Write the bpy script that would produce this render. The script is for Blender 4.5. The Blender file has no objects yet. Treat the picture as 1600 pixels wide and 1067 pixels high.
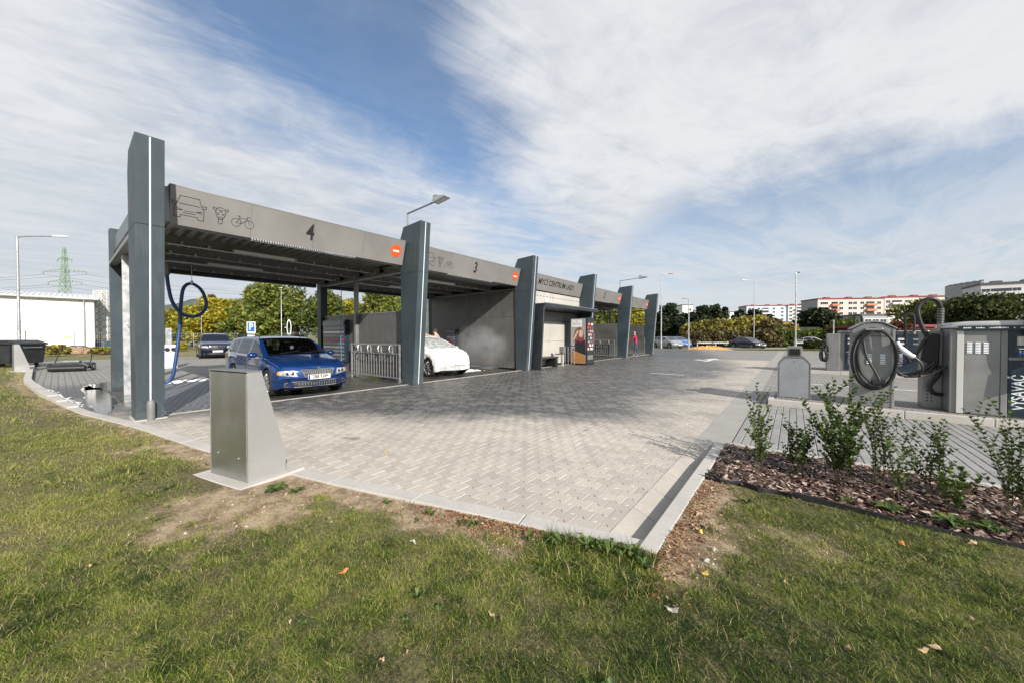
import bpy, math, random
import numpy as np
from mathutils import Vector, Matrix
from mathutils.bvhtree import BVHTree
PI = math.pi
R = math.radians
scene = bpy.context.scene
C = scene.collection
rnd = random.Random(7)

# ------------------------------------------------------------------ camera
CAM_H = 1.45
HEAD = R(38.207)
cam = bpy.data.cameras.new('camera')
cam.sensor_width = 36.0
cam.sensor_fit = 'HORIZONTAL'
cam.lens = 559.0 / 1600 * 36
cam.clip_start = 0.05
cam.clip_end = 4000
cam_o = bpy.data.objects.new('camera', cam)
C.objects.link(cam_o)
cam_o.location = (0, 0, CAM_H)
cam_o.rotation_euler = (R(90 - 0.871), 0, HEAD)
scene.camera = cam_o

# ------------------------------------------------------------------ light
SUN_EL = R(27.5)
SUN_XY = Vector((0.935, -0.355)).normalized()
sun_dir = Vector((SUN_XY.x * math.cos(SUN_EL), SUN_XY.y * math.cos(SUN_EL), math.sin(SUN_EL)))
sl = bpy.data.lights.new('sun', 'SUN')
sl.energy = 5.0
sl.angle = R(0.6)
sl.color = (1.0, 0.94, 0.85)
so = bpy.data.objects.new('sun', sl)
C.objects.link(so)
so.location = (20, -12, 30)
so.rotation_euler = sun_dir.to_track_quat('Z', 'Y').to_euler()

scene.view_settings.view_transform = 'Standard'
scene.view_settings.look = 'None'
scene.view_settings.exposure = 0.30
scene.view_settings.gamma = 1.0
scene.view_settings.use_curve_mapping = False
scene.render.engine = 'CYCLES'
scene.cycles.use_denoising = True
scene.cycles.max_bounces = 8
scene.cycles.transparent_max_bounces = 8
scene.cycles.caustics_reflective = False
scene.cycles.caustics_refractive = False


# ------------------------------------------------------------------ node expressions
class Ex:
    """a float socket or number with arithmetic that makes Math nodes"""
    def __init__(s, nt, v): s.nt, s.v = nt, v
    def _m(s, op, *a, clamp=False):
        n = s.nt.nodes.new('ShaderNodeMath'); n.operation = op; n.use_clamp = clamp
        for i, x in enumerate((s,) + a):
            x = x.v if isinstance(x, Ex) else x
            if isinstance(x, (int, float)): n.inputs[i].default_value = x
            else: s.nt.links.new(x, n.inputs[i])
        return Ex(s.nt, n.outputs[0])
    def __add__(s, o): return s._m('ADD', o)
    __radd__ = __add__
    def __sub__(s, o): return s._m('SUBTRACT', o)
    def __rsub__(s, o): return (s * -1) + o
    def __mul__(s, o): return s._m('MULTIPLY', o)
    __rmul__ = __mul__
    def __truediv__(s, o): return s._m('DIVIDE', o)
    def mx(s, o): return s._m('MAXIMUM', o)
    def mn(s, o): return s._m('MINIMUM', o)
    def abs(s): return s._m('ABSOLUTE')
    def pw(s, o): return s._m('POWER', o)
    def step(s, a, b):
        """smooth 0..1 from a to b"""
        n = s.nt.nodes.new('ShaderNodeMapRange'); n.interpolation_type = 'SMOOTHSTEP'
        s.nt.links.new(s.v, n.inputs['Value'])
        flip = a > b
        n.inputs['From Min'].default_value = min(a, b); n.inputs['From Max'].default_value = max(a, b)
        n.inputs['To Min'].default_value = 1.0 if flip else 0.0
        n.inputs['To Max'].default_value = 0.0 if flip else 1.0
        return Ex(s.nt, n.outputs['Result'])


def noise(nt, vec, scale, detail=4, rough=0.55, dist=0.0):
    n = nt.nodes.new('ShaderNodeTexNoise')
    n.inputs['Scale'].default_value = scale; n.inputs['Detail'].default_value = detail
    n.inputs['Roughness'].default_value = rough; n.inputs['Distortion'].default_value = dist
    if vec is not None: nt.links.new(vec, n.inputs['Vector'])
    return Ex(nt, n.outputs['Fac'])


def mixc(nt, f, a, b):
    n = nt.nodes.new('ShaderNodeMix'); n.data_type = 'RGBA'
    f = f.v if isinstance(f, Ex) else f
    if isinstance(f, (int, float)): n.inputs[0].default_value = f
    else: nt.links.new(f, n.inputs[0])
    for k, x in ((6, a), (7, b)):
        if isinstance(x, (tuple, list)): n.inputs[k].default_value = (*x[:3], 1)
        else: nt.links.new(x, n.inputs[k])
    return n.outputs[2]


def vec3(nt, x, y, z):
    n = nt.nodes.new('ShaderNodeCombineXYZ')
    for i, a in enumerate((x, y, z)):
        a = a.v if isinstance(a, Ex) else a
        if isinstance(a, (int, float)): n.inputs[i].default_value = a
        else: nt.links.new(a, n.inputs[i])
    return n.outputs[0]


def sep(nt, v):
    n = nt.nodes.new('ShaderNodeSeparateXYZ'); nt.links.new(v, n.inputs[0])
    return [Ex(nt, o) for o in n.outputs]


# ------------------------------------------------------------------ sky: physical sky and a high cloud deck by direction
W = bpy.data.worlds.new('World')
scene.world = W
W.use_nodes = True
nt = W.node_tree
nt.nodes.clear()
sky = nt.nodes.new('ShaderNodeTexSky')
sky.sky_type = 'NISHITA'
sky.sun_disc = False
sky.sun_elevation = SUN_EL
sky.sun_rotation = math.atan2(SUN_XY.x, SUN_XY.y)
sky.altitude = 250
sky.air_density = 1.0
sky.dust_density = 0.6
sky.ozone_density = 1.6
tc = nt.nodes.new('ShaderNodeTexCoord')
dx, dy, dz = sep(nt, tc.outputs['Generated'])
cs, sn = math.cos(HEAD), math.sin(HEAD)
fx = dx * cs + dy * sn                # to the right of the view heading
fy = dy * cs - dx * sn                # along the heading
az = fx._m('ARCTAN2', fy) * (180 / PI)
el = dz._m('ARCSINE') * (180 / PI)
zz = dz.mx(0.03)
pc = vec3(nt, fx / zz, fy / zz, 0.0)  # cloud deck plane
# deck coordinates turned and stretched so the fibres run in one direction
ct, st_ = math.cos(R(38)), math.sin(R(38))
ux = (fx / zz) * ct + (fy / zz) * st_
uy = (fy / zz) * ct - (fx / zz) * st_
fib = vec3(nt, ux * 0.5, uy * 1.9, 0.0)
n_big = noise(nt, pc, 0.55, 5, 0.55, 0.4)
n_fib = noise(nt, fib, 1.3, 10, 0.66, 0.9)
n_fine = noise(nt, pc, 3.2, 9, 0.65, 0.5)
wob = (n_fib - 0.5) * 17 + (n_big - 0.5) * 20 + (n_fine - 0.5) * 8
# left bank lies below a line falling gently to the right, right bank lies right of a steep line
left_edge = (az * -0.30 + 19.5) - el + (az + 40).mn(0) * -0.15
left = (left_edge + wob).step(-11, 11)
right_edge = (az + 3.0) - (el - 28) * -0.42
right = (right_edge + wob * 1.2).step(-12, 13) * (az + wob * 2).step(110, 60)
low_r = ((el - 17.5) + wob * 0.5).step(-6, 7)            # right bank thins out low over the houses
right = right * (low_r * 0.75 + 0.25 + (az + wob).step(26, 8)).mn(1)
back = n_big.step(0.42, 0.6) * (fy * -1).step(-0.1, 0.3)
wisp = (n_fib.step(0.50, 0.72)) * 0.45 + n_fine.step(0.5, 0.8) * 0.15
cover = left.mx(right).mx(back).mx(wisp).mx(n_big * 0.22 + n_fine * 0.08)
top_l = (el - 27).step(0, 14) * (az + 22).step(4, -14)   # streaky blue gaps high on the left
cover = cover * (1.0 - top_l * 0.30 * n_fib.step(0.62, 0.40))
cover = cover * (0.84 + 0.26 * n_fib)
hz = (el + wob * 0.30).step(27, 7)
cover = (cover.mx(hz * (0.62 + 0.6 * n_fib.step(.3, .65) * 0.6))).mn(0.96)
hsv = nt.nodes.new('ShaderNodeHueSaturation')
hsv.inputs['Saturation'].default_value = 1.16
hsv.inputs['Value'].default_value = 1.75
nt.links.new(sky.outputs[0], hsv.inputs['Color'])
shade = (n_fine * 0.35 + n_big * 0.45 + n_fib * .2 + (az - 5).step(-25, 25) * .07).step(0.36, 0.62)
c_cl = mixc(nt, shade, (6.2, 6.6, 7.3), (9.6, 9.7, 9.9))
c_cl = mixc(nt, hz * (0.85 - 0.4 * n_fib), c_cl, (6.9, 7.35, 7.9))
col = mixc(nt, cover, hsv.outputs[0], c_cl)
bg = nt.nodes.new('ShaderNodeBackground')
bg.inputs['Strength'].default_value = 0.072
nt.links.new(col, bg.inputs['Color'])
wo = nt.nodes.new('ShaderNodeOutputWorld')
nt.links.new(bg.outputs[0], wo.inputs['Surface'])


# ------------------------------------------------------------------ materials
M = {}
def mat(name, col, rough=0.6, metal=0.0, var=0.0, vs=3.0, bump=0.0, bs=40.0, spec=0.5, fn=None, coat=0.0, emit=None, trans=0.0):
    """plain principled surface whose colour, gloss and relief vary with object-space noise"""
    m = bpy.data.materials.new(name); m.use_nodes = True
    t = m.node_tree; b = t.nodes['Principled BSDF']
    b.inputs['Base Color'].default_value = (*col, 1)
    b.inputs['Roughness'].default_value = rough
    b.inputs['Metallic'].default_value = metal
    b.inputs['Specular IOR Level'].default_value = spec
    if coat:
        b.inputs['Coat Weight'].default_value = coat; b.inputs['Coat Roughness'].default_value = 0.04
    if trans:
        b.inputs['Transmission Weight'].default_value = trans
    if emit:
        b.inputs['Emission Color'].default_value = (*emit[0], 1); b.inputs['Emission Strength'].default_value = emit[1]
    co = t.nodes.new('ShaderNodeTexCoord').outputs['Object']
    if var:
        n = noise(t, co, vs, 6, 0.6)
        f = n.step(0.3, 0.7)
        c2 = tuple(c * (1 - var) for c in col); c3 = tuple(min(1, c * (1 + var)) for c in col)
        t.links.new(mixc(t, f, c2, c3), b.inputs['Base Color'])
        t.links.new((f * 0.16 + (rough - 0.08)).mx(0.02).v, b.inputs['Roughness'])
    if bump:
        n = noise(t, co, bs, 5, 0.6)
        bn = t.nodes.new('ShaderNodeBump'); bn.inputs['Strength'].default_value = bump; bn.inputs['Distance'].default_value = 0.01
        t.links.new(n.v, bn.inputs['Height']); t.links.new(bn.outputs[0], b.inputs['Normal'])
    if fn: fn(t, b, co)
    M.setdefault(name, m)
    return m


def add_bump(t, b, h, strength=0.5, dist=0.01):
    bn = t.nodes.new('ShaderNodeBump'); bn.inputs['Strength'].default_value = strength; bn.inputs['Distance'].default_value = dist
    t.links.new(h.v, bn.inputs['Height']); t.links.new(bn.outputs[0], b.inputs['Normal'])


def world_pos(t):
    g = t.nodes.new('ShaderNodeNewGeometry')
    return g.outputs['Position']


def wetness(t, p):
    """0 dry .. 1 wet: soaked paving in front of and inside the wash bays"""
    x, y, z = sep(t, p)
    n = noise(t, p, 0.55, 5, 0.6); n2 = noise(t, p, 3.0, 4, 0.6)
    d = x * -1.0 + (n - 0.5) * 3.4 + (n2 - 0.5) * 1.0 - (y * -1.0 + 6.2).mx(0) * 1.35 - (y - 19.0).mx(0) * 0.25
    return d.step(1.0, 3.3) * (x + (n - 0.5) * 3).step(-17.5, -15.0)


def paver_fn(per_object, base=(0.43, 0.392, 0.342)):
    def f(t, b, co):
        p = world_pos(t)
        if per_object: r = Ex(t, t.nodes.new('ShaderNodeObjectInfo').outputs['Random'])
        else: r = Ex(t, t.nodes.new('ShaderNodeNewGeometry').outputs['Random Per Island'])
        n1 = noise(t, p, 0.8, 4, 0.6); n2 = noise(t, p, 60, 6, 0.7); n3 = noise(t, p, 260, 3, 0.6)
        k = 0.86 + r * 0.15 + (n1 - 0.5) * 0.40 + (n2 - 0.5) * 0.42 + (n3 - 0.5) * 0.25
        c = mixc(t, k.step(0.45, 1.35), tuple(x * 0.60 for x in base), tuple(x * 1.42 for x in base))
        w = wetness(t, p)
        speck = n3.step(0.30, 0.62) * n2.step(0.35, 0.62)
        n4 = noise(t, p, 17, 3, 0.6)
        cw = mixc(t, (n2.step(0.46, 0.68) * 0.5 + r.pw(2.2) * 0.7 + n4.step(.5, .66) * 0.35) * speck.mx(0.35), (0.040, 0.040, 0.042), (0.36, 0.35, 0.335))  # pale specks paint in the glints on wet paver edges
        col = mixc(t, w * 0.93, c, cw)
        stain = noise(t, p, 2.3, 6, 0.7).step(0.62, 0.75)
        col = mixc(t, stain * 0.30, col, (0.20, 0.17, 0.13))
        px_, py_, pz_ = sep(t, p)
        trk = noise(t, vec3(t, px_ * 0.9, py_ * 0.10, 0.0), 2.2, 5, .6).step(.54, .70) * noise(t, p, 1.1, 4, .6).step(.35, .6)
        col = mixc(t, trk * 0.30, col, (0.15, 0.14, 0.125))
        oil = noise(t, p, 1.7, 2, .4).step(.73, .78)
        col = mixc(t, oil * 0.5, col, (0.06, 0.055, 0.05))
        t.links.new(col, b.inputs['Base Color'])
        t.links.new((0.88 - w * 0.40 - n2 * w * 0.12).v, b.inputs['Roughness'])
        add_bump(t, b, n2 * 0.6 + n3 * 0.5, 0.55, 0.004)
    return f


M['paver'] = mat('paver', (.3, .3, .3), .85, fn=paver_fn(False))
M['paver_one'] = mat('paver_one', (.3, .3, .3), .85, fn=paver_fn(True))
M['paver_grey'] = mat('paver_grey', (.3, .3, .3), .85, fn=paver_fn(False, (0.27, 0.265, 0.255)))
M['paver_grey_one'] = mat('paver_grey_one', (.3, .3, .3), .85, fn=paver_fn(True, (0.27, 0.265, 0.255)))


def far_paver(t, b, co):
    p = world_pos(t)
    br = t.nodes.new('ShaderNodeTexBrick')
    t.links.new(p, br.inputs['Vector'])
    br.inputs['Scale'].default_value = 1.0; br.inputs['Brick Width'].default_value = 0.2; br.inputs['Row Height'].default_value = 0.14
    br.inputs['Mortar Size'].default_value = 0.012; br.inputs['Mortar Smooth'].default_value = 0.4
    br.inputs['Color1'].default_value = (0.34, 0.322, 0.295, 1); br.inputs['Color2'].default_value = (0.25, 0.24, 0.222, 1)
    br.inputs['Mortar'].default_value = (0.13, 0.12, 0.105, 1)
    n1 = noise(t, p, 0.35, 5, 0.6); n2 = noise(t, p, 14, 5, 0.7)
    w = wetness(t, p)
    c = mixc(t, n1.step(.3, .7) * 0.35 + n2.step(.35, .7) * 0.35, br.outputs['Color'], (0.24, 0.228, 0.21))
    cw = mixc(t, n2.step(.5, .72), (0.06, 0.06, 0.063), (0.25, 0.245, 0.235))
    t.links.new(mixc(t, w * 0.9, c, cw), b.inputs['Base Color'])
    t.links.new((0.86 - w * 0.38).v, b.inputs['Roughness'])
    h = Ex(t, br.outputs['Fac']) * -1.0 + n2 * 0.8
    add_bump(t, b, h, 0.6, 0.01)
M['far_paver'] = mat('far_paver', (.3, .3, .3), .85, fn=far_paver)
M['joint_sand'] = mat('joint_sand', (0.125, 0.118, 0.075), .95, var=.5, vs=3, bump=.6, bs=200)


def concrete(base, wet=False):
    def f(t, b, co):
        p = world_pos(t)
        n1 = noise(t, p, 1.4, 6, 0.65); n2 = noise(t, p, 35, 6, 0.7); n3 = noise(t, p, 220, 3, .6)
        k = (n1 - 0.5) * 0.9 + (n2 - 0.5) * 0.6 + (n3 - .5) * .3 + 0.5
        c = mixc(t, k.mx(0).mn(1), tuple(x * 0.68 for x in base), tuple(x * 1.28 for x in base))
        st = noise(t, p, 5, 7, 0.75).step(0.60, 0.72)
        t.links.new(mixc(t, st * 0.35, c, (0.17, 0.15, 0.115)), b.inputs['Base Color'])
        if wet: t.links.new((n1.step(0.38, 0.62) * 0.45 + 0.10).v, b.inputs['Roughness'])
        add_bump(t, b, n2 + n3, 0.4 if not wet else 0.12, 0.003)
    return f
M['kerb'] = mat('kerb_concrete', (.4, .4, .4), .9, fn=concrete((0.50, 0.475, 0.435)))
M['kerb_dark'] = mat('kerb_weathered', (.4, .4, .4), .9, fn=concrete((0.27, 0.255, 0.235)))
M['wet_floor'] = mat('wet_concrete', (.1, .1, .1), .3, fn=concrete((0.085, 0.080, 0.072), True))
M['white_paint'] = mat('white_paint', (0.72, 0.72, 0.70), .7, var=.12, vs=30)
M['white_line'] = mat('worn_line_paint', (0.62, 0.62, 0.60), .8, var=.3, vs=25)


def soil_fn(t, b, co):
    p = world_pos(t)
    n0 = noise(t, p, 0.9, 5, .6); n1 = noise(t, p, 5, 6, .7); n2 = noise(t, p, 45, 6, .75); n3 = noise(t, p, 180, 3, .6)
    c = mixc(t, n1.step(.35, .65), (0.30, 0.205, 0.125), (0.64, 0.49, 0.32))
    c = mixc(t, n2.step(.45, .72) * .7, c, (0.11, 0.075, 0.045))
    at = t.nodes.new('ShaderNodeAttribute'); at.attribute_name = 'bare'
    th = mixc(t, n2.step(.35, .65), (0.060, 0.052, 0.022), (0.25, 0.215, 0.095))
    bare = (Ex(t, at.outputs['Fac']) + (n1 - .5) * 1.3 + (n2 - .5) * .9).step(.28, .72)
    c = mixc(t, bare, th, c)
    c = mixc(t, n3.step(.6, .75) * .5, c, (0.48, 0.38, 0.24))
    t.links.new(c, b.inputs['Base Color'])
    add_bump(t, b, n2 + n3 * .6, 0.9, 0.02)
M['soil'] = mat('lawn_soil', (.2, .15, .1), .95, fn=soil_fn)


def field_fn(t, b, co):
    p = world_pos(t)
    n0 = noise(t, p, 0.05, 5, .6); n1 = noise(t, p, 0.8, 6, .7); n2 = noise(t, p, 8, 6, .75)
    c = mixc(t, n1.step(.35, .65), (0.085, 0.105, 0.03), (0.19, 0.18, 0.07))
    c = mixc(t, n0.step(.45, .6) * .7, c, (0.26, 0.21, 0.12))
    c = mixc(t, n2.step(.5, .7) * .5, c, (0.05, 0.065, 0.02))
    t.links.new(c, b.inputs['Base Color'])
    add_bump(t, b, n2, 0.8, 0.05)
M['field'] = mat('rough_grass_ground', (.1, .1, .05), .95, fn=field_fn)


def leaf_mat(name, c_dark, c_light, attr=True, trans=0.35, rough=0.55):
    m = bpy.data.materials.new(name); m.use_nodes = True
    t = m.node_tree; b = t.nodes['Principled BSDF']
    a = t.nodes.new('ShaderNodeAttribute'); a.attribute_name = 'tint'
    f = Ex(t, a.outputs['Fac'])
    c = mixc(t, f, c_dark, c_light)
    t.links.new(c, b.inputs['Base Color']); b.inputs['Roughness'].default_value = rough
    b.inputs['Specular IOR Level'].default_value = 0.35
    tr = t.nodes.new('ShaderNodeBsdfTranslucent'); t.links.new(c, tr.inputs['Color'])
    mx = t.nodes.new('ShaderNodeMixShader'); mx.inputs[0].default_value = trans
    out = t.nodes['Material Output']
    t.links.new(b.outputs[0], mx.inputs[1]); t.links.new(tr.outputs[0], mx.inputs[2]); t.links.new(mx.outputs[0], out.inputs['Surface'])
    return m


def tint3(name, c0, c1, c2, trans=0.3):
    m = leaf_mat(name, c0, c1, trans=trans)
    t = m.node_tree; b = t.nodes['Principled BSDF']
    a = [n for n in t.nodes if n.type == 'ATTRIBUTE'][0]; f = Ex(t, a.outputs['Fac'])
    c = mixc(t, f.step(0.0, 0.5), c0, c1); c = mixc(t, f.step(0.5, 1.0), c, c2)
    tr = [n for n in t.nodes if n.type == 'BSDF_TRANSLUCENT'][0]
    t.links.new(c, b.inputs['Base Color']); t.links.new(c, tr.inputs['Color'])
    return m


# ------------------------------------------------------------------ mesh builder
class MB:
    def __init__(s, off=(0, 0, 0)): s.v, s.f, s.o = [], [], off
    def add(s, vs, fs):
        n = len(s.v); o = s.o
        s.v += [(p[0] + o[0], p[1] + o[1], p[2] + o[2]) for p in vs]
        s.f += [tuple(i + n for i in q) for q in fs]; return s
    def box(s, x0, x1, y0, y1, z0, z1):
        return s.add([(x0, y0, z0), (x1, y0, z0), (x1, y1, z0), (x0, y1, z0), (x0, y0, z1), (x1, y0, z1), (x1, y1, z1), (x0, y1, z1)],
                     [(0, 3, 2, 1), (4, 5, 6, 7), (0, 1, 5, 4), (1, 2, 6, 5), (2, 3, 7, 6), (3, 0, 4, 7)])
    def prism(s, poly, a, b, ax='y'):
        """poly in the two other axes (y: (x,z), x: (y,z), z: (x,y)), extruded from a to b"""
        k = len(poly)
        def P(q, h):
            return (q[0], h, q[1]) if ax == 'y' else ((h, q[0], q[1]) if ax == 'x' else (q[0], q[1], h))
        vs = [P(q, a) for q in poly] + [P(q, b) for q in poly]
        fs = [tuple(range(k - 1, -1, -1)), tuple(range(k, 2 * k))] + [(i, (i + 1) % k, k + (i + 1) % k, k + i) for i in range(k)]
        return s.add(vs, fs)
    def tube(s, pts, r, n=8, caps=True, ridge=0):
        pts = [Vector(p) for p in pts]; m = len(pts)
        rr = [r] * m if isinstance(r, (int, float)) else list(r)
        vs, fs = [], []
        t0 = (pts[1] - pts[0]).normalized()
        up = Vector((0, 0, 1)) if abs(t0.z) < 0.9 else Vector((1, 0, 0))
        a = t0.cross(up).normalized()
        for i in range(m):
            t = (pts[min(i + 1, m - 1)] - pts[max(i - 1, 0)]).normalized()
            a = (a - t * a.dot(t)).normalized(); bb = t.cross(a)
            q = rr[i] * (1 + (ridge if i % 2 else 0))
            for k in range(n):
                w = 2 * PI * k / n
                p = pts[i] + (a * math.cos(w) + bb * math.sin(w)) * q
                vs.append(tuple(p))
        for i in range(m - 1):
            for k in range(n):
                fs.append((i * n + k, i * n + (k + 1) % n, (i + 1) * n + (k + 1) % n, (i + 1) * n + k))
        if caps: fs += [tuple(range(n - 1, -1, -1)), tuple(range((m - 1) * n, m * n))]
        return s.add(vs, fs)
    def bar(s, p0, p1, w, h=None):
        """square bar between two points"""
        h = h or w
        p0, p1 = Vector(p0), Vector(p1); t = (p1 - p0).normalized()
        up = Vector((0, 0, 1)) if abs(t.z) < 0.95 else Vector((1, 0, 0))
        a = t.cross(up).normalized() * w / 2; b = a.cross(t).normalized() * h / 2
        vs = [tuple(p + i * a + j * b) for p in (p0, p1) for i, j in ((-1, -1), (1, -1), (1, 1), (-1, 1))]
        return s.add(vs, [(3, 2, 1, 0), (4, 5, 6, 7), (0, 1, 5, 4), (1, 2, 6, 5), (2, 3, 7, 6), (3, 0, 4, 7)])
    def disc(s, c, r, ax, th, n=24, r2=None):
        """short cylinder with its axis along ax ('x','y','z')"""
        d = {'x': Vector((1, 0, 0)), 'y': Vector((0, 1, 0)), 'z': Vector((0, 0, 1))}[ax] * th / 2
        c = Vector(c)
        return s.tube([c - d, c + d], [r, r2 if r2 else r], n)
    def ball(s, c, rx, ry=None, rz=None, nu=12, nv=8):
        ry = ry or rx; rz = rz or rx
        vs = [(c[0], c[1], c[2] - rz)]
        for j in range(1, nv):
            t = -PI / 2 + PI * j / nv
            for i in range(nu):
                w = 2 * PI * i / nu
                vs.append((c[0] + rx * math.cos(t) * math.cos(w), c[1] + ry * math.cos(t) * math.sin(w), c[2] + rz * math.sin(t)))
        vs.append((c[0], c[1], c[2] + rz)); fs = []
        for i in range(nu):
            fs.append((0, 1 + (i + 1) % nu, 1 + i))
            fs.append((len(vs) - 1, 1 + (nv - 2) * nu + i, 1 + (nv - 2) * nu + (i + 1) % nu))
            for j in range(nv - 2):
                a = 1 + j * nu + i; b = 1 + j * nu + (i + 1) % nu
                fs.append((a, b, b + nu, a + nu))
        return s.add(vs, fs)
    def mesh(s, name, m=None, smooth=False):
        me = bpy.data.meshes.new(name); me.from_pydata(s.v, [], s.f)
        if m: me.materials.append(m)
        if smooth: me.shade_smooth()
        me.update(); return me
    def build(s, name, m=None, parent=None, smooth=False, bevel=0.0, kind=None, label=None, seg=2):
        if isinstance(m, str): m = M[m]
        o = bpy.data.objects.new(name, s.mesh(name, m, smooth)); C.objects.link(o)
        if parent: o.parent = parent
        if bevel:
            b = o.modifiers.new('bevel', 'BEVEL'); b.width = bevel; b.segments = seg; b.limit_method = 'ANGLE'; b.angle_limit = R(40)
            b.harden_normals = False
        if smooth and not bevel:
            try: o.data.set_sharp_from_angle(angle=R(42))
            except Exception: pass
        if kind: o['kind'] = kind
        if label: o['label'] = label
        return o


def thing(name, label, cat, loc=(0, 0, 0), rz=0.0, group=None):
    o = bpy.data.objects.new(name, None); C.objects.link(o)
    o.empty_display_size = 0.2
    o.location = loc; o.rotation_euler = (0, 0, rz)
    o['label'] = label; o['category'] = cat
    if group: o['group'] = group
    return o


def tag(o, label, cat, group=None):
    o['label'] = label; o['category'] = cat
    if group: o['group'] = group
    return o


def dup(root, loc, rz, label, group=None):
    """copy of a thing with its parts and sub-parts"""
    r = root.copy(); C.objects.link(r); r.location = loc; r.rotation_euler = (0, 0, rz); r['label'] = label
    if group: r['group'] = group
    for ch in list(root.children):
        c = ch.copy(); C.objects.link(c); c.parent = r
        for g in list(ch.children):
            d = g.copy(); C.objects.link(d); d.parent = c
    return r


def spot(px, depth, z=0.0):
    """ground point seen at the photograph's column px, at a distance measured along the view heading"""
    lat = (px - 800) / 559.0 * depth
    return Vector((-sn * depth + cs * lat, cs * depth + sn * lat, z))


def rise(py, depth):
    """height of something whose edge shows at row py, at that distance"""
    return CAM_H + (525.0 - py) * depth / 559.0


def text_mesh(s, size=1.0, bold=0.0, squeeze=1.0, align='CENTER'):
    cu = bpy.data.curves.new('lettering', 'FONT'); cu.body = s; cu.size = size; cu.align_x = align; cu.align_y = 'CENTER'
    cu.offset = bold; cu.resolution_u = 3
    o = bpy.data.objects.new('lettering', cu); C.objects.link(o)
    dg = bpy.context.evaluated_depsgraph_get(); me = bpy.data.meshes.new_from_object(o.evaluated_get(dg))
    vs = [(v.co.x * squeeze, v.co.y) for v in me.vertices]; fs = [tuple(p.vertices) for p in me.polygons]
    bpy.data.objects.remove(o); bpy.data.curves.remove(cu); bpy.data.meshes.remove(me)
    return vs, fs


def put_text(s, fn, m, parent, size, bold=0.0, squeeze=1.0, name='lettering'):
    """flat print: fn maps the (u, v) of a letter outline to a point on the surface"""
    vs, fs = text_mesh(s, size, bold, squeeze)
    b = MB(); b.add([fn(*p) for p in vs], fs)
    return b.build(name, m, parent)


def stroke(b, pts, w, fn, closed=False):
    """line drawing as thin ribbons, mapped on a surface by fn(u, v)"""
    n = len(pts); rng = range(n if closed else n - 1)
    for i in rng:
        p = Vector(pts[i]); q = Vector(pts[(i + 1) % n]); d = (q - p)
        if d.length < 1e-6: continue
        d.normalize(); nn = Vector((-d.y, d.x)) * w / 2; e = d * w / 2.2
        b.add([fn(*(p - nn - e)), fn(*(q - nn + e)), fn(*(q + nn + e)), fn(*(p + nn - e))], [(0, 1, 2, 3)])
    return b


def streaks(amount, tone=(.5, .5, .48)):
    """rain streaks, lime and splash dirt running down a panel"""
    def f(t, b, co):
        p = world_pos(t); x, y, z = sep(t, p)
        n = noise(t, vec3(t, x * 9, y * 9, z * .45), 1.6, 6, .65); m = noise(t, p, 1.1, 4, .6)
        k = n.step(.50, .74) * m.step(.35, .65) * amount
        low = z.step(.55, .0) * noise(t, p, 9, 5, .7).step(.40, .62) * amount * 1.3
        i = b.inputs['Base Color']
        src = i.links[0].from_socket if i.links else tuple(i.default_value)[:3]
        t.links.new(mixc(t, (k + low).mn(.8), src, tone), i)
    return f


# common materials
M['slate'] = mat('slate_panel', (0.050, 0.068, 0.080), .50, spec=.28, metal=.0, var=.14, vs=1.1, bump=.10, bs=4, fn=streaks(.16, (.20, .21, .21)))
M['slate_dark'] = mat('dark_slate_panel', (0.035, 0.042, 0.048), .45, metal=.2, var=.12, vs=2)
M['fascia'] = mat('fascia_aluminium', (0.255, 0.248, 0.238), .46, metal=.25, var=.08, vs=.8, bump=.08, bs=3, fn=streaks(.20, (.16, .155, .145)))
M['strip'] = mat('light_strip_cover', (0.80, 0.83, 0.86), .25, var=.06, vs=6)
M['black'] = mat('black_print', (0.012, 0.012, 0.013), .6)
M['rubber'] = mat('black_rubber', (0.016, 0.016, 0.017), .42, var=.3, vs=9)
M['orange'] = mat('orange_red_sign', (0.80, 0.095, 0.02), .45)
M['white'] = mat('white_coating', (0.78, 0.78, 0.77), .5, var=.05, vs=2)
M['galv'] = mat('galvanised_steel', (0.50, 0.51, 0.52), .42, metal=.7, var=.16, vs=7)
M['steel'] = mat('brushed_steel', (0.42, 0.42, 0.41), .38, metal=.8, var=.10, vs=3)
M['steel_dull'] = mat('dull_grey_steel', (0.25, 0.252, 0.25), .45, metal=.35, var=.10, vs=2.5)
M['grey_metal'] = mat('grey_powder_coat', (0.20, 0.205, 0.205), .5, metal=.2, var=.08, vs=3)
M['wall_grey'] = mat('grey_wall_panel', (0.115, 0.113, 0.107), .42, var=.20, vs=1.3, bump=.08, bs=5, fn=streaks(.55, (.26, .245, .215)))
M['wall_warm'] = mat('warm_grey_panel', (0.46, 0.445, 0.41), .6, var=.07, vs=1.5)
M['deck'] = mat('deck_sheet', (0.34, 0.33, 0.31), .45, metal=.4, var=.14, vs=3)
M['navy'] = mat('navy_panel', (0.018, 0.032, 0.050), .3, var=.1, vs=3)
M['glass_dark'] = mat('dark_window_glass', (0.012, 0.014, 0.016), .05, spec=.8)
M['blue_hose'] = mat('blue_hose', (0.018, 0.062, 0.19), .38, var=.2, vs=8)
M['red'] = mat('red_plastic', (0.42, 0.02, 0.02), .4)
# ================================================================== GROUND
KL = [(-140, -3.0), (-60, -2.2), (-33.3, -0.9), (-23.9, -0.78), (-18.8, -0.68), (-14.45, -0.30), (-10.62, 0.21), (-8.18, 0.75),
      (-5.97, 1.10), (-4.3, 1.45), (-3.7, 1.60), (-2.27, 2.01), (-1.22, 2.30), (-0.69, 2.42)]


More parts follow.
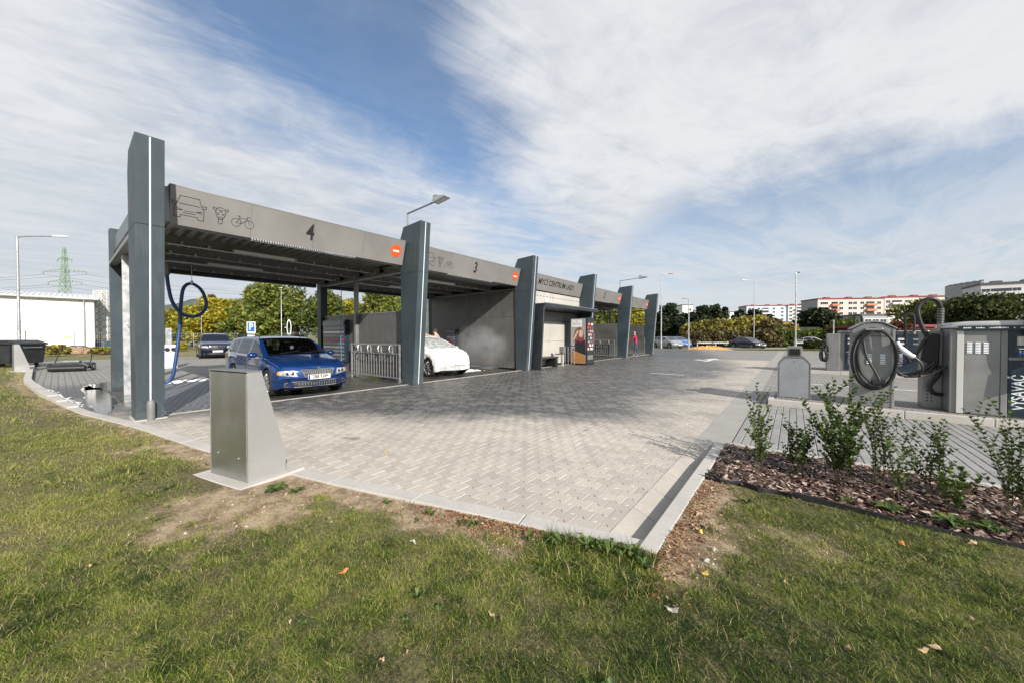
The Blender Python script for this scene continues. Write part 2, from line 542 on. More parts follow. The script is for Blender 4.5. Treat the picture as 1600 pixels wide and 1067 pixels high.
def kerb_y(x):
    for (a, b), (c, d) in zip(KL, KL[1:]):
        if a <= x <= c: return b + (d - b) * (x - a) / (c - a)
    return KL[0][1] if x < KL[0][0] else KL[-1][1]


def struct(b, name, m, parent=None, **k):
    return b.build(name, m, parent, kind='structure' if parent is None else None, **k)


# one sheet to the horizon, with the rising ground of the housing estate beyond the yard
def land_z(x, y):
    d = -sn * x + cs * y; l = cs * x + sn * y
    t = min(1, max(0, (d - 75) / 110)); t = t * t * (3 - 2 * t)
    return -0.09 + 8.0 * t * min(1, max(0.25, (l + 60) / 120))
b = MB()
gx = [-1600, -900, -500, -300, -200, -150, -110, -80, -55, -35, -15, 0, 15, 35, 55, 80, 110, 150, 200, 300, 500, 900, 1600]
n = len(gx)
b.add([(x, y, land_z(x, y)) for x in gx for y in gx], [(i * n + j, (i + 1) * n + j, (i + 1) * n + j + 1, i * n + j + 1) for i in range(n - 1) for j in range(n - 1)])
struct(b, 'ground', 'field', smooth=True)

# paved yard: far sheet under everything (pavers stand on it near the camera)
def strip_poly(xs, y1):
    vs = []
    for x in xs: vs += [(x, kerb_y(x) + 0.05, -0.012), (x, y1(x), -0.012)]
    return vs, [(2 * i, 2 * i + 2, 2 * i + 3, 2 * i + 1) for i in range(len(xs) - 1)]
b = MB(); b.add(*strip_poly([-34, -28, -24, -20, -16, -12, -9, -6, -4, -2.5, -1.1], lambda x: 44 if x > -26 else 30))
b.add([(-0.64, 5.4, -0.012), (24, 5.4, -0.012), (24, 44, -0.012), (-0.64, 44, -0.012)], [(0, 1, 2, 3)])
yard = struct(b, 'yard', 'joint_sand')
b = MB()
b.add([(-9.0, 25.9, 0.0), (-1.06, 25.9, 0.0), (-1.06, 43.9, 0.0), (-9.0, 43.9, 0.0)], [(0, 1, 2, 3)])
b.add([(-33.9, 0.1, 0.0), (-13.1, 0.1, 0.0), (-13.1, 0.83, 0.0), (-16.0, 0.83, 0), (-16.0, 30, 0.0), (-33.9, 29.9, 0.0)], [(0, 1, 2, 3, 4, 5)])
b.add([(-33.9, -0.75, 0), (-24, -0.6, 0), (-18.8, -0.5, 0), (-13.1, 0.02, 0), (-13.1, 0.1, 0), (-33.9, 0.1, 0)], [(0, 1, 2, 3, 4, 5)])
b.add([(-16.0, 29.9, 0), (-9.0, 29.9, 0), (-9.0, 43.9, 0), (-16, 43.9, 0)], [(0, 1, 2, 3)])
b.add([(-0.66, 10.9, 0), (23.9, 10.9, 0), (23.9, 43.9, 0), (-0.66, 43.9, 0)], [(0, 1, 2, 3)])
b.build('far_paving', 'far_paver', yard)
b = MB().box(-1.06, -0.66, 5.3, 43.9, -0.1, 0.002)
b.build('concrete_strip', mat('strip_concrete', (.4, .4, .4), .9, fn=concrete((0.34, 0.325, 0.30))), yard)

# ---- interlocking I-shaped pavers
L2, A_, B_, T_ = 0.0985, 0.0565, 0.0805, 0.012
half = [(-L2, -B_), (-0.05 - T_, -B_), (-0.05 + T_, -A_), (0.05 - T_, -A_), (0.05 + T_, -B_), (L2, -B_)]
OUT = half + [(-x, -y) for x, y in half]
def inset(poly, d):
    r = []; k = len(poly)
    for i in range(k):
        p0, p1, p2 = Vector(poly[i - 1]), Vector(poly[i]), Vector(poly[(i + 1) % k])
        a = (p1 - p0).normalized(); c = (p2 - p1).normalized()
        n1 = Vector((-a.y, a.x)); n2 = Vector((-c.y, c.x)); nn = (n1 + n2)
        nn = nn / max(0.3, nn.dot(n1)); r.append(tuple(p1 + nn * d))
    return r
INN = inset(OUT, 0.0038)
def paver_geo(fine, cx=0.0, cy=0.0, z=0.0, out=OUT, inn=INN):
    k = len(out)
    if fine:
        vs = [(x + cx, y + cy, z) for x, y in inn] + [(x + cx, y + cy, z - 0.005) for x, y in out] + [(x + cx, y + cy, z - 0.03) for x, y in out]
        fs = [tuple(range(k))] + [(k + i, k + (i + 1) % k, (i + 1) % k, i) for i in range(k)] + [(2 * k + i, 2 * k + (i + 1) % k, k + (i + 1) % k, k + i) for i in range(k)]
    else:
        vs = [(x + cx, y + cy, z) for x, y in inn] + [(x + cx, y + cy, z - 0.03) for x, y in out]
        fs = [tuple(range(k))] + [(k + i, k + (i + 1) % k, (i + 1) % k, i) for i in range(k)]
    return vs, fs
def depth_of(x, y): return -sn * x + cs * y
def in_view(x, y, m=0.12):
    d = depth_of(x, y); l = cs * x + sn * y
    return d > 0.5 and abs(l) < d * (1.43 + m)
cells = []
PY = 0.1400
for j in range(-10, 190):
    y = j * PY
    for i in range(-72, -4):
        x = i * 0.2 + (0.1 if j % 2 else 0) - 0.06
        if x > -0.975 or x < -13.2 or y < kerb_y(x) + 0.08 or y > 25.95: continue
        if x < -9.14 and y > 0.86: continue
        if not in_view(x, y, 0.3): continue
        cells.append((depth_of(x, y), x, y))
cells.sort()
pavement = struct(MB().add([(-9.04, 3, -0.0118), (-8.9, 3, -0.0118), (-8.9, 20, -0.0118), (-9.04, 20, -0.0118)], [(0, 1, 2, 3)]), 'pavement', 'joint_sand')
def lay(cells, parent, one_mat, many_mat, out, inn):
    v, f = paver_geo(True, 0, 0, 0, out, inn)
    one = MB().add(v, f).mesh('paver', M[one_mat])
    seen = [c for c in cells if in_view(c[1], c[2], 0.0)]
    near = set(seen[:300])
    def cut(poly, cx, lim):
        r = []; k = len(poly)
        for i in range(k):
            a, b = poly[i], poly[(i + 1) % k]; ia, ib = a[0] + cx <= lim, b[0] + cx <= lim
            if ia: r.append(a)
            if ia != ib: t = (lim - cx - a[0]) / (b[0] - a[0]); r.append((lim - cx, a[1] + (b[1] - a[1]) * t))
        return r
    def shape(c):
        if out is OUT and c[1] > -1.165:
            o_ = cut(out, c[1], -1.060)
            if len(o_) < 4 or max(p[0] for p in o_) - min(p[0] for p in o_) < .02: return None
            return o_, inset(o_, 0.0038)
        return out, inn
    for c in seen[:300]:
        sh = shape(c)
        if sh is None: continue
        if sh[0] is not out:
            v, f = paver_geo(True, 0, 0, 0, *sh); me = MB().add(v, f).mesh('paver', M[one_mat])
        else: me = one
        o = bpy.data.objects.new('paver', me); C.objects.link(o)
        o.location = (c[1], c[2], rnd.uniform(-0.002, 0.0015)); o.parent = parent
        o.rotation_euler = (rnd.uniform(-.008, .008), rnd.uniform(-.008, .008), rnd.uniform(-.01, .01))
    m = MB()
    for c in cells:
        if c in near: continue
        sh = shape(c)
        if sh: m.add(*paver_geo(c[0] < 8, c[1], c[2], rnd.uniform(-0.002, 0.0015), *sh))
    m.build('paver_field', many_mat, parent, kind='stuff')
lay(cells, pavement, 'paver_one', 'paver', OUT, INN)
# rectangular blocks of the driveway between planting bed and vacuum island
ro = [(-0.0465, -0.0965), (0.0465, -0.0965), (0.0465, 0.0965), (-0.0465, 0.0965)]
ri = inset(ro, 0.006)
cells = []
for i in range(0, 62):
    x = -0.60 + i * 0.1
    for j in range(0, 28):
        y = 5.66 + j * 0.2 + (0.1 if i % 2 else 0)
        if y > 10.95 or (y > 9.25 and x > -0.42): continue
        if in_view(x, y, 0.3): cells.append((depth_of(x, y), x, y))
cells.sort()
driveway = struct(MB().add([(-0.65, 5.56, -0.0118), (5.6, 5.56, -0.0118), (5.6, 9.4, -0.0118), (-0.65, 9.4, -0.0118)], [(0, 1, 2, 3)]), 'driveway', 'joint_sand')
lay(cells, driveway, 'paver_grey_one', 'paver_grey', ro, ri)

# ---- kerb between lawn and yard, in stones
kerb = struct(MB().add([(-3, 1.9, -0.05), (-2.9, 1.9, -0.05), (-2.9, 1.92, -0.05)], [(0, 1, 2)]), 'kerb', 'kerb')
x = -0.69
k = 0
while x > -34:
    L = 0.98 if x < -2 else 0.96
    x1 = x - L
    y0, y1 = kerb_y(x), kerb_y(x1)
    zt = 0.010 + 0.095 * min(1, max(0, (-x - 10.5) / 3.0))
    d = Vector((x - x1, y0 - y1)).normalized(); nn = Vector((-d.y, d.x)) * 0.16
    a, c = Vector((x - 0.003, y0)), Vector((x1 + 0.003, y1))
    MB().prism([tuple(c), tuple(a), tuple(a + nn), tuple(c + nn)], -0.12, zt + rnd.uniform(-.002, .002), 'z').build('kerb_stone', 'kerb', kerb, bevel=0.008)
    x = x1
# sloping gutter that falls towards the kerb, closed by a flush slab at the lawn
M['slab'] = mat('slab_concrete', (.4, .4, .4), .9, fn=concrete((0.395, 0.368, 0.325)))
gut = struct(MB().box(-1.05, -0.82, 2.62, 5.3, -0.2, -0.09), 'gutter', 'kerb_dark')
y = 2.50
def smooth01(a, b_, x):
    t = min(1, max(0, (x - a) / (b_ - a))); return t * t * (3 - 2 * t)
def gdep(y): return 0.085 * (1 - smooth01(4.6, 5.28, y))
while y < 5.25:
    y1 = min(5.3, y + 0.497); a0, a1 = gdep(y), gdep(y1)
    MB().add([(-1.056, y + .002, .004), (-.813, y + .002, .002 - a0), (-.813, y1 - .002, .002 - a1), (-1.056, y1 - .002, .004), (-1.056, y + .002, -.16), (-.813, y + .002, -.16), (-.813, y1 - .002, -.16), (-1.056, y1 - .002, -.16)],
             [(0, 1, 2, 3), (7, 6, 5, 4), (4, 5, 1, 0), (5, 6, 2, 1), (6, 7, 3, 2), (7, 4, 0, 3)]).build('gutter_slab', 'slab', gut, bevel=0.003); y += 0.5
MB().prism([(-1.053, 2.30), (-.813, 2.37), (-.813, 2.497), (-1.053, 2.497)], -.16, .008, 'z').build('end_slab', 'kerb', gut, bevel=.005)
y = 2.40
rk = struct(MB().box(-0.80, -0.71, 2.45, 5.2, -0.14, 0.01), 'raised_kerb', 'kerb')
while y < 5.3:
    MB().box(-0.810, -0.692, y + 0.003, min(5.36, y + 0.99), -0.15, 0.034 - (.012 if y > 5 else 0)).build('kerb_stone', 'kerb', rk, bevel=0.008); y += 0.993
bk = struct(MB().box(-0.688, 4.2, 5.47, 5.56, -0.15, 0.010), 'bed_kerb', 'kerb_dark')
for i in range(5):
    MB().box(-0.686 + i * 0.99, -0.70 + (i + 1) * 0.99, 5.462, 5.568, -0.12, 0.028).build('kerb_stone', 'kerb', bk, bevel=0.006)

# threshold of the wash bays and their floors
th = struct(MB().box(-9.17, -9.05, 1.2, 29.4, -0.1, 0.004), 'bay_threshold', 'kerb')
fl = MB(); fl.box(-15.98, -9.172, 0.84, 29.88, -0.1, 0.001)
struct(fl, 'bay_floor', 'wet_floor')
b = MB()
for i in range(26):
    for j in range(13):
        x = -9.35 - i * 0.22; y = 1.32 + j * 0.125 + (0.06 if i % 2 else 0)
        b.box(x - 0.105, x + 0.105, y - 0.057, y + 0.057, 0.001, 0.008)
b.build('wet_tile_strip', mat('wet_tile', (0.13, 0.14, 0.155), .42, var=.75, vs=16, bump=.8, bs=60), bpy.data.objects['bay_floor'], kind='stuff')

# vacuum islands
def island(name, x0, x1, y0, y1):
    o = struct(MB().box(x0 + 0.10, x1, y0 + 0.10, y1 - 0.10, -0.1, 0.118), name, 'far_paver')
    x = x0
    while x < x1:
        e = min(x1, x + 0.99)
        MB().box(x + 0.003, e - 0.003, y0, y0 + 0.098, -0.1, 0.125).build('kerb_stone', 'kerb', o, bevel=0.01)
        MB().box(x + 0.003, e - 0.003, y1 - 0.098, y1, -0.1, 0.125).build('kerb_stone', 'kerb', o, bevel=0.01)
        x = e
    MB().box(x0, x0 + 0.098, y0 + 0.10, y1 - 0.10, -0.1, 0.125).build('kerb_stone', 'kerb', o, bevel=0.01)
    return o
island('near_island', -0.42, 7.0, 9.28, 10.75)
island('far_island', 0.40, 12.0, 18.25, 20.0)

# painted markings
b = MB()
b.box(-0.2, 9.5, 14.05, 14.17, 0.003, 0.006)
b.box(-4.4, -3.2, 14.35, 14.45, 0.004, 0.007)
for yy in (23.5, 26.5): b.box(0.5, 14, yy, yy + 0.12, 0.003, 0.006)
struct(b, 'parking_line', 'white_line')
b = MB()
ax_, ay_ = -3.98, 24.6
b.add([(ax_ - 0.12, ay_ - 1.5, .006), (ax_ + 0.12, ay_ - 1.5, .006), (ax_ + 0.12, ay_ + 0.5, .006), (ax_ + 0.5, ay_ + 0.3, .006), (ax_, ay_ + 1.8, .006), (ax_ - 0.5, ay_ + 0.3, .006), (ax_ - 0.12, ay_ + 0.5, .006)], [(0, 1, 2, 3, 4, 5, 6)])
b.add([(ax_ - 0.9, ay_ - 0.3, .0065), (ax_ - 0.13, ay_ - 1.1, .0065), (ax_ - 0.13, ay_ - 0.7, .0065), (ax_ - 0.7, ay_ + 0.1, .0065)], [(0, 1, 2, 3)])
struct(b, 'direction_arrow', 'white_paint')

# ---- puddle beside the first bay, foam scum at its edge
def blob(cx, cy, rx, ry, n, seed, z, jag=0.25):
    q = random.Random(seed); ph = [q.uniform(0, 6.3) for _ in range(5)]
    pts = []
    for i in range(n):
        w = 2 * PI * i / n
        r = 1 + jag * (0.5 * math.sin(2 * w + ph[0]) + 0.4 * math.sin(3 * w + ph[1]) + 0.3 * math.sin(5 * w + ph[2]) + 0.25 * math.sin(9 * w + ph[3]) + .15 * math.sin(17 * w + ph[4]))
        pts.append((cx + rx * r * math.cos(w), cy + ry * r * math.sin(w), z))
    return pts
M['water'] = mat('puddle_water', (0.035, 0.035, 0.035), .05, spec=1.0, bump=.10, bs=9)
M['foam'] = mat('soap_foam', (0.78, 0.79, 0.80), .75, var=.1, vs=20, bump=.8, bs=60)
b = MB()
b.add(blob(-13.0, 0.57, 2.7, 0.24, 90, 3, 0.0065, .26), [tuple(range(90))]); b.add(blob(-15.6, 0.9, 1.2, 0.5, 60, 8, 0.0065, .3), [tuple(range(60))])
struct(b, 'puddle', 'water')
b = MB(); q = random.Random(5)
for i in range(150):
    w = q.random(); x = -15.9 + w * 4.2 + q.gauss(0, .2); y = kerb_y(x) + 0.20 + abs(q.gauss(0, .05)); s = q.uniform(.008, .03)
    if y > 0.84: continue
    b.ball((x, y, 0.008), s * 1.8, s, .006 + s * .15, 6, 4)
for i in range(420):
    x = -15.35 + q.gauss(0, .16); y = q.uniform(1.3, 3.9); s = q.uniform(.02, .07)
    b.ball((x, y, 0.004), s, s * 1.6, .01 + s * .25, 6, 4)
for i in range(300):
    w = q.uniform(0, 1); x = -10.85 + q.gauss(0, .22); y = 9.2 + w * 2.0; s = q.uniform(.02, .09)
    b.ball((x, y, 0.004), s * 1.5, s * 1.2, .008 + s * .22, 6, 4)
o = b.build('foam_suds', 'foam', kind='stuff', smooth=True)
tag(o, 'patches of white soap suds on the wet paving and bay floors', 'foam')

# ---- planting bed
b = MB().add([(-0.70, 4.0, 0.012), (7, 3.9, 0.012), (7, 5.5, 0.012), (-0.70, 5.48, 0.012)], [(0, 1, 2, 3)])
M['bed_soil'] = mat('bed_soil', (0.055, 0.040, 0.030), .95, var=.4, vs=12, bump=.9, bs=60)
bed = struct(b, 'planting_bed', 'bed_soil')


def tinted(name, V, F, T, m, parent=None, kind=None):
    """mesh from arrays with one tint value per face"""
    me = bpy.data.meshes.new(name); me.from_pydata(V, [], F); me.update()
    a = me.attributes.new('tint', 'FLOAT', 'FACE'); a.data.foreach_set('value', np.asarray(T, dtype=np.float32))
    me.materials.append(M[m] if isinstance(m, str) else m)
    o = bpy.data.objects.new(name, me); C.objects.link(o)
    if parent: o.parent = parent
    if kind: o['kind'] = kind
    return o


M['bark'] = tint3('bark_mulch', (0.040, 0.024, 0.018), (0.155, 0.088, 0.066), (0.50, 0.40, 0.33), trans=0.0)
V, F, T = [], [], []
q = random.Random(11)
for i in range(17000):
    x = -0.67 + 3.5 * q.random() ** 0.9; y = q.uniform(4.02, 5.44)
    s = q.uniform(.008, .032); w = s * q.uniform(.25, .6); a = q.uniform(0, PI); tl = q.gauss(0, .35); z = 0.014 + q.random() ** 2 * 0.030
    ca, sa = math.cos(a), math.sin(a); tz = math.sin(tl) * s
    n = len(V); h = .003
    for sx, sy, sz in ((-1, -1, 0), (1, -1, 0), (1, 1, 0), (-1, 1, 0), (0, 0, 1)):
        V.append((x + ca * sx * s - sa * sy * w, y + sa * sx * s + ca * sy * w, z + tz * sx + .006 + sz * h + sy * w * .3))
    for k in range(4): F.append((n + k, n + (k + 1) % 4, n + 4))
    t = q.random(); t = t * t if q.random() < .5 else t
    T += [t] * 4
tinted('bark_mulch', V, F, T, 'bark', bed, 'stuff')
# plastic lawn edging in two lengths
def edging(x0, x1, y0, y1, seed):
    q = random.Random(seed); b = MB(); n = 14
    pts = [(x0 + (x1 - x0) * i / n, y0 + (y1 - y0) * i / n + 0.028 * math.sin(i * 1.1 + seed), 0.062 + 0.010 * math.sin(i * .9 + seed)) for i in range(n + 1)]
    for (a, c, e), (a2, c2, e2) in zip(pts, pts[1:]):
        b.add([(a, c - .006, -.02), (a2, c2 - .006, -.02), (a2, c2 - .006, e2), (a, c - .006, e), (a, c + .006, -.02), (a2, c2 + .006, -.02), (a2, c2 + .006, e2), (a, c + .006, e)],
              [(0, 1, 2, 3), (7, 6, 5, 4), (3, 2, 6, 7)])
    for k in (0, n):
        p = pts[k]; b.box(p[0] - .003, p[0] + .003, p[1] - .007, p[1] + .007, -.02, p[2])
    return b
M['edging'] = mat('black_edging', (0.018, 0.019, 0.021), .5, var=.3, vs=6)
o = edging(-0.69, 0.0, 4.02, 3.985, 1).build('lawn_edging', 'edging')
tag(o, 'short length of black plastic edging at the kerb end of the bark bed', 'garden edging', 'black edging along the bark bed')
o = edging(0.01, 4.5, 4.0, 3.93, 2).build('lawn_edging', 'edging')
tag(o, 'long black plastic edging between the lawn and the bark bed', 'garden edging', 'black edging along the bark bed')


# ---- lawn ground
def smooth01(a, b_, x):
    t = min(1, max(0, (x - a) / (b_ - a))); return t * t * (3 - 2 * t)
from mathutils import noise as mn
def lawn_z(x, y):
    e = kerb_y(x) - y if x < -0.69 else 0.6
    base = 0.035 * smooth01(0, 0.5, e) - 0.006
    base += (0.022 - base) * smooth01(-1.3, -0.72, x) if y < 2.6 else 0.022 - base
    return base + 0.016 * mn.noise(Vector((x * 1.3, y * 1.3, 2))) + 0.007 * mn.noise(Vector((x * 6, y * 6, 5)))
b = MB()
def lawn_grid(xs, ytop, y_end):
    rows = [0, .06, .14, .25, .4, .55, .7, .9, 1.1, 1.3, 1.5, 1.8, 2.1, 2.5, 3, 3.6, 4.5, 6, 9, 15, 30]
    vs, fs = [], []; k = len(rows)
    for x in xs:
        t = ytop(x)
        for r_ in rows:
            y = t - r_ if r_ < 5 or t > 3.9 else (t + (-26 - t) * (r_ / 30) if r_ < 30 else -26); vs.append((x, y, lawn_z(x, y)))
    for i in range(len(xs) - 1):
        for j in range(k - 1): fs.append((i * k + j, i * k + j + 1, (i + 1) * k + j + 1, (i + 1) * k + j))
    return vs, fs
xs = [-140, -100, -60, -45, -34, -30, -27, -24, -22, -20, -18, -16, -14.5, -13, -12, -11, -10, -9, -8.2, -7.6] + [-7.4 + i * 0.2 for i in range(33)] + [-0.85, -0.69]
b.add(*lawn_grid(xs, kerb_y, -30))
xs = [-0.69 + i * 0.15 for i in range(30)] + [4.2, 5, 6, 8, 12, 20, 40]
b.add(*lawn_grid(xs, lambda x: 4.0, -30))
def bareness(x, y):
    if x < -0.69: e = kerb_y(x) - y
    else: e = (x + .69) * 1.3 if y > 2.2 else 9
    m = 1 - smooth01(0.10, 0.62 if x > -3 else .50, e + .30 * mn.noise(Vector((x * 2.1, y * 2.1, 7))))
    if x < -6.5: m *= .55
    box_ = .92 - .92 * smooth01(.20, .74, math.hypot((x + 3.75) * (.62 if x > -3.75 else .95), y - 1.05) + .30 * mn.noise(Vector((x * 2.6, y * 2.6, 3))))
    m = max(m, box_)
    m = max(m, .50 * (1 - smooth01(0, .26, abs(math.hypot((x - .1) * .6, y - 3.2) + .4 * mn.noise(Vector((x * 1.7, y * 1.7, 12))) - .1))))
    n = mn.noise(Vector((x * .9, y * .9, 31))) * .6 + mn.noise(Vector((x * 2.7, y * 2.7, 35))) * .4
    m = max(m, .62 * smooth01(.16, .46, n))
    if math.hypot(x + 1.0, y - 2.15) < .42 and x < -.66: m = 0
    return m
lo = struct(b, 'lawn', 'soil', smooth=True)
ba = lo.data.attributes.new('bare', 'FLOAT', 'POINT')
ba.data.foreach_set('value', np.array([bareness(v.co.x, v.co.y) for v in lo.data.vertices], dtype=np.float32))


# ---- grass blades: short mown turf, thinner where the soil is bare
def grass_field():
    rng = np.random.default_rng(3)
    out = []
    # (depth range, blades)
    for d0, d1, cnt, hh, ww in ((0.9, 2.0, 300000, .0185, .0023), (2.0, 3.2, 270000, .020, .0029), (3.2, 5.5, 210000, .024, .0042), (5.5, 10, 100000, .036, .008), (10, 18, 50000, .055, .018), (18, 34, 22000, .07, .036)):
        u = rng.random(cnt)
        d = np.sqrt(d0 * d0 + u * (d1 * d1 - d0 * d0)); l = (rng.random(cnt) * 2 - 1) * d * 1.52
        x = -sn * d + cs * l; y = cs * d + sn * l
        out.append(np.stack([x, y, np.full(cnt, hh), np.full(cnt, ww)], 1))
    P = np.concatenate(out)
    keep = []
    for i in range(len(P)):
        x, y = P[i, 0], P[i, 1]
        if x < -0.69:
            if y > kerb_y(x) - 0.012: continue
            e = kerb_y(x) - y
        else:
            if y > 3.965: continue
            e = min(9, 3.98 - y) * 3; e = min(e, max(0, (x + 0.69)) * 1.2 if y > 2.3 else 9)
        if -4.98 < x < -3.9 and 0.78 < y < 1.62: continue
        n = mn.noise(Vector((x * 1.1, y * 1.1, 0))) * 0.5 + mn.noise(Vector((x * 5, y * 5, 4))) * 0.35 + mn.noise(Vector((x * 14, y * 14, 9))) * 0.35
        m = bareness(x, y) + mn.noise(Vector((x * 7, y * 7, 2))) * .40 + mn.noise(Vector((x * 17, y * 17, 6))) * .35
        corner = math.hypot(x + 1.0, y - 2.15)
        dens = (1.0 - .95 * smooth01(.22, .85, m)) * (.62 + .38 * smooth01(-.25, .1, n))
        u = rng.random()
        if u < dens: keep.append((i, n, dens, corner))
    idx = np.array([k[0] for k in keep]); nn_ = np.array([k[1] for k in keep]); dn = np.array([k[2] for k in keep]); cor = np.array([k[3] for k in keep])
    P = P[idx]; N = len(P)
    z = np.array([lawn_z(p[0], p[1]) for p in P]) - 0.003
    lush = np.where((cor < 0.40) & (P[:, 0] < -.6), 1.9, 1.0) * (0.65 + 0.9 * np.clip(nn_ + .3, 0, 1))
    h = P[:, 2] * np.clip(rng.lognormal(-.12, .42, N), .3, 2.6) * lush; w = P[:, 3] * (0.5 + 0.8 * rng.random(N)) * np.sqrt(lush)
    a = rng.random(N) * 2 * PI; lean = h * (0.3 + 1.9 * rng.random(N)); la = a + rng.normal(0, .6, N) + PI / 2
    flat = rng.random(N) < 0.30
    h = np.where(flat, h * .35, h); lean = np.where(flat, lean * 1.8, lean)
    ca, sa = np.cos(a) * w / 2, np.sin(a) * w / 2
    lx, ly = np.cos(la) * lean, np.sin(la) * lean
    V = np.zeros((N, 5, 3))
    for k, (sg, t, wt) in enumerate(((-1, 0, 1), (1, 0, 1), (1, .55, .8), (-1, .55, .8), (0, 1, 0))):
        bx = lx * t * t; by = ly * t * t
        V[:, k, 0] = P[:, 0] + sg * ca * wt + bx; V[:, k, 1] = P[:, 1] + sg * sa * wt + by; V[:, k, 2] = z + h * (t if t < 1 else 1)
    me = bpy.data.meshes.new('grass')
    me.vertices.add(N * 5); me.vertices.foreach_set('co', V.reshape(-1).astype(np.float32))
    base = np.arange(N) * 5
    me.loops.add(N * 7); li = np.stack([base, base + 1, base + 2, base + 3, base + 3, base + 2, base + 4], 1).reshape(-1)
    me.loops.foreach_set('vertex_index', li.astype(np.int32))
    me.polygons.add(N * 2)
    ls = np.stack([np.arange(N) * 7, np.arange(N) * 7 + 4], 1).reshape(-1)
    me.polygons.foreach_set('loop_start', ls.astype(np.int32))
    me.update(calc_edges=True); me.validate()
    # 0 dark green .. 0.6 fresh yellow green .. 1 straw
    patch = np.array([mn.noise(Vector((p[0] * .8, p[1] * .8, 20))) * .5 + mn.noise(Vector((p[0] * 3, p[1] * 3, 25))) * .3 for p in P])
    side = np.clip((-P[:, 0] + P[:, 1] * -.2 - 0.2) / 4.0, 0, 1)
    clump = np.array([mn.noise(Vector((p[0] * 9, p[1] * 9, 50))) for p in P])
    tn = 0.14 + 0.40 * side + patch * .80 + clump * .35 + rng.normal(0, .22, N) - 0.12 * (lush > 1.2)
    straw = rng.random(N) < (0.09 + 0.20 * np.clip(patch * 2, 0, 1) + 0.34 * (dn < .45) + 0.05 * side)
    tn = np.where(straw, 0.85 + 0.15 * rng.random(N), np.clip(tn, 0, 0.72))
    at = me.attributes.new('tint', 'FLOAT', 'FACE'); at.data.foreach_set('value', np.repeat(tn, 2).astype(np.float32))
    me.materials.append(M['grass'])
    o = bpy.data.objects.new('grass', me); C.objects.link(o)
    tag(o, 'short mown turf with straw-coloured and bare patches in the foreground', 'grass'); o['kind'] = 'stuff'
M['grass'] = tint3('grass_blades', (0.026, 0.062, 0.010), (0.275, 0.340, 0.046), (0.56, 0.45, 0.22), trans=0.35)
grass_field()

# broad-leaved weeds by the kerb and cabinet
M['weed'] = tint3('weed_leaves', (0.035, 0.07, 0.018), (0.10, 0.16, 0.035), (0.22, 0.24, 0.07))
V, F, T = [], [], []
q = random.Random(21)
def weed(cx, cy, r, n, zh):
    for i in range(n):
        a = q.uniform(0, 2 * PI); L = r * q.uniform(.4, 1.0); w = L * q.uniform(.14, .24); z0 = lawn_z(cx, cy)
        p = []
        for t in (0, .35, .7, 1):
            rr = L * t; p.append((cx + math.cos(a) * rr, cy + math.sin(a) * rr, z0 + zh * math.sin(t * 2.2) * q.uniform(.7, 1.1) + .004))
        s = (-math.sin(a), math.cos(a)); k = len(V)
        for t, (x, y, z) in zip((.3, 1, .85, .05), p):
            V.append((x + s[0] * w * t, y + s[1] * w * t, z + .3 * w)); V.append((x, y, z)); V.append((x - s[0] * w * t, y - s[1] * w * t, z + .3 * w))
        for j in range(3):
            F.extend([(k + j * 3, k + j * 3 + 1, k + j * 3 + 4, k + j * 3 + 3), (k + j * 3 + 1, k + j * 3 + 2, k + j * 3 + 5, k + j * 3 + 4)])
            T.extend([q.random() * .9] * 2)
for c in ((-3.72, 1.22, .12, 26, .05), (-3.55, 1.33, .09, 16, .04), (-1.25, 2.12, .10, 22, .07), (-1.05, 2.16, .12, 30, .09), (-0.92, 2.22, .10, 24, .08), (-0.80, 2.28, .09, 16, .07),
          (-1.45, 2.02, .08, 16, .05), (-2.3, 1.86, .07, 12, .03), (-1.9, 1.95, .08, 14, .04), (-0.70, 2.20, .08, 18, .06), (-2.75, 1.75, .06, 10, .03), (-0.55, 1.35, .07, 14, .04), (-1.6, 1.2, .06, 12, .03),
          (0.62, 4.16, .12, 22, .05), (0.95, 4.12, .14, 30, .06), (1.15, 4.2, .12, 22, .05), (0.35, 4.14, .08, 14, .04), (-0.3, 3.6, .08, 14, .04), (-4.55, 0.62, .08, 14, .03)):
    weed(*c)
for i in range(60):
    x = q.uniform(-7, 1.6); y = kerb_y(x) - q.uniform(.1, 1.6) if x < -.69 else q.uniform(2, 3.9)
    if -4.98 < x < -3.9 and 0.78 < y < 1.62: continue
    weed(x, y, q.uniform(.03, .06), 8, .015)
o = tinted('weeds', V, F, T, 'weed', None, 'stuff')
tag(o, 'low broad-leaved weeds growing along the kerb and in the turf', 'weeds')

V, F, T = [], [], []
q = random.Random(44)
cnt = 0
while cnt < 9000:
    d = 1.2 + 5.5 * q.random(); l = (q.random() * 2 - 1) * d * 1.5; x = -sn * d + cs * l; y = cs * d + sn * l
    if x < -.69 and y > kerb_y(x) - .01: continue
    if x > -.69 and y > 3.96: continue
    if -4.98 < x < -3.9 and .78 < y < 1.62: continue
    cnt += 1
    if bareness(x, y) < q.uniform(.15, .9): continue
    s_ = .003 + .011 * q.random() ** 3; z = lawn_z(x, y); k = len(V)
    for a in range(4):
        w = a * 1.571 + q.uniform(-.4, .4); V.append((x + math.cos(w) * s_ * q.uniform(.7, 1.3), y + math.sin(w) * s_, z - .001))
    V.append((x + q.uniform(-.4, .4) * s_, y, z + s_ * q.uniform(.5, 1.1)))
    tv = q.random()
    for a in range(4): F.append((k + a, k + (a + 1) % 4, k + 4)); T.append(tv)
o = tinted('soil_crumbs', V, F, T, tint3('soil_crumb', (.12, .08, .05), (.34, .25, .16), (.50, .44, .36), 0.0), None, 'stuff')
tag(o, 'crumbs of soil and grit on the bare strips of the lawn', 'soil crumbs')

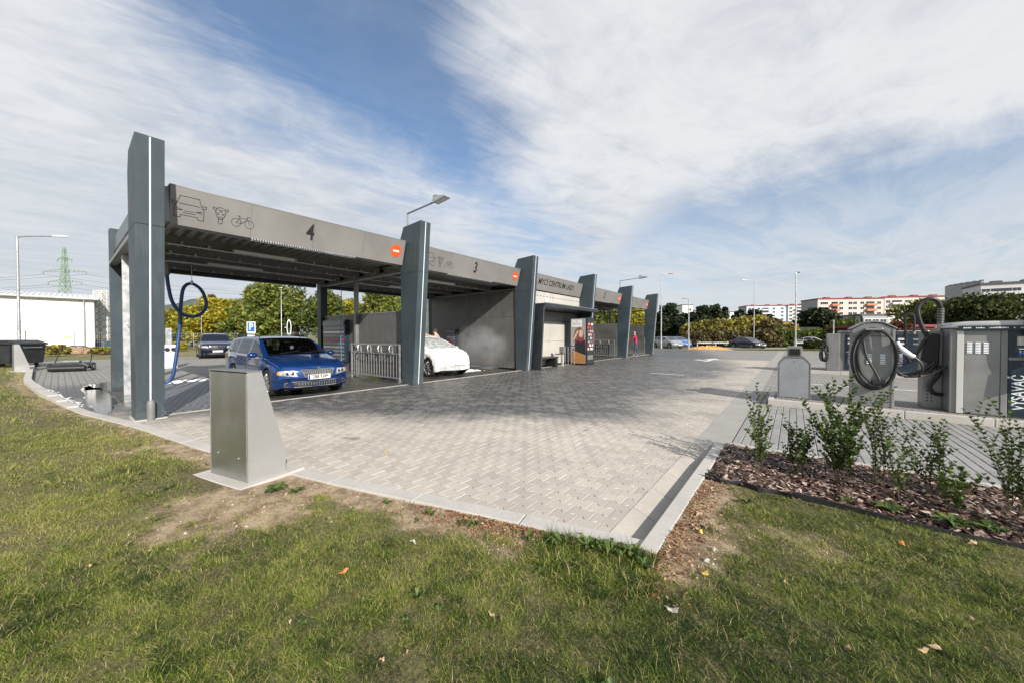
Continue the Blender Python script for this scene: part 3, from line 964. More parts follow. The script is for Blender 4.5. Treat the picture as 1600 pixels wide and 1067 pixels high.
# withered leaf litter blown against the kerb
V, F, T = [], [], []
q = random.Random(91); cnt = 0
while cnt < 2600:
    if q.random() < .55:
        x = q.gauss(-1.75, .38); y = kerb_y(x) - abs(q.gauss(.03, .13)) - .015
        if x > -.8 or math.hypot(x + .95, y - 2.15) < .25: cnt += 1; continue
    else:
        y = q.uniform(2.0, 3.97); x = -.68 + abs(q.gauss(0, .11))
    if x < -.69 and y > kerb_y(x) - .012: continue
    cnt += 1
    s_ = q.uniform(.005, .017); a = q.uniform(0, 6.3); z = lawn_z(x, y) + q.uniform(.001, .012); k = len(V); ca, sa = math.cos(a) * s_, math.sin(a) * s_
    for u, v, w in ((-1, 0, 0), (-.2, .5, 1), (1, .1, .2), (.1, -.5, .8)): V.append((x + ca * u - sa * v, y + sa * u + ca * v, z + w * s_ * q.uniform(0, .7)))
    F.append((k, k + 1, k + 2, k + 3)); T.append(q.random())
o = tinted('leaf_litter', V, F, T, tint3('litter_bits', (.10, .05, .03), (.33, .15, .07), (.55, .38, .22), 0.15), None, 'stuff')
tag(o, 'small withered red-brown leaf litter blown against the kerb corner', 'leaf litter')
# ================================================================== CAR WASH BUILDING
BX, BY = -8.85, 0.81
wash = thing('car_wash', 'long grey self-service car wash with slanted slate pylons, numbered bays and open steel roof', 'car wash', (BX, BY, 0))
OFF = (-BX, -BY, 0)
def B(): return MB(OFF)
PR = [1.17 + 5.68 * i for i in range(6)]       # far edge of each pylon, along the row
PW = 0.36
def slant(z): return -8.83 + 0.385 * z / 4.77  # front edge of the pylons
for i, yr in enumerate(PR):
    yl = yr - PW
    lo = [(slant(0), 0), (slant(3.318), 3.318), (-9.43, 3.318), (-9.37, 0)]
    hi = [(slant(3.324), 3.324), (slant(4.77), 4.77), (-9.28, 4.72), (-9.44, 4.38), (-9.43, 3.324)]
    core = [(slant(0) - .02, 0.01), (slant(4.7) - .02, 4.7), (-9.27, 4.66), (-9.41, 4.38), (-9.36, 0.01)]
    p = B().prism(core, yl + .01, yr - .01).build('pylon', 'slate_dark', wash)
    B().prism(lo, yl, yr).build('cladding_panel', 'slate', p, bevel=.004)
    B().prism(hi, yl, yr).build('cladding_panel', 'slate', p, bevel=.004)
    ym = (yl + yr) / 2
    z0 = 0.30 if i == 0 else 0.02
    B().prism([(slant(z0) + .001, z0), (slant(4.75) + .001, 4.75), (slant(4.75) + .012, 4.75), (slant(z0) + .012, z0)], ym - .010, ym + .010).build('light_strip', 'strip', p)
    if i == 0:
        # round-topped grey guard at the foot of the strip
        g = B(); g.tube([(-8.765, ym, 0.0), (-8.76, ym, .12), (-8.745, ym, .30), (-8.74, ym, .33), (-8.742, ym, .345)], [.055, .055, .055, .045, .02], 18)
        g.build('post_guard', 'steel_dull', p, smooth=True)
        B().box(-9.42, -8.75, yl - .03, yr + .03, -.05, .012).build('base_plate', 'kerb', p, bevel=.004)
    # rear pylon
    rl = [(-15.30, 0), (-15.36, 4.45), (-15.0, 4.45), (-15.03, 0)]
    B().prism(rl, yl + (.12 if i == 0 else .10), yr).build('rear_pylon', 'slate', wash, bevel=.004)

FZ0, FZ1 = 3.56, 4.24
def fpt(y, z, off=0.006):
    return (-9.24 + (z - FZ0) / 0.68 * 0.18 + off, y, z)
names = ['4', '3', None, '2', '1']
for i in range(5):
    y0 = PR[i]; y1 = PR[i + 1] - PW
    ya = y0 + (0.15 if i == 0 else 0.06); yb = y1 - 0.07
    f = B().prism([(-9.24, FZ0), (-9.06, FZ1), (-9.50, FZ1), (-9.50, FZ0)], ya, yb).build('fascia', 'fascia', wash, bevel=.004)
    B().box(-9.49, -9.16, y0, ya - .003, FZ0 + .02, FZ1 - .02).build('fascia_return', 'steel_dull', f)
    for k in range(1, 4):                     # fine sheet joints
        yj = ya + (yb - ya) * k / 4
        b = B(); stroke(b, [(yj, FZ0 + .01), (yj, FZ1 - .01)], .004, lambda u, v: fpt(u, v, .0015)); b.build('sheet_joint', 'slate_dark', f)
    B().box(-9.495, -9.055, ya - .01, yb + .01, FZ1 + .002, FZ1 + .02).build('coping', 'steel_dull', f)
    if names[i]:
        yc = y0 + 2.62
        put_text(names[i], lambda u, v: tuple(a + c for a, c in zip(fpt(yc + u, 3.915 + v, .004), OFF)), M['black'], f, .50, .012, .72, 'bay_number')
        # no-entry style disc with a white bar
        cy, cz = y1 - 0.35, 3.92
        b = B(); k = 32
        vs = [fpt(cy + .17 * math.cos(2 * PI * j / k), cz + .17 * math.sin(2 * PI * j / k), .008) for j in range(k)]
        vs += [fpt(cy + .17 * math.cos(2 * PI * j / k), cz + .17 * math.sin(2 * PI * j / k), .0) for j in range(k)]
        b.add(vs, [tuple(range(k))] + [(k + j, k + (j + 1) % k, (j + 1) % k, j) for j in range(k)])
        d = b.build('stop_disc', 'orange', f)
        b = B(); b.add([fpt(cy - .10, cz - .026, .011), fpt(cy + .10, cz - .026, .011), fpt(cy + .10, cz + .026, .011), fpt(cy - .10, cz + .026, .011)], [(0, 1, 2, 3)])
        b.build('white_bar', 'white_paint', f)
        # ribbed white LED tray under the fascia
        t = B(); yy = ya + 1.30
        while yy < ya + 3.6:
            t.box(-9.30, -9.215, yy, yy + .026, FZ0 - .032, FZ0 - .002); yy += .05
        t.box(-9.33, -9.30, ya + 1.30, ya + 3.6, FZ0 - .04, FZ0 - .002)
        t.build('light_tray', 'galv', f)
    else:
        yc = (y0 + y1) / 2 + .05
        put_text('MYCÍ CENTRUM LADY', lambda u, v: tuple(a + c for a, c in zip(fpt(yc + u, 3.93 + v, .004), OFF)), M['black'], f, .36, .006, .92, 'sign_lettering')

def icons(f, y0, sc=1.0):
    w = .009
    def at(cx, cz): return lambda u, v: tuple(a + c for a, c in zip(fpt(cx + u, cz + v, .004), OFF0))
    OFF0 = (0, 0, 0)
    b = B(); g = at(y0, 3.92)       # front view of a car
    body = [(-.14, .17), (.14, .17), (.175, .045), (.215, -.02), (.215, -.21), (.13, -.21), (.125, -.165), (-.125, -.165), (-.13, -.21), (-.215, -.21), (-.215, -.02), (-.175, .045)]
    stroke(b, body, w, g, True)
    for s in (-1, 1):
        stroke(b, [(s * .175, .05), (s * .25, .06), (s * .245, .015), (s * .19, .01)], w, g)
        stroke(b, [(s * .19, -.045), (s * .10, -.075), (s * .185, -.085)], w, g)
    stroke(b, [(-.15, .035), (.15, .035)], w, g)
    stroke(b, [(-.09, -.12), (.09, -.12)], w, g); stroke(b, [(-.07, -.085), (.07, -.085)], w * .8, g)
    b.build('car_pictogram', 'black', f)
    b = B(); g = at(y0 + .475, 3.91)  # front view of a motorcycle
    stroke(b, [(-.06, .10), (0, .125), (.06, .10), (.085, .03), (.06, -.05), (.03, -.10), (-.03, -.10), (-.06, -.05), (-.085, .03)], w, g, True)
    for s in (-1, 1):
        stroke(b, [(s * .06, .09), (s * .12, .11), (s * .125, .075), (s * .085, .06)], w, g)
        stroke(b, [(s * .065, .02), (s * .02, -.005), (s * .055, -.02)], w * .8, g)
    stroke(b, [(-.028, -.06), (.028, -.06), (.032, -.17), (0, -.19), (-.032, -.17)], w, g, True)
    stroke(b, [(-.03, .07), (.03, .07), (.0, .03)], w * .8, g, True)
    b.build('motorcycle_pictogram', 'black', f)
    b = B(); g = at(y0 + .85, 3.86)   # side view of a bicycle
    for cx in (-.115, .115):
        stroke(b, [(cx + .078 * math.cos(2 * PI * k / 24), -.045 + .078 * math.sin(2 * PI * k / 24)) for k in range(24)], w * .8, g, True)
    stroke(b, [(-.115, -.045), (-.06, .055), (.075, .06), (-.01, -.05), (-.115, -.045)], w * .8, g)
    stroke(b, [(-.01, -.05), (-.07, .085), (-.10, .09), (-.04, .09)], w * .8, g)
    stroke(b, [(.115, -.045), (.068, .095), (.11, .10), (.12, .075)], w * .8, g)
    b.build('bicycle_pictogram', 'black', f)
fs = [o for o in wash.children if o.name.startswith('fascia') and not o.name.startswith('fascia_return')]
icons(fs[0], 1.60); icons(fs[1], 7.35); icons(fs[3], PR[3] + .5)

# side fascia at the open end, rear fascia
B().box(-15.1, -9.50, 1.02, 1.12, FZ0 - .03, FZ1 - .02).build('side_fascia', mat('pale_blue_panel', (.16, .18, .20), .4, metal=.2, var=.08), wash, bevel=.004)
for i in range(5):
    B().box(-15.34, -15.14, PR[i] + .02, PR[i + 1] - PW, 3.39, 4.2).build('rear_fascia', 'slate_dark', wash, bevel=.004)

# roof: trapezoidal deck on purlins, per bay
for i in range(5):
    y0 = PR[i] - .16; y1 = PR[i + 1] - .2
    b = B(); y = y0; prof = []
    while y < y1 - .2:
        prof += [(y, 3.68), (y + .07, 3.68), (y + .10, 3.755), (y + .17, 3.755)]; y += .20
    vs = []
    for (yy, z) in prof: vs += [(-9.5, yy, z), (-15.14, yy, z)]
    for (yy, z) in prof: vs += [(-9.5, yy, z + .012), (-15.14, yy, z + .012)]
    k = len(prof)
    fs_ = [(2 * j, 2 * j + 1, 2 * j + 3, 2 * j + 2) for j in range(k - 1)] + [(2 * k + 2 * j, 2 * k + 2 * j + 2, 2 * k + 2 * j + 3, 2 * k + 2 * j + 1) for j in range(k - 1)]
    b.add(vs, fs_)
    d = b.build('roof_deck', 'deck', wash)
    B().box(-15.13, -9.52, y0, y1, 3.79, 3.83).build('roof_membrane', 'slate_dark', d)
    for x in (-10.9, -12.2, -13.6, -14.9):
        b = B(); b.box(x - .05, x + .05, y0, y1 + .18, 3.66, 3.676); b.box(x - .05, x + .05, y0, y1 + .18, 3.50, 3.515); b.box(x - .006, x + .006, y0, y1 + .18, 3.515, 3.66)
        pl = b.build('purlin', 'steel_dull', wash)
        c = B()
        for j in range(12):
            yy = y0 + .25 + j * (y1 - y0) / 12
            c.box(x + .055, x + .10, yy, yy + .05, 3.50, 3.56)
        c.build('clips', 'galv', pl, kind='stuff')
    for x in (-10.7, -13.1):
        B().tube([(x, y0 + .5, 3.46), (x, y1 - .5, 3.46)], .02, 8).build('supply_pipe', 'galv', wash)
        b = B(); b.box(x + .25, x + .34, y0 + 1.6, y0 + 2.9, 3.42, 3.48); b.build('bay_lamp', 'white', wash, bevel=.006)
for i in range(6):
    yc = PR[i] - .18
    B().box(-15.0, -9.45, yc - .08, yc + .08, 3.42, 3.50).build('roof_beam', 'steel_dull', wash)
    B().box(*((-12.46, -12.32) if i else (-12.95, -12.82)), yc - .06 + (.06 if i == 0 else 0), yc + .06 + (.06 if i == 0 else 0), 0, 3.42).build('column', 'steel_dull' if i else 'galv', wash, bevel=.006)
B().box(-11.45, -11.36, 1.02, 1.10, 0, 3.42).build('column', 'galv', wash, bevel=.006)
B().tube([(-11.4, 1.06, 1.55), (-12.9, 1.06, 1.75)], .02).build('tie_rod', 'galv', wash)

# walls between the bays, in panels
def wall(x0, x1, y, z0, z1, m, n, rows=1, th=.06, top=True, name='bay_wall'):
    w = B().box(x0 + .01, x1 - .01, y + .012, y + th - .012, z0 + .01, z1 - .01).build(name, 'slate_dark', wash)
    dx_ = (x1 - x0) / n; dz_ = (z1 - z0) / rows
    for a in range(n):
        for c in range(rows):
            B().box(x0 + a * dx_ + .004, x0 + (a + 1) * dx_ - .004, y, y + th, z0 + c * dz_ + .004, z0 + (c + 1) * dz_ - .004).build('wall_panel', m, w, bevel=.003)
    if top: B().box(x0, x1, y - .01, y + th + .01, z1 + .002, z1 + .04).build('top_rail', 'steel_dull', w)
    return w
wall(-15.0, -9.45, 6.72, .12, 2.20, 'wall_grey', 4)
wall(-15.0, -9.45, 12.22, .06, 3.40, 'wall_grey', 4, 3, top=False)
wall(-15.0, -9.45, 17.90, .06, 3.40, 'wall_grey', 4, 3, top=False)
wall(-15.0, -9.45, 23.50, .12, 2.25, 'wall_grey', 4)
wall(-15.0, -9.45, 29.22, .12, 2.30, 'wall_grey', 4)
# centre block: front wall of big pale panels
w = B().box(-10.5, -9.52, 12.31, 17.88, .02, 3.42).build('kiosk_wall', 'slate_dark', wash)
for a in range(4):
    y0 = 12.32 + a * 1.39
    B().box(-9.51, -9.32, y0 + .004, y0 + 1.386, 2.86, 3.52).build('wall_panel', 'wall_warm', w, bevel=.003)
    B().box(-9.51, -9.46, y0 + .004, y0 + 1.386, 2.16, 2.64).build('wall_panel', 'grey_metal', w, bevel=.003)  # darker row below the porch paints in the shadow it casts
    B().box(-9.51, -9.46, y0 + .004, y0 + 1.386, 1.20, 2.15).build('wall_panel', 'wall_warm', w, bevel=.003)
    B().box(-9.51, -9.46, y0 + .004, y0 + 1.386, .08, 1.19).build('wall_panel', 'wall_warm', w, bevel=.003)
b = B(); y = 12.6
while y < 17.8: b.box(-9.319, -9.312, y, y + .12, 3.30, 3.325); y += .27
b.build('vent_slots', 'black', w)
B().box(-9.318, -9.22, 14.3, 14.48, 2.92, 3.24).build('wall_lamp', 'white', wash, bevel=.01)
B().prism([(-8.25, 2.70), (-8.25, 2.84), (-9.45, 2.84), (-9.45, 2.66)], 12.72, 17.86).build('porch_roof', 'slate_dark', wash, bevel=.004)
B().box(-8.27, -8.235, 12.72, 17.86, 2.845, 2.87).build('porch_flashing', 'steel', wash)
B().prism([(-8.46, 0), (-8.30, 2.69), (-9.40, 2.69), (-9.40, 0)], 12.72, 12.80).build('porch_fin', 'slate_dark', wash, bevel=.004)
B().prism([(-8.44, 0), (-8.28, 2.69), (-8.30, 2.69), (-8.46, 0)], 12.716, 12.725).build('fin_edge', 'steel', wash)

# lamps on arms fixed to pylons 2 and 5
def arm_lamp(yc, label):
    t = thing('arm_lamp', label, 'street lamp', (-9.32, yc, 4.55), 0, 'flood lamps on arms above the car wash pylons')
    b = MB(); b.tube([(0, 0, 0), (0, 0, .62)], .022, 10); b.build('post', 'grey_metal', t, smooth=True)
    b = MB(); b.bar((-.02, 0, .63), (1.30, 0, .70), .035); b.build('arm', 'grey_metal', t)
    b = MB(); b.prism([(1.28, .66), (1.34, .80), (1.50, .80), (1.80, .74), (1.84, .70), (1.32, .64)], -.11, .11); h = b.build('lamp_head', 'galv', t, bevel=.008)
    b = MB(); b.prism([(1.40, .640), (1.80, .692), (1.80, .70), (1.40, .65)], -.09, .09); b.build('lens', 'strip', h)
    b = MB()
    for k in range(6): b.box(1.32 + k * .025, 1.33 + k * .025, -.1, .1, .79, .84)
    b.build('cooling_fins', 'steel_dull', h)
    return t
arm_lamp(PR[1] - .18, 'flood lamp on a bent grey arm above the pylon between bays 4 and 3')
arm_lamp(PR[4] - .18, 'smaller-looking flood lamp on a bent arm above the far pylon beside bay 2')

# ---- mat racks in front of the low walls
def mat_rack(y, x0, x1, label):
    t = thing('mat_rack', label, 'mat rack', (x0, y, 0), 0, 'galvanised floor mat racks beside the bay walls')
    L = x1 - x0
    MB().bar((0, 0, 1.18), (L, 0, 1.18), .04).build('top_rail', 'galv', t)
    MB().bar((0, 0, .90), (L, 0, .90), .035).build('middle_rail', 'galv', t)
    MB().bar((0, 0, .15), (L, 0, .15), .04).build('bottom_rail', 'galv', t)
    for x in (0, L): MB().bar((x, 0, .0), (x, 0, 1.2), .045).build('post', 'galv', t)
    k = 18; bar = MB().bar((0, 0, .17), (0, 0, .885), .018).mesh('bar', M['galv'])
    for j in range(1, k):
        o = bpy.data.objects.new('bar', bar); C.objects.link(o); o.parent = t; o.location = (L * j / k, 0, 0)
    for j in range(1, 5):
        x = L * j / 4.6
        b = MB(); b.bar((x, .0, 1.16), (x, .0, .92), .05, .02); b.bar((x, -.10, 1.14), (x, .0, 1.16), .05, .02); b.tube([(x, -.10, 1.14), (x + .01, -.13, 1.05), (x + .02, -.11, .95)], .018, 8)
        b.build('mat_clamp', 'galv', t)
mat_rack(6.50, -12.4, -9.52, 'galvanised floor mat rack with clamps beside the pylon of bay 4')
mat_rack(23.3, -12.4, -9.52, 'distant galvanised floor mat rack beside the low wall of bay 2')

# ---- control panels on the bay walls
def console(x0, x1, y, z0, z1, label, grp='wash programme panels on the bay walls'):
    t = thing('wash_console', label, 'control panel', ((x0 + x1) / 2, y, z0), 0, grp)
    w = (x1 - x0) / 2; h = z1 - z0
    MB().box(-w, w, -.16, 0, 0, h).build('cabinet', 'navy', t, bevel=.01)
    n = 9
    for k in range(n):
        z = .08 + k * (h - .3) / n
        m = 'red' if k in (5,) else ('steel' if k % 2 else 'steel_dull')
        MB().box(-w + .06, w - .06, -.175, -.162, z, z + (h - .3) / n * .55).build('programme_label', m, t)
    MB().box(-w + .04, w - .04, -.19, -.162, h - .2, h - .06).build('display', 'glass_dark', t)
console(-14.75, -13.0, 6.715, .5, 2.05, 'wide dark wash programme panel with red and white rows in bay 4')
console(-13.70, -12.98, 12.215, .55, 1.78, 'narrow wash programme panel with red stripe behind the foam-covered car in bay 3')

# ---- hoses
def curve_pts(ctrl, n=10):
    """Catmull-Rom through control points"""
    P = [Vector(p) for p in ctrl]; P = [P[0] * 2 - P[1]] + P + [P[-1] * 2 - P[-2]]
    out = []
    for i in range(1, len(P) - 2):
        for k in range(n):
            t = k / n; a, b_, c, d = P[i - 1:i + 3]
            out.append(0.5 * ((2 * b_) + (c - a) * t + (2 * a - 5 * b_ + 4 * c - d) * t * t + (3 * b_ - a - 3 * c + d) * t ** 3))
    out.append(P[-2]); return out
o = thing('suction_hose', 'thick blue hose hanging in a loop under the roof of bay 4', 'hose', (-13.0, 2.1, 0))
hp = [(0, -.30, 3.10), (0, -.27, 2.75), (0.02, -.20, 2.35), (0.03, -.02, 2.05), (.05, .24, 1.98), (.03, .43, 2.12), (.0, .50, 2.38), (0, .40, 2.72), (-.02, .20, 2.88), (-.05, .04, 2.75), (-.06, -.02, 2.3), (-.05, -.06, 1.6), (0, -.14, .9), (0.02, -.22, .38), (0, -.36, .24), (0, -.55, .35), (0, -.78, .7)]
MB().tube(curve_pts(hp, 9), .040, 12, ridge=.06).build('hose', 'blue_hose', o, smooth=True)
MB().tube([(0, -.30, 3.06), (0, -.30, 3.40)], .065, 12).build('coupling', 'steel_dull', o, smooth=True)
MB().tube([(0, .2, 2.94), (0, .2, 3.42)], .006, 6).build('hanger_chain', 'galv', o)
MB().tube([(0, .2, 2.86), (0, .2, 2.96)], .03, 10).build('hook', 'galv', o)
o = thing('wash_lance', 'thin light-blue pressure hose hanging beside the programme panel of bay 4', 'hose', (-13.0, 6.42, 0))
MB().tube(curve_pts([(0, 0, 3.45), (.0, .02, 2.4), (.01, -.02, 1.4), (.0, 0, .62)], 6), .012, 8).build('hose', mat('light_blue_hose', (.06, .22, .50), .4), o, smooth=True)
MB().tube([(0, 0, .62), (.02, 0, .10)], .018, 8).build('lance', 'steel', o, smooth=True)

# ---- vending machine, bench, waste post and rail in front of the kiosk
t = thing('vending_machine', 'tall vending machine with a photo of a long-haired woman on its side', 'vending machine', (-8.53, 16.72, 0))
MB().box(-.46, .44, -.44, .44, .04, 2.36).build('cabinet', 'black', t, bevel=.01)
MB().box(-.42, .40, -.40, .40, 0, .04).build('plinth', 'slate_dark', t)
def vp(u, v): return (-.46 + u * .90, -.4425, .04 + v * 2.32)   # left side of the machine
def blobp(b, pts, off=0.0): b.add([(p[0], p[1] - off, p[2]) for p in [vp(*q) for q in pts]], [tuple(range(len(pts)))])
def oval(cx, cy, rx, ry, n=20, k=1.0): return [(cx + rx * math.cos(2 * PI * i / n), cy + ry * math.sin(2 * PI * i / n)) for i in range(n)]
def flat(nm, pts, col, off):
    b = MB(); blobp(b, pts, off); return b.build(nm, mat('print_' + nm, col, .5, var=.12, vs=9), t)
flat('advert_backdrop', [(.02, .02), (.94, .02), (.94, .98), (.02, .98)], (.36, .36, .37), .001)
flat('advert_hair', [(.30, .74), (.42, .78), (.62, .80), (.80, .72), (.86, .58), (.84, .40), (.60, .42), (.40, .50), (.22, .48), (.14, .52), (.20, .62)], (.22, .10, .05), .002)
flat('advert_face', oval(.66, .66, .13, .085), (.66, .45, .36), .003)
flat('advert_arm', [(.14, .52), (.22, .50), (.46, .66), (.52, .72), (.44, .74), (.24, .60)], (.62, .42, .33), .0035)
flat('advert_jacket', [(.30, .50), (.60, .54), (.92, .52), (.94, .20), (.60, .24), (.20, .30), (.08, .28), (.26, .38)], (.02, .02, .024), .004)
flat('advert_scarf', oval(.64, .53, .20, .045), (.25, .04, .07), .005)
flat('advert_trousers', [(.04, .27), (.30, .28), (.92, .18), (.92, .03), (.04, .03)], (.42, .20, .06), .0045)
flat('advert_card', [(.06, .80), (.72, .80), (.72, .96), (.06, .96)], (.80, .80, .79), .006)
b = MB()
for (u0, v0), (u1, v1) in (((.16, .86), (.24, .875)), ((.27, .86), (.34, .86)), ((.38, .875), (.42, .86)), ((.46, .86), (.56, .87)), ((.36, .91), (.42, .925))):
    stroke(b, [(u0, v0), (u1, v1)], .012, lambda u, v: (vp(u, v)[0], -.4505, vp(u, v)[2]))
b.build('card_marks', 'black', t)
fr = MB().box(.4405, .455, -.40, .40, .08, 2.32).build('door', 'slate_dark', t, bevel=.004)
q = random.Random(8)
for r_ in range(8):
    for c_ in range(6):
        y = -.36 + c_ * .105; z = .75 + r_ * .175
        MB().box(.456, .462, y, y + .08, z, z + .12).build('product', 'p%d' % q.randrange(5) if False else ('red', 'white', 'orange', 'steel', 'navy', 'wall_warm')[q.randrange(6)], fr)
MB().box(.456, .463, .28, .37, 1.0, 1.6).build('keypad', 'steel', fr)
MB().box(.456, .463, -.36, .24, .28, .50).build('pickup_flap', 'steel_dull', fr)
t = thing('bench', 'low dark bench against the pale kiosk wall', 'bench', (-9.12, 14.0, 0))
MB().box(-.28, .28, -1.0, .85, .42, .48).build('seat', 'slate_dark', t, bevel=.006)
MB().box(-.25, .25, -.9, -.82, 0, .42).build('leg', 'wall_warm', t); MB().box(-.25, .25, .60, .80, 0, .42).build('leg', 'black', t)
t = thing('waste_bin', 'small square waste bin on a pale post beside the bench', 'bin', (-8.72, 15.0, 0))
MB().box(-.04, .04, -.04, .04, 0, .62).build('post', 'wall_warm', t); MB().box(-.12, .12, -.10, .10, .62, .95).build('bin_box', 'steel_dull', t, bevel=.01)
t = thing('guard_rail', 'thin dark guard rail between the waste bin and the vending machine', 'railing', (-8.72, 15.25, 0))
MB().bar((0, 0, .95), (0, .95, .95), .035).build('top_rail', 'slate_dark', t)
for y in (0, .3, .6, .93):
    MB().bar((0, y, 0), (0, y, .94), .03).build('post', 'galv', t)

# ---- grey metal cabinet in front, and its far twin
M['polished'] = mat('stainless_steel', (0.46, 0.465, 0.45), .38, metal=.9, var=.03, vs=2.2, bump=.03, bs=120)
def cabinet(label, loc, rz, pad=True):
    """wedge-shaped steel cabinet: flat front, narrow top, back sloping down"""
    t = thing('metal_cabinet', label, 'metal cabinet', loc, rz, 'wedge-shaped steel cabinets on the lawn edge')
    z0 = .03
    prof = [(0, z0), (.36, z0), (.365, z0 + .20), (.13, 1.10), (0, 1.10)]
    MB().prism([(.006, z0 + .01), (.35, z0 + .01), (.355, z0 + .2), (.125, 1.09), (.006, 1.09)], .006, .644, 'x').build('body', 'steel_dull', t)
    MB().box(0.004, .646, -.004, .004, z0 + .004, 1.085).build('front_panel', 'polished', t, bevel=.002)
    MB().prism(prof, .646, .654, 'x').build('side_panel', 'satin_side', t)
    MB().prism(prof, -.004, .004, 'x').build('side_panel', 'satin_side', t)
    MB().box(-.008, .658, -.010, .135, 1.10, 1.112).build('top_cap', 'polished', t, bevel=.003)
    MB().add([(.004, .370, z0 + .2), (.646, .370, z0 + .2), (.646, .135, 1.098), (.004, .135, 1.098)], [(0, 1, 2, 3)]).build('sloping_panel', 'polished', t)
    b = MB()
    for x in (.012, .638): b.box(x - .004, x + .004, -.007, -.0045, z0 + .02, 1.08)
    b.build('seam_strip', 'galv', t)
    b = MB()
    for x, z in ((.14, .26), (.50, .25)): b.disc((x, -.006, z), .008, 'y', .006, 10)
    b.disc((.656, .12, .27), .008, 'x', .006, 10); b.build('rivet', 'galv', t)
    if pad: MB().box(-.12, .74, -.12, .52, -.10, .03).build('concrete_pad', 'kerb', t, bevel=.012)
    return t
M['satin_side'] = mat('satin_steel', (0.50, 0.50, 0.49), .42, metal=.6, var=.05, vs=2)
cabinet('wedge-shaped steel cabinet on a concrete pad at the lawn edge in front', (-4.765, .975, 0), math.atan2(.15, .63))
cabinet('small far wedge-shaped cabinet, bright side lit, in front of the black waste container', (-25.3, -1.15, 0), .1)

# ================================================================== VACUUM STATIONS
IZ = 0.12
t = thing('service_cabinet', 'low grey cabinet with cut top corners on the end of the near vacuum island', 'service cabinet', (0.01, 9.62, IZ))
b = MB(); b.prism([(-.275, 0), (.275, 0), (.275, .76), (.165, .90), (-.165, .90), (-.275, .76)], .0, .42); b.build('body', 'grey_metal', t, bevel=.008)
b = MB(); b.prism([(-.245, .04), (.245, .04), (.245, .745), (.15, .865), (-.15, .865), (-.245, .745)], -.008, -.001); b.build('front_panel', mat('blue_grey_panel', (.30, .31, .33), .42, metal=.25, var=.07), t)
b = MB()
for s in (-1, 1):
    b.bar((s * .268, -.004, .02), (s * .268, -.004, .76), .018); b.bar((s * .268, -.004, .76), (s * .16, -.004, .893), .018)
b.bar((-.16, -.004, .893), (.16, -.004, .893), .018); b.build('edge_trim', 'steel_dull', t)
b = MB(); b.box(-.115, .135, .10, .34, .905, 1.11); b.build('console', 'steel_dull', t, bevel=.01)
MB().box(-.08, .10, .088, .099, .93, 1.06).build('display', 'glass_dark', t)
MB().disc((.02, -.012, .80), .012, 'y', .01, 12).build('lock', 'steel', t)
MB().box(-.30, .30, -.03, .46, -.012, .006).build('foot_plate', 'kerb_dark', t)
b = MB()
for k in range(7): b.ball((-.26 + k * .085, -.02, .008), .016, .012, .008, 8, 5)
b.build('bolt', 'galv', t)

M['vac_steel'] = mat('vacuum_steel', (0.28, 0.284, 0.28), .42, metal=.45, var=.10, vs=2.0)
def louvres(t, x0, x1, y, z0, z1, n, m='steel'):
    h = (z1 - z0) / n
    for k in range(n):
        b = MB(); b.prism([(y, z0 + k * h), (y - .012, z0 + k * h + h * .15), (y, z0 + k * h + h * .72)], x0, x1, 'x'); b.build('louvre', m, t)

# hose station
t = thing('vacuum_station', 'slim grey vacuum station with a big coil of black hose hung on its front', 'vacuum cleaner station', (1.19, 9.60, IZ), 0, 'vacuum stations on the two islands')
W2 = .285
MB().prism([(-W2, 0), (W2, 0), (W2, 1.46), (.12, 1.565), (0, 1.58), (-.12, 1.565), (-W2, 1.46)], 0, .50).build('housing', 'vac_steel', t, bevel=.01)
MB().prism([(-W2 - .03, 1.455), (-.13, 1.572), (0, 1.588), (.13, 1.572), (W2 + .03, 1.455), (W2 + .03, 1.48), (.13, 1.60), (0, 1.62), (-.13, 1.60), (-W2 - .03, 1.48)], -.02, .52).build('roof_cap', 'steel_dull', t, bevel=.006)
MB().box(W2 - .035, W2 + .004, -.012, .02, .0, 1.45).build('corner_trim', 'steel', t, bevel=.005)
MB().box(-W2 - .004, -W2 + .012, -.012, .02, .0, 1.45).build('corner_trim', 'steel_dull', t, bevel=.004)
MB().box(-W2 + .02, W2 - .04, -.006, -.001, 1.32, 1.33).build('seam', 'black', t)
for cx in (-.05, .13): louvres(t, cx - .035, cx + .035, -.006, .80, 1.00, 6, 'strip')
b = MB()
for k in range(3):
    for j in range(3): b.ball((.12 + j * .045, -.004, .10 + k * .06), .012, .006, .012, 8, 5)
b.build('vent_bump', 'black', t)
MB().box(-.12, .12, -.11, 0, 1.435, 1.475).build('hose_hook', 'steel', t, bevel=.01)
def oval_pts(cx, cz, rx, rz, y, w0, w1, n=40, k=.0):
    return [(cx + rx * math.cos(w0 + (w1 - w0) * i / n) * (1 + k * math.sin(w0 + (w1 - w0) * i / n)), y - .02 * math.sin(i * .4), cz + rz * math.sin(w0 + (w1 - w0) * i / n)) for i in range(n + 1)]
b = MB()
b.tube(oval_pts(0.0, .90, .30, .57, -.055, R(85), R(85 + 355), 60), .023, 10, ridge=.05)
b.tube(oval_pts(0.03, .89, .275, .535, -.105, R(100), R(100 + 350), 60), .023, 10, ridge=.05)
b.tube(curve_pts([(-.16, -.09, 1.30), (-.22, -.12, 1.0), (-.17, -.13, .65), (.0, -.13, .44), (.10, -.14, .43)], 8), .022, 8, ridge=.05)
b.tube(curve_pts([(-.14, -.10, 1.22), (-.10, -.13, .95), (.02, -.14, .66), (.08, -.15, .50)], 8), .020, 8, ridge=.05)
b.build('hose', 'rubber', t, smooth=True)
MB().tube([(-.02, -.15, .455), (.15, -.15, .475)], [.045, .055], 12).build('nozzle', 'rubber', t, smooth=True)
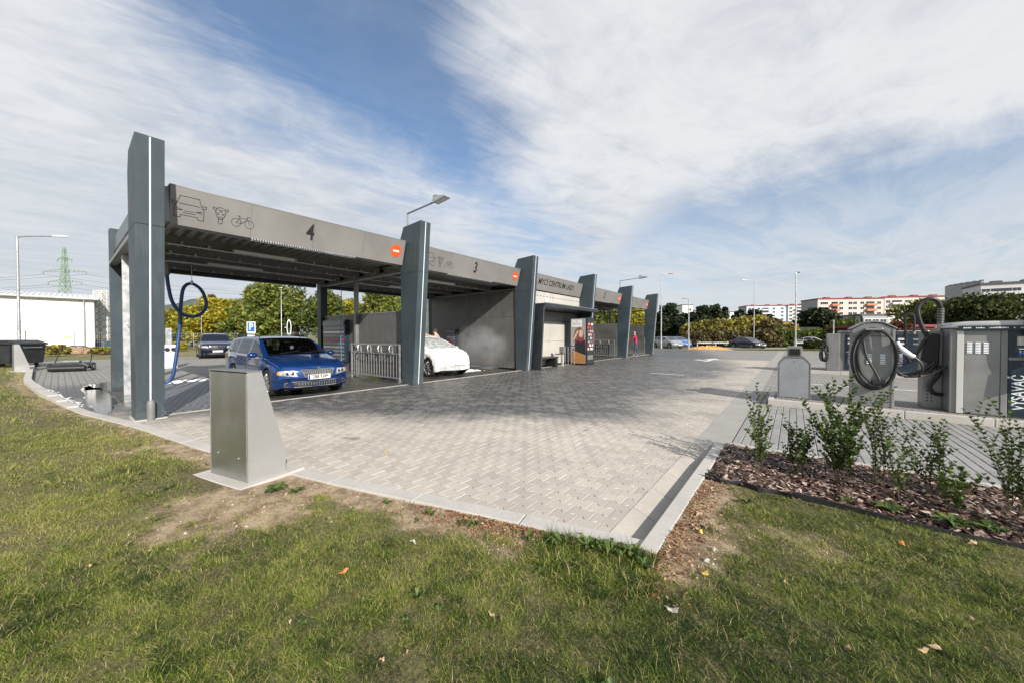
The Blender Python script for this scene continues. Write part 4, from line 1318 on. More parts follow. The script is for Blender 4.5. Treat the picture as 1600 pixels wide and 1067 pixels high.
MB().tube(curve_pts([(.30, -.06, 1.22), (.36, -.07, 1.10), (.46, -.06, 1.00), (.52, -.05, .96)], 6), [.035] * 6 + [.045] * 6 + [.038] * 7, 10).build('spray_handle', 'strip', t, smooth=True)
MB().tube(curve_pts([(.52, -.05, .96), (.60, -.04, .86), (.63, -.03, .72), (.60, 0, .62), (.72, .05, .64), (.88, .08, .75)], 8), .015, 8).build('thin_hose', 'rubber', t, smooth=True)
MB().tube(curve_pts([(.30, .0, .98), (.29, .02, .80), (.36, .02, .64), (.50, .05, .60), (.75, .1, .66), (.95, .12, .80)], 8), .022, 8).build('thin_hose', 'rubber', t, smooth=True)

# big double unit at the right edge
t = thing('vacuum_station', 'large grey vacuum station with louvres and a navy VYSAVAČ panel, cut by the right edge', 'vacuum cleaner station', (2.12, 9.62, IZ), 0, 'vacuum stations on the two islands')
MB().prism([(.02, 0), (0.02, 1.46), (.10, 1.46), (1.25, 1.46), (1.25, 0)], .0, .70).build('housing', 'vac_steel', t, bevel=.015)
MB().prism([(-.02, 1.46), (0.0, 1.50), (.07, 1.56), (.20, 1.575), (1.30, 1.585), (1.30, 1.46)], -.06, .74).build('lid', 'satin_side', t, bevel=.02, smooth=True)
MB().box(.10, 1.28, -.075, -.061, 1.43, 1.50).build('lettering_band', 'navy', t)
b = MB(); q = random.Random(5); x = .15
while x < 1.2:
    w = q.uniform(.008, .022); b.box(x, x + w, -.0775, -.0765, 1.455, 1.455 + q.uniform(.012, .022)); x += w + q.choice((.006, .006, .008, .05))
b.build('band_marks', 'strip', t, kind='stuff')
MB().box(.095, .175, -.022, -.001, .01, 1.42).build('corner_trim', mat('highlight_trim', (.66, .655, .63), .35, metal=.3), t, bevel=.006)  # corner trim coloured pale to paint in the white highlight along it
MB().box(.18, .56, -.012, -.001, .02, 1.42).build('door', 'vac_steel', t, bevel=.004)
MB().box(.565, .635, -.020, -.001, .01, 1.42).build('centre_trim', 'steel_dull', t, bevel=.006)
for cx in (.235, .325, .412): louvres(t, cx - .028, cx + .028, -.014, 1.04, 1.23, 7, 'strip')
nv = MB().box(.64, 1.22, -.016, -.001, .02, 1.42).build('navy_panel', 'navy', t, bevel=.004)
MB().box(.72, .82, -.024, -.017, 1.18, 1.32).build('display', 'steel', nv); MB().box(.84, .90, -.024, -.017, 1.20, 1.30).build('coin_slot', 'black', nv)
MB().box(.74, .80, -.022, -.017, 1.12, 1.13).build('label_line', 'strip', nv)
MB().disc((.755, -.02, 1.06), .022, 'y', .006, 16).build('blue_button', mat('blue_button', (.02, .10, .45), .4), nv)
MB().disc((.755, -.02, 1.085), .014, 'y', .009, 3).build('yellow_mark', mat('yellow_mark', (.75, .45, .03), .4), nv)
MB().box(.79, .83, -.022, -.017, 1.03, 1.09).build('label_card', 'strip', nv)
MB().box(.64, .88, -.03, -.017, .94, .985).build('shelf', 'steel_dull', nv)
put_text('VYSAVAČ', lambda u, v: (.75 - v * 1.15, -.0185, .42 + u), M['strip'], nv, .165, .002, .80, 'vysavac_lettering')
b = MB(); b.tube(curve_pts([(.90, -.10, 1.95), (.85, -.12, 1.9), (.845, -.12, 1.5), (.85, -.12, 1.15), (.86, -.1, .9)], 10), .05, 10, ridge=.06); b.build('hose', 'rubber', t, smooth=True)
MB().tube([(.92, -.02, 1.4), (.92, -.02, 2.0)], .03, 10).build('hose_mast', 'steel_dull', t, smooth=True)
MB().tube([(.86, -.13, .90), (.86, -.13, .55)], [.04, .055], 12).build('hose_grip', 'steel', t, smooth=True)

# slim mast unit with arched hose, just behind
t = thing('vacuum_mast', 'slim vacuum post with an arched ribbed black hose and dark hose holder', 'vacuum cleaner station', (2.02, 9.98, IZ), 0)
MB().box(-.12, .12, .0, .34, 0, 1.42).build('housing', 'vac_steel', t, bevel=.008)
b = MB()
for k in range(4):
    for j in range(2): b.ball((-.06 + j * .05, -.003, .14 + k * .06), .011, .006, .011, 8, 5)
b.build('vent_bump', 'black', t)
MB().tube([(.10, .1, 1.3), (.10, .1, 1.60)], .035, 12).build('mast', 'steel', t, smooth=True)
hose = curve_pts([(.10, .08, 1.56), (.10, .04, 1.75), (.06, 0, 1.93), (-.03, -.04, 2.01), (-.14, -.06, 1.97), (-.21, -.08, 1.84), (-.20, -.09, 1.66), (-.15, -.08, 1.48), (-.08, -.06, 1.32)], 8)
MB().tube(hose, .034, 12, ridge=.16).build('arched_hose', 'rubber', t, smooth=True)
sp = MB()
for k in range(10):
    p = Vector((.10, .08, 1.56)).lerp(Vector((.095, .03, 1.82)), k / 9)
    sp.disc(p, .046, 'z', .008, 14)
sp.build('spring_ring', 'steel', t, smooth=True)
b = MB(); b.prism([(-.16, .88), (.06, .80), (.07, 1.36), (-.02, 1.38), (-.10, 1.30), (-.14, 1.1)], -.10, -.004); b.build('hose_holder', 'black', t, bevel=.02)
b = MB(); b.tube(curve_pts([(-.06, -.08, 1.34), (-.14, -.10, 1.22), (-.20, -.11, 1.06), (-.24, -.11, .98)], 6), .028, 8, ridge=.05)
b.tube(curve_pts([(.0, -.08, .86), (-.10, -.1, .74), (-.25, -.1, .64), (-.40, -.1, .60)], 6), .032, 8, ridge=.05)
b.tube(curve_pts([(.02, -.08, .84), (-.06, -.13, .70), (-.20, -.13, .60), (-.38, -.12, .58)], 6), .028, 8, ridge=.05)
b.tube(curve_pts([(.06, -.04, .80), (.07, -.06, .66), (.0, -.1, .52), (-.05, -.1, .42), (.0, -.09, .30), (.10, -.05, .27), (.15, 0, .27)], 8), .030, 8, ridge=.05)
b.build('low_hose', 'rubber', t, smooth=True)
MB().tube([(-.40, -.1, .60), (-.46, -.09, .615)], [.035, .02], 10).build('nozzle', 'rubber', t, smooth=True)

# stations on the far island
def far_station(label, x, y, kind):
    t = thing('vacuum_station', label, 'vacuum cleaner station', (x, y, IZ), 0, 'vacuum stations on the two islands')
    if kind == 'mesh':
        MB().box(0, .38, .0, .62, 0, 1.42).build('housing', 'steel_dull', t, bevel=.01)
        b = MB()
        for k in range(22):
            for j in range(4): b.box(.05 + j * .08, .09 + j * .08, -.006, -.001, .20 + k * .055, .225 + k * .055)
        b.build('perforated_panel', 'steel', t)
        b = MB(); b.tube(oval_pts(-.06, .72, .09, .36, -.04, 0, R(350), 40), .035, 8, ridge=.05); b.tube(oval_pts(-.12, .60, .09, .22, -.08, 0, R(350), 40), .03, 8); b.build('hose', 'rubber', t, smooth=True)
        MB().tube([(.2, .2, 1.4), (.2, .2, 1.95)], .02, 8).build('mast', 'galv', t)
    else:
        W_ = .95
        MB().box(0, W_, .0, .60, 0, 1.42).build('housing', 'steel_dull', t, bevel=.01)
        MB().box(-.03, W_ + .03, -.04, .64, 1.425, 1.52).build('lid', 'satin_side', t, bevel=.02)
        MB().box(-.035, W_ + .035, -.047, -.041, 1.44, 1.49).build('band', 'navy', t)
        nv = MB().box(.14, W_ - .05, -.02, -.001, .05, 1.38).build('navy_panel', 'navy', t)
        for z in (1.18, 1.02): MB().box(.22, .40, -.027, -.021, z, z + .07).build('label_card', 'strip', nv); MB().box(.60, .75, -.027, -.021, z, z + .06).build('label_card', 'steel', nv)
        put_text('VYSAVAČ', lambda u, v: (.30 - v * 1.2, -.023, .50 + u), M['strip'], nv, .15, .002, .80, 'vysavac_lettering')
        b = MB(); b.tube(curve_pts([(.62, -.05, 1.5), (.60, -.08, 2.0), (.50, -.12, 2.12), (.38, -.14, 2.0), (.40, -.13, 1.4), (.42, -.12, .8), (.52, -.10, .42), (.66, -.1, .50)], 8), .035, 8, ridge=.08); b.build('hose', 'rubber', t, smooth=True)
        MB().tube([(.62, -.03, 1.4), (.62, -.03, 1.62)], .04, 10).build('mast', 'steel', t, smooth=True)
    return t
far_station('far vacuum station with a perforated light side, leftmost on the far island', 1.02, 18.5, 'mesh')
far_station('far vacuum station with navy panel, directly right of the perforated one', 1.42, 18.9, 'panel')
far_station('far vacuum station with navy panel seen to the right of the hose coil station', 2.75, 18.9, 'panel')
# ================================================================== CARS
M['tyre'] = mat('tyre_rubber', (0.018, 0.018, 0.018), .75, var=.25, vs=20)
M['rim'] = mat('alloy_rim', (0.55, 0.55, 0.55), .3, metal=.8, var=.15, vs=12)
M['chrome'] = mat('chrome_trim', (0.75, 0.75, 0.76), .12, metal=1.0)
M['lamp_glass'] = mat('headlamp_glass', (0.62, 0.63, 0.65), .12, metal=.5, var=.35, vs=16)
M['amber'] = mat('amber_lens', (0.75, 0.30, 0.04), .25)
M['tail_red'] = mat('tail_lamp_red', (0.30, 0.01, 0.01), .2)
M['plate'] = mat('number_plate', (0.75, 0.75, 0.72), .45)
M['plastic'] = mat('black_car_plastic', (0.02, 0.02, 0.022), .5, var=.2, vs=9)


def tinted_glass():
    m = bpy.data.materials.new('car_glass'); m.use_nodes = True; t = m.node_tree; t.nodes.clear()
    tr = t.nodes.new('ShaderNodeBsdfTransparent'); tr.inputs[0].default_value = (.40, .44, .43, 1)
    gl = t.nodes.new('ShaderNodeBsdfGlossy'); gl.inputs['Roughness'].default_value = .03; gl.inputs['Color'].default_value = (.9, .92, .95, 1)
    fr = t.nodes.new('ShaderNodeFresnel'); fr.inputs[0].default_value = 1.5
    mx = t.nodes.new('ShaderNodeMixShader'); t.links.new(fr.outputs[0], mx.inputs[0]); t.links.new(tr.outputs[0], mx.inputs[1]); t.links.new(gl.outputs[0], mx.inputs[2])
    o = t.nodes.new('ShaderNodeOutputMaterial'); t.links.new(mx.outputs[0], o.inputs['Surface']); return m
M['car_glass'] = tinted_glass()


def paint(name, col, flake=.3, rough=.22, coat=1.0):
    return mat(name, col, rough, metal=flake, var=.04, vs=2, coat=coat)


def lerp_prof(P, x):
    """P sorted by falling x"""
    if x >= P[0][0]: return P[0][1]
    for (a, u), (c, v) in zip(P, P[1:]):
        if c <= x <= a: return u + (v - u) * (a - x) / max(1e-6, a - c)
    return P[-1][1]


class CarSpec: pass
def estate():
    s = CarSpec(); s.W = .885; s.wb = (1.45, -1.14); s.wr = .325
    s.top = [(2.285, .46), (2.275, .60), (2.23, .70), (2.13, .765), (1.8, .85), (1.45, .92), (1.12, .985), (.80, 1.13), (.42, 1.335), (.22, 1.405), (-.1, 1.445), (-.7, 1.46), (-1.3, 1.445), (-1.75, 1.40), (-1.98, 1.34), (-2.12, 1.12), (-2.20, .95), (-2.27, .80), (-2.285, .5)]
    s.belt = [(2.285, .44), (2.24, .62), (2.12, .70), (1.7, .80), (1.12, .90), (0, .945), (-1.3, .975), (-2.1, .99), (-2.285, .75)]
    s.ws = (1.12, .24); s.rw = (-1.98, -2.17); s.sw = (.93, -2.0); s.pill = (.02, -.98, -1.78)
    s.nose = .26; s.crown = .055; s.plan = [(2.285, .80), (2.1, .84), (1.7, .88), (1, .885), (-1.5, .885), (-2.0, .85), (-2.285, .76)]
    return s
def hatch():
    s = CarSpec(); s.W = .88; s.wb = (1.32, -1.22); s.wr = .32
    s.top = [(2.12, .40), (2.115, .52), (2.08, .64), (1.98, .74), (1.75, .84), (1.45, .93), (1.18, 1.0), (.85, 1.16), (.45, 1.34), (.2, 1.41), (-.3, 1.45), (-.9, 1.43), (-1.45, 1.35), (-1.75, 1.26), (-1.98, 1.02), (-2.06, .85), (-2.1, .5)]
    s.belt = [(2.12, .38), (2.08, .55), (1.98, .66), (1.6, .80), (1.1, .90), (0, .95), (-1.2, 1.0), (-1.9, 1.0), (-2.1, .7)]
    s.ws = (1.18, .25); s.rw = (-1.72, -1.96); s.sw = (.95, -1.6); s.pill = (.0, -.95)
    s.nose = .34; s.crown = .06; s.plan = [(2.12, .74), (1.95, .82), (1.5, .87), (1, .88), (-1.5, .87), (-1.9, .82), (-2.1, .74)]
    return s
def suv():
    s = CarSpec(); s.W = .92; s.wb = (1.38, -1.25); s.wr = .36
    s.top = [(2.2, .55), (2.19, .75), (2.15, .88), (2.02, .95), (1.6, 1.03), (1.15, 1.12), (.85, 1.28), (.45, 1.50), (.2, 1.58), (-.4, 1.64), (-1.2, 1.62), (-1.75, 1.56), (-1.95, 1.45), (-2.12, 1.15), (-2.18, .9), (-2.2, .6)]
    s.belt = [(2.2, .52), (2.15, .78), (2.02, .87), (1.5, .95), (1.0, 1.02), (0, 1.06), (-1.2, 1.10), (-2.0, 1.12), (-2.2, .8)]
    s.ws = (1.15, .24); s.rw = (-1.90, -2.10); s.sw = (.92, -1.85); s.pill = (.0, -.95, -1.6)
    s.nose = .24; s.crown = .06; s.plan = [(2.2, .82), (2.0, .87), (1.5, .92), (-1.5, .92), (-2.0, .88), (-2.2, .80)]
    return s
def sedan():
    s = hatch(); s.wb = (1.38, -1.25)
    s.top = [(2.25, .42), (2.24, .55), (2.2, .66), (2.08, .74), (1.7, .84), (1.2, .95), (.9, 1.08), (.45, 1.32), (.15, 1.40), (-.4, 1.43), (-.9, 1.38), (-1.3, 1.22), (-1.6, 1.05), (-2.0, 1.0), (-2.2, .93), (-2.25, .6)]
    s.belt = [(2.25, .4), (2.2, .58), (2.08, .68), (1.5, .80), (1.0, .88), (0, .93), (-1.2, .96), (-2.0, .94), (-2.25, .7)]
    s.rw = (-.95, -1.5); s.sw = (.9, -1.35); s.pill = (.0, -.9); s.plan = [(2.25, .74), (2.0, .83), (1.5, .87), (-1.5, .87), (-2.0, .83), (-2.25, .74)]
    return s


TT = (.04, .30, .62, .93)
def car_shell(s, rough_fn=None):
    x0, x1 = s.top[0][0], s.top[-1][0]
    xs = set([x0, x1, x0 - .01, x0 - .03])
    x = x0
    while x > x1: xs.add(round(x, 3)); x -= .06
    for p in list(s.ws) + list(s.rw) + list(s.sw): xs.add(p)
    for p in s.pill: xs.update((p + .035, p - .035))
    xs = sorted(xs, reverse=True)
    ar = s.wr + .055
    rows = []
    for x in xs:
        w = lerp_prof(s.plan, x) / .885 * s.W if False else lerp_prof(s.plan, x)
        H = lerp_prof(s.top, x); Bz = min(lerp_prof(s.belt, x), H - .015)
        S = max(Bz + .012, H - s.crown)
        zb = .19
        if x > x0 - .35: zb = .19 + .05 * ((x - (x0 - .35)) / .35) ** 2
        if x < x1 + .4: zb = .19 + .12 * (((x1 + .4) - x) / .4)
        for wx in s.wb:
            dxx = abs(x - wx)
            if dxx < ar: zb = max(zb, s.wr * .98 + math.sqrt(ar * ar - dxx * dxx))
        zb = min(zb, Bz - .06)
        g = S - Bz; tum = .36 * g
        pts = [(w * .955, zb), (w * .99, zb + min(.06, (Bz - zb) * .2)), (w, zb + .5 * (Bz - zb)), (w * .998, zb + .78 * (Bz - zb)), (w * .985, Bz - .02), (w * .955, Bz + .004)]
        gw = w * .93
        for t in TT: pts.append((gw - tum * t, Bz + .006 + (g - .006) * t))
        yr = gw - tum - .02
        pts += [(yr, S + .35 * (H - S)), (yr * .88, S + .62 * (H - S)), (yr * .5, S + .92 * (H - S)), (0, H)]
        sh = s.nose * (max(0, (x - (x0 - .9)) / .9)) ** 2; shr = .16 * (max(0, ((x1 + .5) - x) / .5)) ** 2
        row = []
        for (y, z) in pts:
            k = (y / s.W) ** 2 * 1.0
            row.append((x - sh * k * (1.2 if z < .75 else 1.0) + shr * k, y, z))
        rows.append(row)
    return xs, rows


def build_car(name, label, loc, rz, s, pm, group=None, detail=2, plate=None, foam=False, rails=False, wheel_m='rim'):
    t = thing(name, label, 'car', loc, rz, group)
    xs, rows = car_shell(s)
    k = len(rows[0]); nrow = len(rows)
    def surf(a, c): # stations a.. side both
        pass
    parts = {}
    def add_face(key, q): parts.setdefault(key, []).append(q)
    ws0, ws1 = s.ws
    for i in range(nrow - 1):
        xm = (xs[i] + xs[i + 1]) / 2
        for j in range(k - 1):
            key = 'body'
            if 6 <= j <= 8 and s.sw[1] < xm < s.sw[0]:
                g = rows[i][9][2] - rows[i][6][2]
                if g > .07 and not any(abs(xm - p) < .035 for p in s.pill): key = 'side_window'
                if key == 'side_window': key += '#%d' % sum(xm < p for p in s.pill)
            if j >= 11 and ws1 < xm < ws0: key = 'windscreen'
            if j >= 11 and s.rw[1] < xm < s.rw[0]: key = 'rear_window'
            add_face(key, [rows[i][j], rows[i + 1][j], rows[i + 1][j + 1], rows[i][j + 1]])
    # end caps
    for r_, sgn in ((rows[0], 1), (rows[-1], -1)):
        low = r_[:6]; n = 8
        for a in range(5):
            p, q = low[a], low[a + 1]
            for c in range(n):
                def cp(P, u):
                    y = P[1] * (1 - 2 * u); kk = (y / s.W) ** 2; kp = (P[1] / s.W) ** 2
                    xe = (xs[0] if sgn > 0 else xs[-1]); sh = (xe - P[0])
                    return (xe - sh * (kk / max(kp, 1e-6)), y, P[2])
                add_face('body', [cp(p, c / n), cp(p, (c + 1) / n), cp(q, (c + 1) / n), cp(q, c / n)] if sgn > 0 else [cp(p, (c + 1) / n), cp(p, c / n), cp(q, c / n), cp(q, (c + 1) / n)])
        top = r_[5:]
        for a in range(len(top) - 1):
            p, q = top[a], top[a + 1]
            add_face('body', [p, q, (q[0], -q[1], q[2]), (p[0], -p[1], p[2])])
    allv, allf = [], []
    jobs = []
    for key, fl_ in parts.items():
        if key == 'body': jobs.append((key, fl_, 0))
        elif '#' in key: jobs += [('side_window', fl_, 1), ('side_window', fl_, 2)]
        else: jobs.append((key, fl_, 0))
    for key, fl_, half_ in jobs:
        vid = {}; V = []; F = []
        def gi(p):
            kx = (round(p[0], 4), round(p[1], 4), round(p[2], 4))
            if kx not in vid: vid[kx] = len(V); V.append(p)
            return vid[kx]
        for q in fl_:
            if half_ != 2: F.append(tuple(gi(p) for p in q))
        # the mirrored half (caps are whole already)
        m = [q for q in fl_ if not (key == 'body' and any(p[1] < -1e-6 for p in q))]
        for q in (m if half_ != 1 else []): F.append(tuple(gi((p[0], -p[1], p[2])) for p in reversed(q)))
        F = [tuple(dict.fromkeys(f)) for f in F]; F = [f for f in F if len(f) > 2]
        base = len(allv); allv += V; allf += [tuple(i + base for i in f) for f in F]
        mm = pm if key == 'body' else (M['car_glass'] if detail > 1 else M['glass_dark'])
        if foam: mm = M['car_foam'] if key != 'windscreen' else M['foam_glass']
        b = MB(); b.v = V; b.f = F
        o = b.build(key, mm, t)
        o.data.shade_smooth()
        try: o.data.set_sharp_from_angle(angle=R(38))
        except Exception: pass
        if foam:
            sd = o.modifiers.new('sub', 'SUBSURF'); sd.levels = sd.render_levels = 1; sd.subdivision_type = 'SIMPLE'
            tx = bpy.data.textures.new('lumps', 'CLOUDS'); tx.noise_scale = .12
            dm = o.modifiers.new('lumps', 'DISPLACE'); dm.texture = tx; dm.strength = .035; dm.mid_level = .35
    tree = BVHTree.FromPolygons([Vector(v) for v in allv], allf)
    xf = s.top[0][0]
    def front(y, z, off=.006):
        h = tree.ray_cast(Vector((xf + 2, y, z)), Vector((-1, 0, 0)))[0]
        return (h.x + off, y, z) if h else (xf - .3, y, z)
    def rear(y, z, off=.006):
        h = tree.ray_cast(Vector((-xf - 2, y, z)), Vector((1, 0, 0)))[0]
        return (h.x - off, y, z) if h else (-xf + .2, y, z)
    def side(x, z, sg, off=.004):
        h = tree.ray_cast(Vector((x, 3 * sg, z)), Vector((0, -sg, 0)))[0]
        return (x, h.y + off * sg, z) if h else (x, s.W * sg, z)
    def patch(nm, quad, m, fn, parent=t, n=6, mm=3, off=.006):
        """quad: four (y, z) corners, laid on the surface as a grid with rim"""
        b = MB(); vs = []
        for a in range(mm + 1):
            for c in range(n + 1):
                u, v = c / n, a / mm
                p = [(1 - u) * (1 - v) * quad[0][i] + u * (1 - v) * quad[1][i] + u * v * quad[2][i] + (1 - u) * v * quad[3][i] for i in (0, 1)]
                e = (u in (0, 1)) or (v in (0, 1))
                vs.append(fn(p[0], p[1], off if not e else off * .2))
        b.add(vs, [(a * (n + 1) + c, a * (n + 1) + c + 1, (a + 1) * (n + 1) + c + 1, (a + 1) * (n + 1) + c) for a in range(mm) for c in range(n)])
        return b.build(nm, m, parent, smooth=True)
    # wheels
    w0 = [c for c in t.children]
    for wx in s.wb:
        for sg in (-1, 1):
            yc = sg * (s.W - .115); b = MB()
            prof = [(s.wr - .09, -.095), (s.wr - .02, -.10), (s.wr, -.075), (s.wr, .075), (s.wr - .02, .10), (s.wr - .09, .095)]
            n = 28; vs = []
            for a in range(n):
                w = 2 * PI * a / n
                for (r_, dy_) in prof: vs.append((wx + r_ * math.cos(w), yc + dy_, s.wr + r_ * math.sin(w)))
            q_ = len(prof)
            b.add(vs, [(a * q_ + c, a * q_ + (c + 1) % q_, ((a + 1) % n) * q_ + (c + 1) % q_, ((a + 1) % n) * q_ + c) for a in range(n) for c in range(q_)])
            wh = b.build('wheel', 'tyre', t, smooth=True)
            b = MB(); yo = yc + sg * .075
            ri, ro_ = s.wr - .12, s.wr - .085
            for a in range(n):
                a0, a1 = 2 * PI * a / n, 2 * PI * (a + 1) / n
                b.add([(wx + ri * math.cos(a0), yo - sg * .02, s.wr + ri * math.sin(a0)), (wx + ro_ * math.cos(a0), yo + sg * .012, s.wr + ro_ * math.sin(a0)), (wx + ro_ * math.cos(a1), yo + sg * .012, s.wr + ro_ * math.sin(a1)), (wx + ri * math.cos(a1), yo - sg * .02, s.wr + ri * math.sin(a1))], [(0, 1, 2, 3)])
            for a in range(7):
                w = 2 * PI * a / 7 + .2
                b.bar((wx + .03 * math.cos(w), yo - sg * .008, s.wr + .03 * math.sin(w)), (wx + ri * 1.03 * math.cos(w + .08), yo - sg * .012, s.wr + ri * 1.03 * math.sin(w + .08)), .042, .02)
            b.disc((wx, yo, s.wr), .045, 'y', .03, 14)
            b.build('rim', wheel_m, wh)
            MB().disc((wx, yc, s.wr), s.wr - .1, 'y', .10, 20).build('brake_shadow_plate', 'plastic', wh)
    MB().box(xs[-1] + .25, xs[0] - .28, -(s.W - .22), s.W - .22, .17, .62).build('underbody', 'plastic', t)
    if detail == 0: return t
    zl = lerp_prof(s.top, xf - .03)
    hz_ = zl - .02
    fm = (lambda m: 'car_foam') if foam else (lambda m: m)
    if not foam:
        g = patch('grille', ((-.30, hz_ - .145), (.30, hz_ - .145), (.38, hz_ + .02), (-.38, hz_ + .02)), 'plastic', front, n=12, off=.012)
        for a, c in (((-.30, hz_ - .15), (.30, hz_ - .15)), ((-.38, hz_ + .025), (.38, hz_ + .025)), ((-.30, hz_ - .15), (-.38, hz_ + .025)), ((.30, hz_ - .15), (.38, hz_ + .025))):
            b = MB(); b.tube([front(a[0] + (c[0] - a[0]) * u / 8, a[1] + (c[1] - a[1]) * u / 8, .016) for u in range(9)], .010, 6); b.build('grille_trim', 'chrome', g)
        if detail > 1:
            for j in range(17):
                u = -1 + 2 * (j + .5) / 17
                b = MB(); b.tube([front(u * .30, hz_ - .14, .02), front(u * .375, hz_ + .012, .02)], .006, 5); b.build('grille_slat', 'steel_dull', g)
            b = MB(); c0 = front(0, hz_ + .045, .02); b.disc(c0, .042, 'x', .012, 20); bd = b.build('badge', 'chrome', t)
            b = MB(); c1 = (c0[0] + .008, c0[1], c0[2]); b.disc(c1, .030, 'x', .006, 20); b.build('badge_centre', 'plastic', bd)
            b = MB(); stroke(b, [(-.018, -.012), (.002, .0), (.018, .014)], .007, lambda u, v: (c1[0] + .004, c1[1] + u, c1[2] + v)); stroke(b, [(-.012, .006), (.012, -.008)], .006, lambda u, v: (c1[0] + .0042, c1[1] + u, c1[2] + v)); b.build('badge_mark', 'chrome', bd)
    for sg in (-1, 1):
        q4 = ((sg * .44, hz_ - .13), (sg * .82, hz_ - .085), (sg * .80, hz_ + .015), (sg * .50, hz_ + .02))
        hl = patch('headlight', q4, 'lamp_glass' if not foam else 'foam_lamp', front, n=8, off=.010)
        if not foam and detail > 1:
            patch('indicator', ((sg * .74, hz_ - .085), (sg * .815, hz_ - .078), (sg * .80, hz_ + .0), (sg * .755, hz_ + .0)), 'amber', front, hl, n=3, off=.014)
            for yy in (.54, .64):
                p = front(sg * yy, hz_ - .05, .012); MB().ball(p, .012, .036, .036, 12, 8).build('reflector', 'plastic', hl, smooth=True)
    if not foam:
        lo_ = patch('lower_intake', ((-.50, .265), (.50, .265), (.54, .355), (-.54, .355)), 'plastic', front, n=10, off=.008)
        if detail > 1:
            b = MB(); b.tube([front(-.56 + 1.12 * u / 12, .375, .012) for u in range(13)], .008, 6); b.tube([front(-.52 + 1.04 * u / 12, .25, .012) for u in range(13)], .008, 6); b.build('chrome_line', 'chrome', lo_)
            for j in range(15):
                u = -.42 + .84 * j / 14; b = MB(); b.tube([front(u, .275, .014), front(u, .35, .014)], .006, 5); b.build('slat', 'steel_dull', lo_)
            patch('blue_strip', ((-.14, .285), (.14, .285), (.14, .34), (-.14, .34)), mat('blue_glow_strip', (.06, .12, .70), .4), front, lo_, n=6, mm=1, off=.018)
            patch('bumper_seam', ((-.80, .545), (.80, .545), (.80, .552), (-.80, .552)), 'plastic', front, n=14, mm=1, off=.003)
        for sg in (-1, 1):
            p = front(sg * .66, .315, .004); b = MB(); b.disc(p, .058, 'x', .03, 20); fg = b.build('fog_lamp_ring', 'chrome' if detail > 1 else 'plastic', t)
            MB().disc((p[0] + .012, p[1], p[2]), .043, 'x', .02, 18).build('fog_lamp', 'plastic', fg)
    # plate
    pz = .475
    px_ = front(0, pz, .02)[0]
    pl = MB().box(px_ - .01, px_ + .008, -.26, .26, pz - .055, pz + .055).build('number_plate', 'plate', t, bevel=.003)
    if plate and not foam:
        put_text(plate, lambda u, v: (px_ + .0095, .02 + u, pz + v), M['black'], pl, .115, .003, .80, 'plate_number')
        MB().box(px_ + .0082, px_ + .0095, -.255, -.215, pz - .05, pz + .05).build('blue_band', 'blue_band', pl)
    for sg in (-1, 1):
        bz = lerp_prof(s.belt, .9) + .07
        MB().ball((.84, sg * (s.W + .075), bz), .075, .115, .065, 12, 8).build('mirror', pm if not foam else M['car_foam'], t, smooth=True)
        MB().bar((.86, sg * (s.W - .06), bz - .03), (.85, sg * (s.W + .02), bz - .02), .05, .03).build('mirror_stalk', 'plastic', t)
        if not foam:
            for xd in (.98, .0, -.98):
                b = MB(); zz_ = [.28 + (lerp_prof(s.belt, xd) - .30) * u / 6 for u in range(7)]
                zz_ = [z for z in zz_ if z > (.28 if abs(xd + .98) > .05 else .5)]
                b.tube([side(xd + (.0 if z > .5 else .02), z, sg, .0) for z in zz_], .004, 4); b.build('door_seam', 'plastic', t)
            for xd in (.25, -.72):
                p = side(xd, .86 if s.W < .9 else .98, sg, .02); b = MB(); b.bar((p[0] - .08, p[1], p[2]), (p[0] + .08, p[1], p[2]), .03, .022); b.build('door_handle', pm, t, bevel=.005)
            q4 = ((-2.12, .82), (-1.92, .80), (-1.92, .95), (-2.08, .97))
            patch('tail_lamp', q4, 'tail_red', lambda x, z, off: side(x, z, sg, off), n=3, off=.008)
        if rails:
            b = MB(); zr = lerp_prof(s.top, -.6)
            b.tube([(.15, sg * .60, zr - .05), (.05, sg * .60, zr + .01), (-.6, sg * .60, zr + .035), (-1.4, sg * .60, zr + .02), (-1.7, sg * .60, zr - .03)], .013, 8); b.build('roof_rail', 'plastic', t, smooth=True)
    if not foam and detail > 1:
        for yy in (-.36, .36):
            MB().prism([(-.35, .55), (.15, .55), (.12, .68), (-.22, .70), (-.38, 1.18), (-.50, 1.18)], yy - .24, yy + .24).build('seat', 'seat_cloth', t, bevel=.03)
            MB().ball((-.47, yy, 1.25), .05, .13, .085, 10, 8).build('headrest', 'seat_cloth', t, smooth=True)
        MB().prism([(1.10, .80), (.55, .80), (.60, .98), (.95, .97)], -.70, .70).build('dashboard', 'plastic', t, bevel=.02)
        w_ = [(.50 + .05 * math.sin(2 * PI * a / 20), .36 + .18 * math.cos(2 * PI * a / 20), 1.0 + .17 * math.sin(2 * PI * a / 20)) for a in range(21)]
        sw = MB(); sw.tube(w_, .014, 6); sw.bar((.50, .20, 1.0), (.50, .52, 1.0), .03, .02); sw.build('steering_wheel', 'plastic', t)
        MB().ball((.36, .0, 1.28), .02, .11, .035, 10, 6).build('rear_view_mirror', 'plastic', t, smooth=True)
        MB().ball((.52, .05, 1.14), .012, .05, .05, 8, 6).build('hanging_charm', 'white', t, smooth=True)
        for y0 in (-.45, .15):
            b = MB(); xx = s.ws[0] - .03
            b.tube([(xx + .02, y0, lerp_prof(s.top, xx) + .005), (xx - .14, y0 + .52, lerp_prof(s.top, xx - .14) - .002)], .009, 5); b.build('wiper', 'plastic', t)
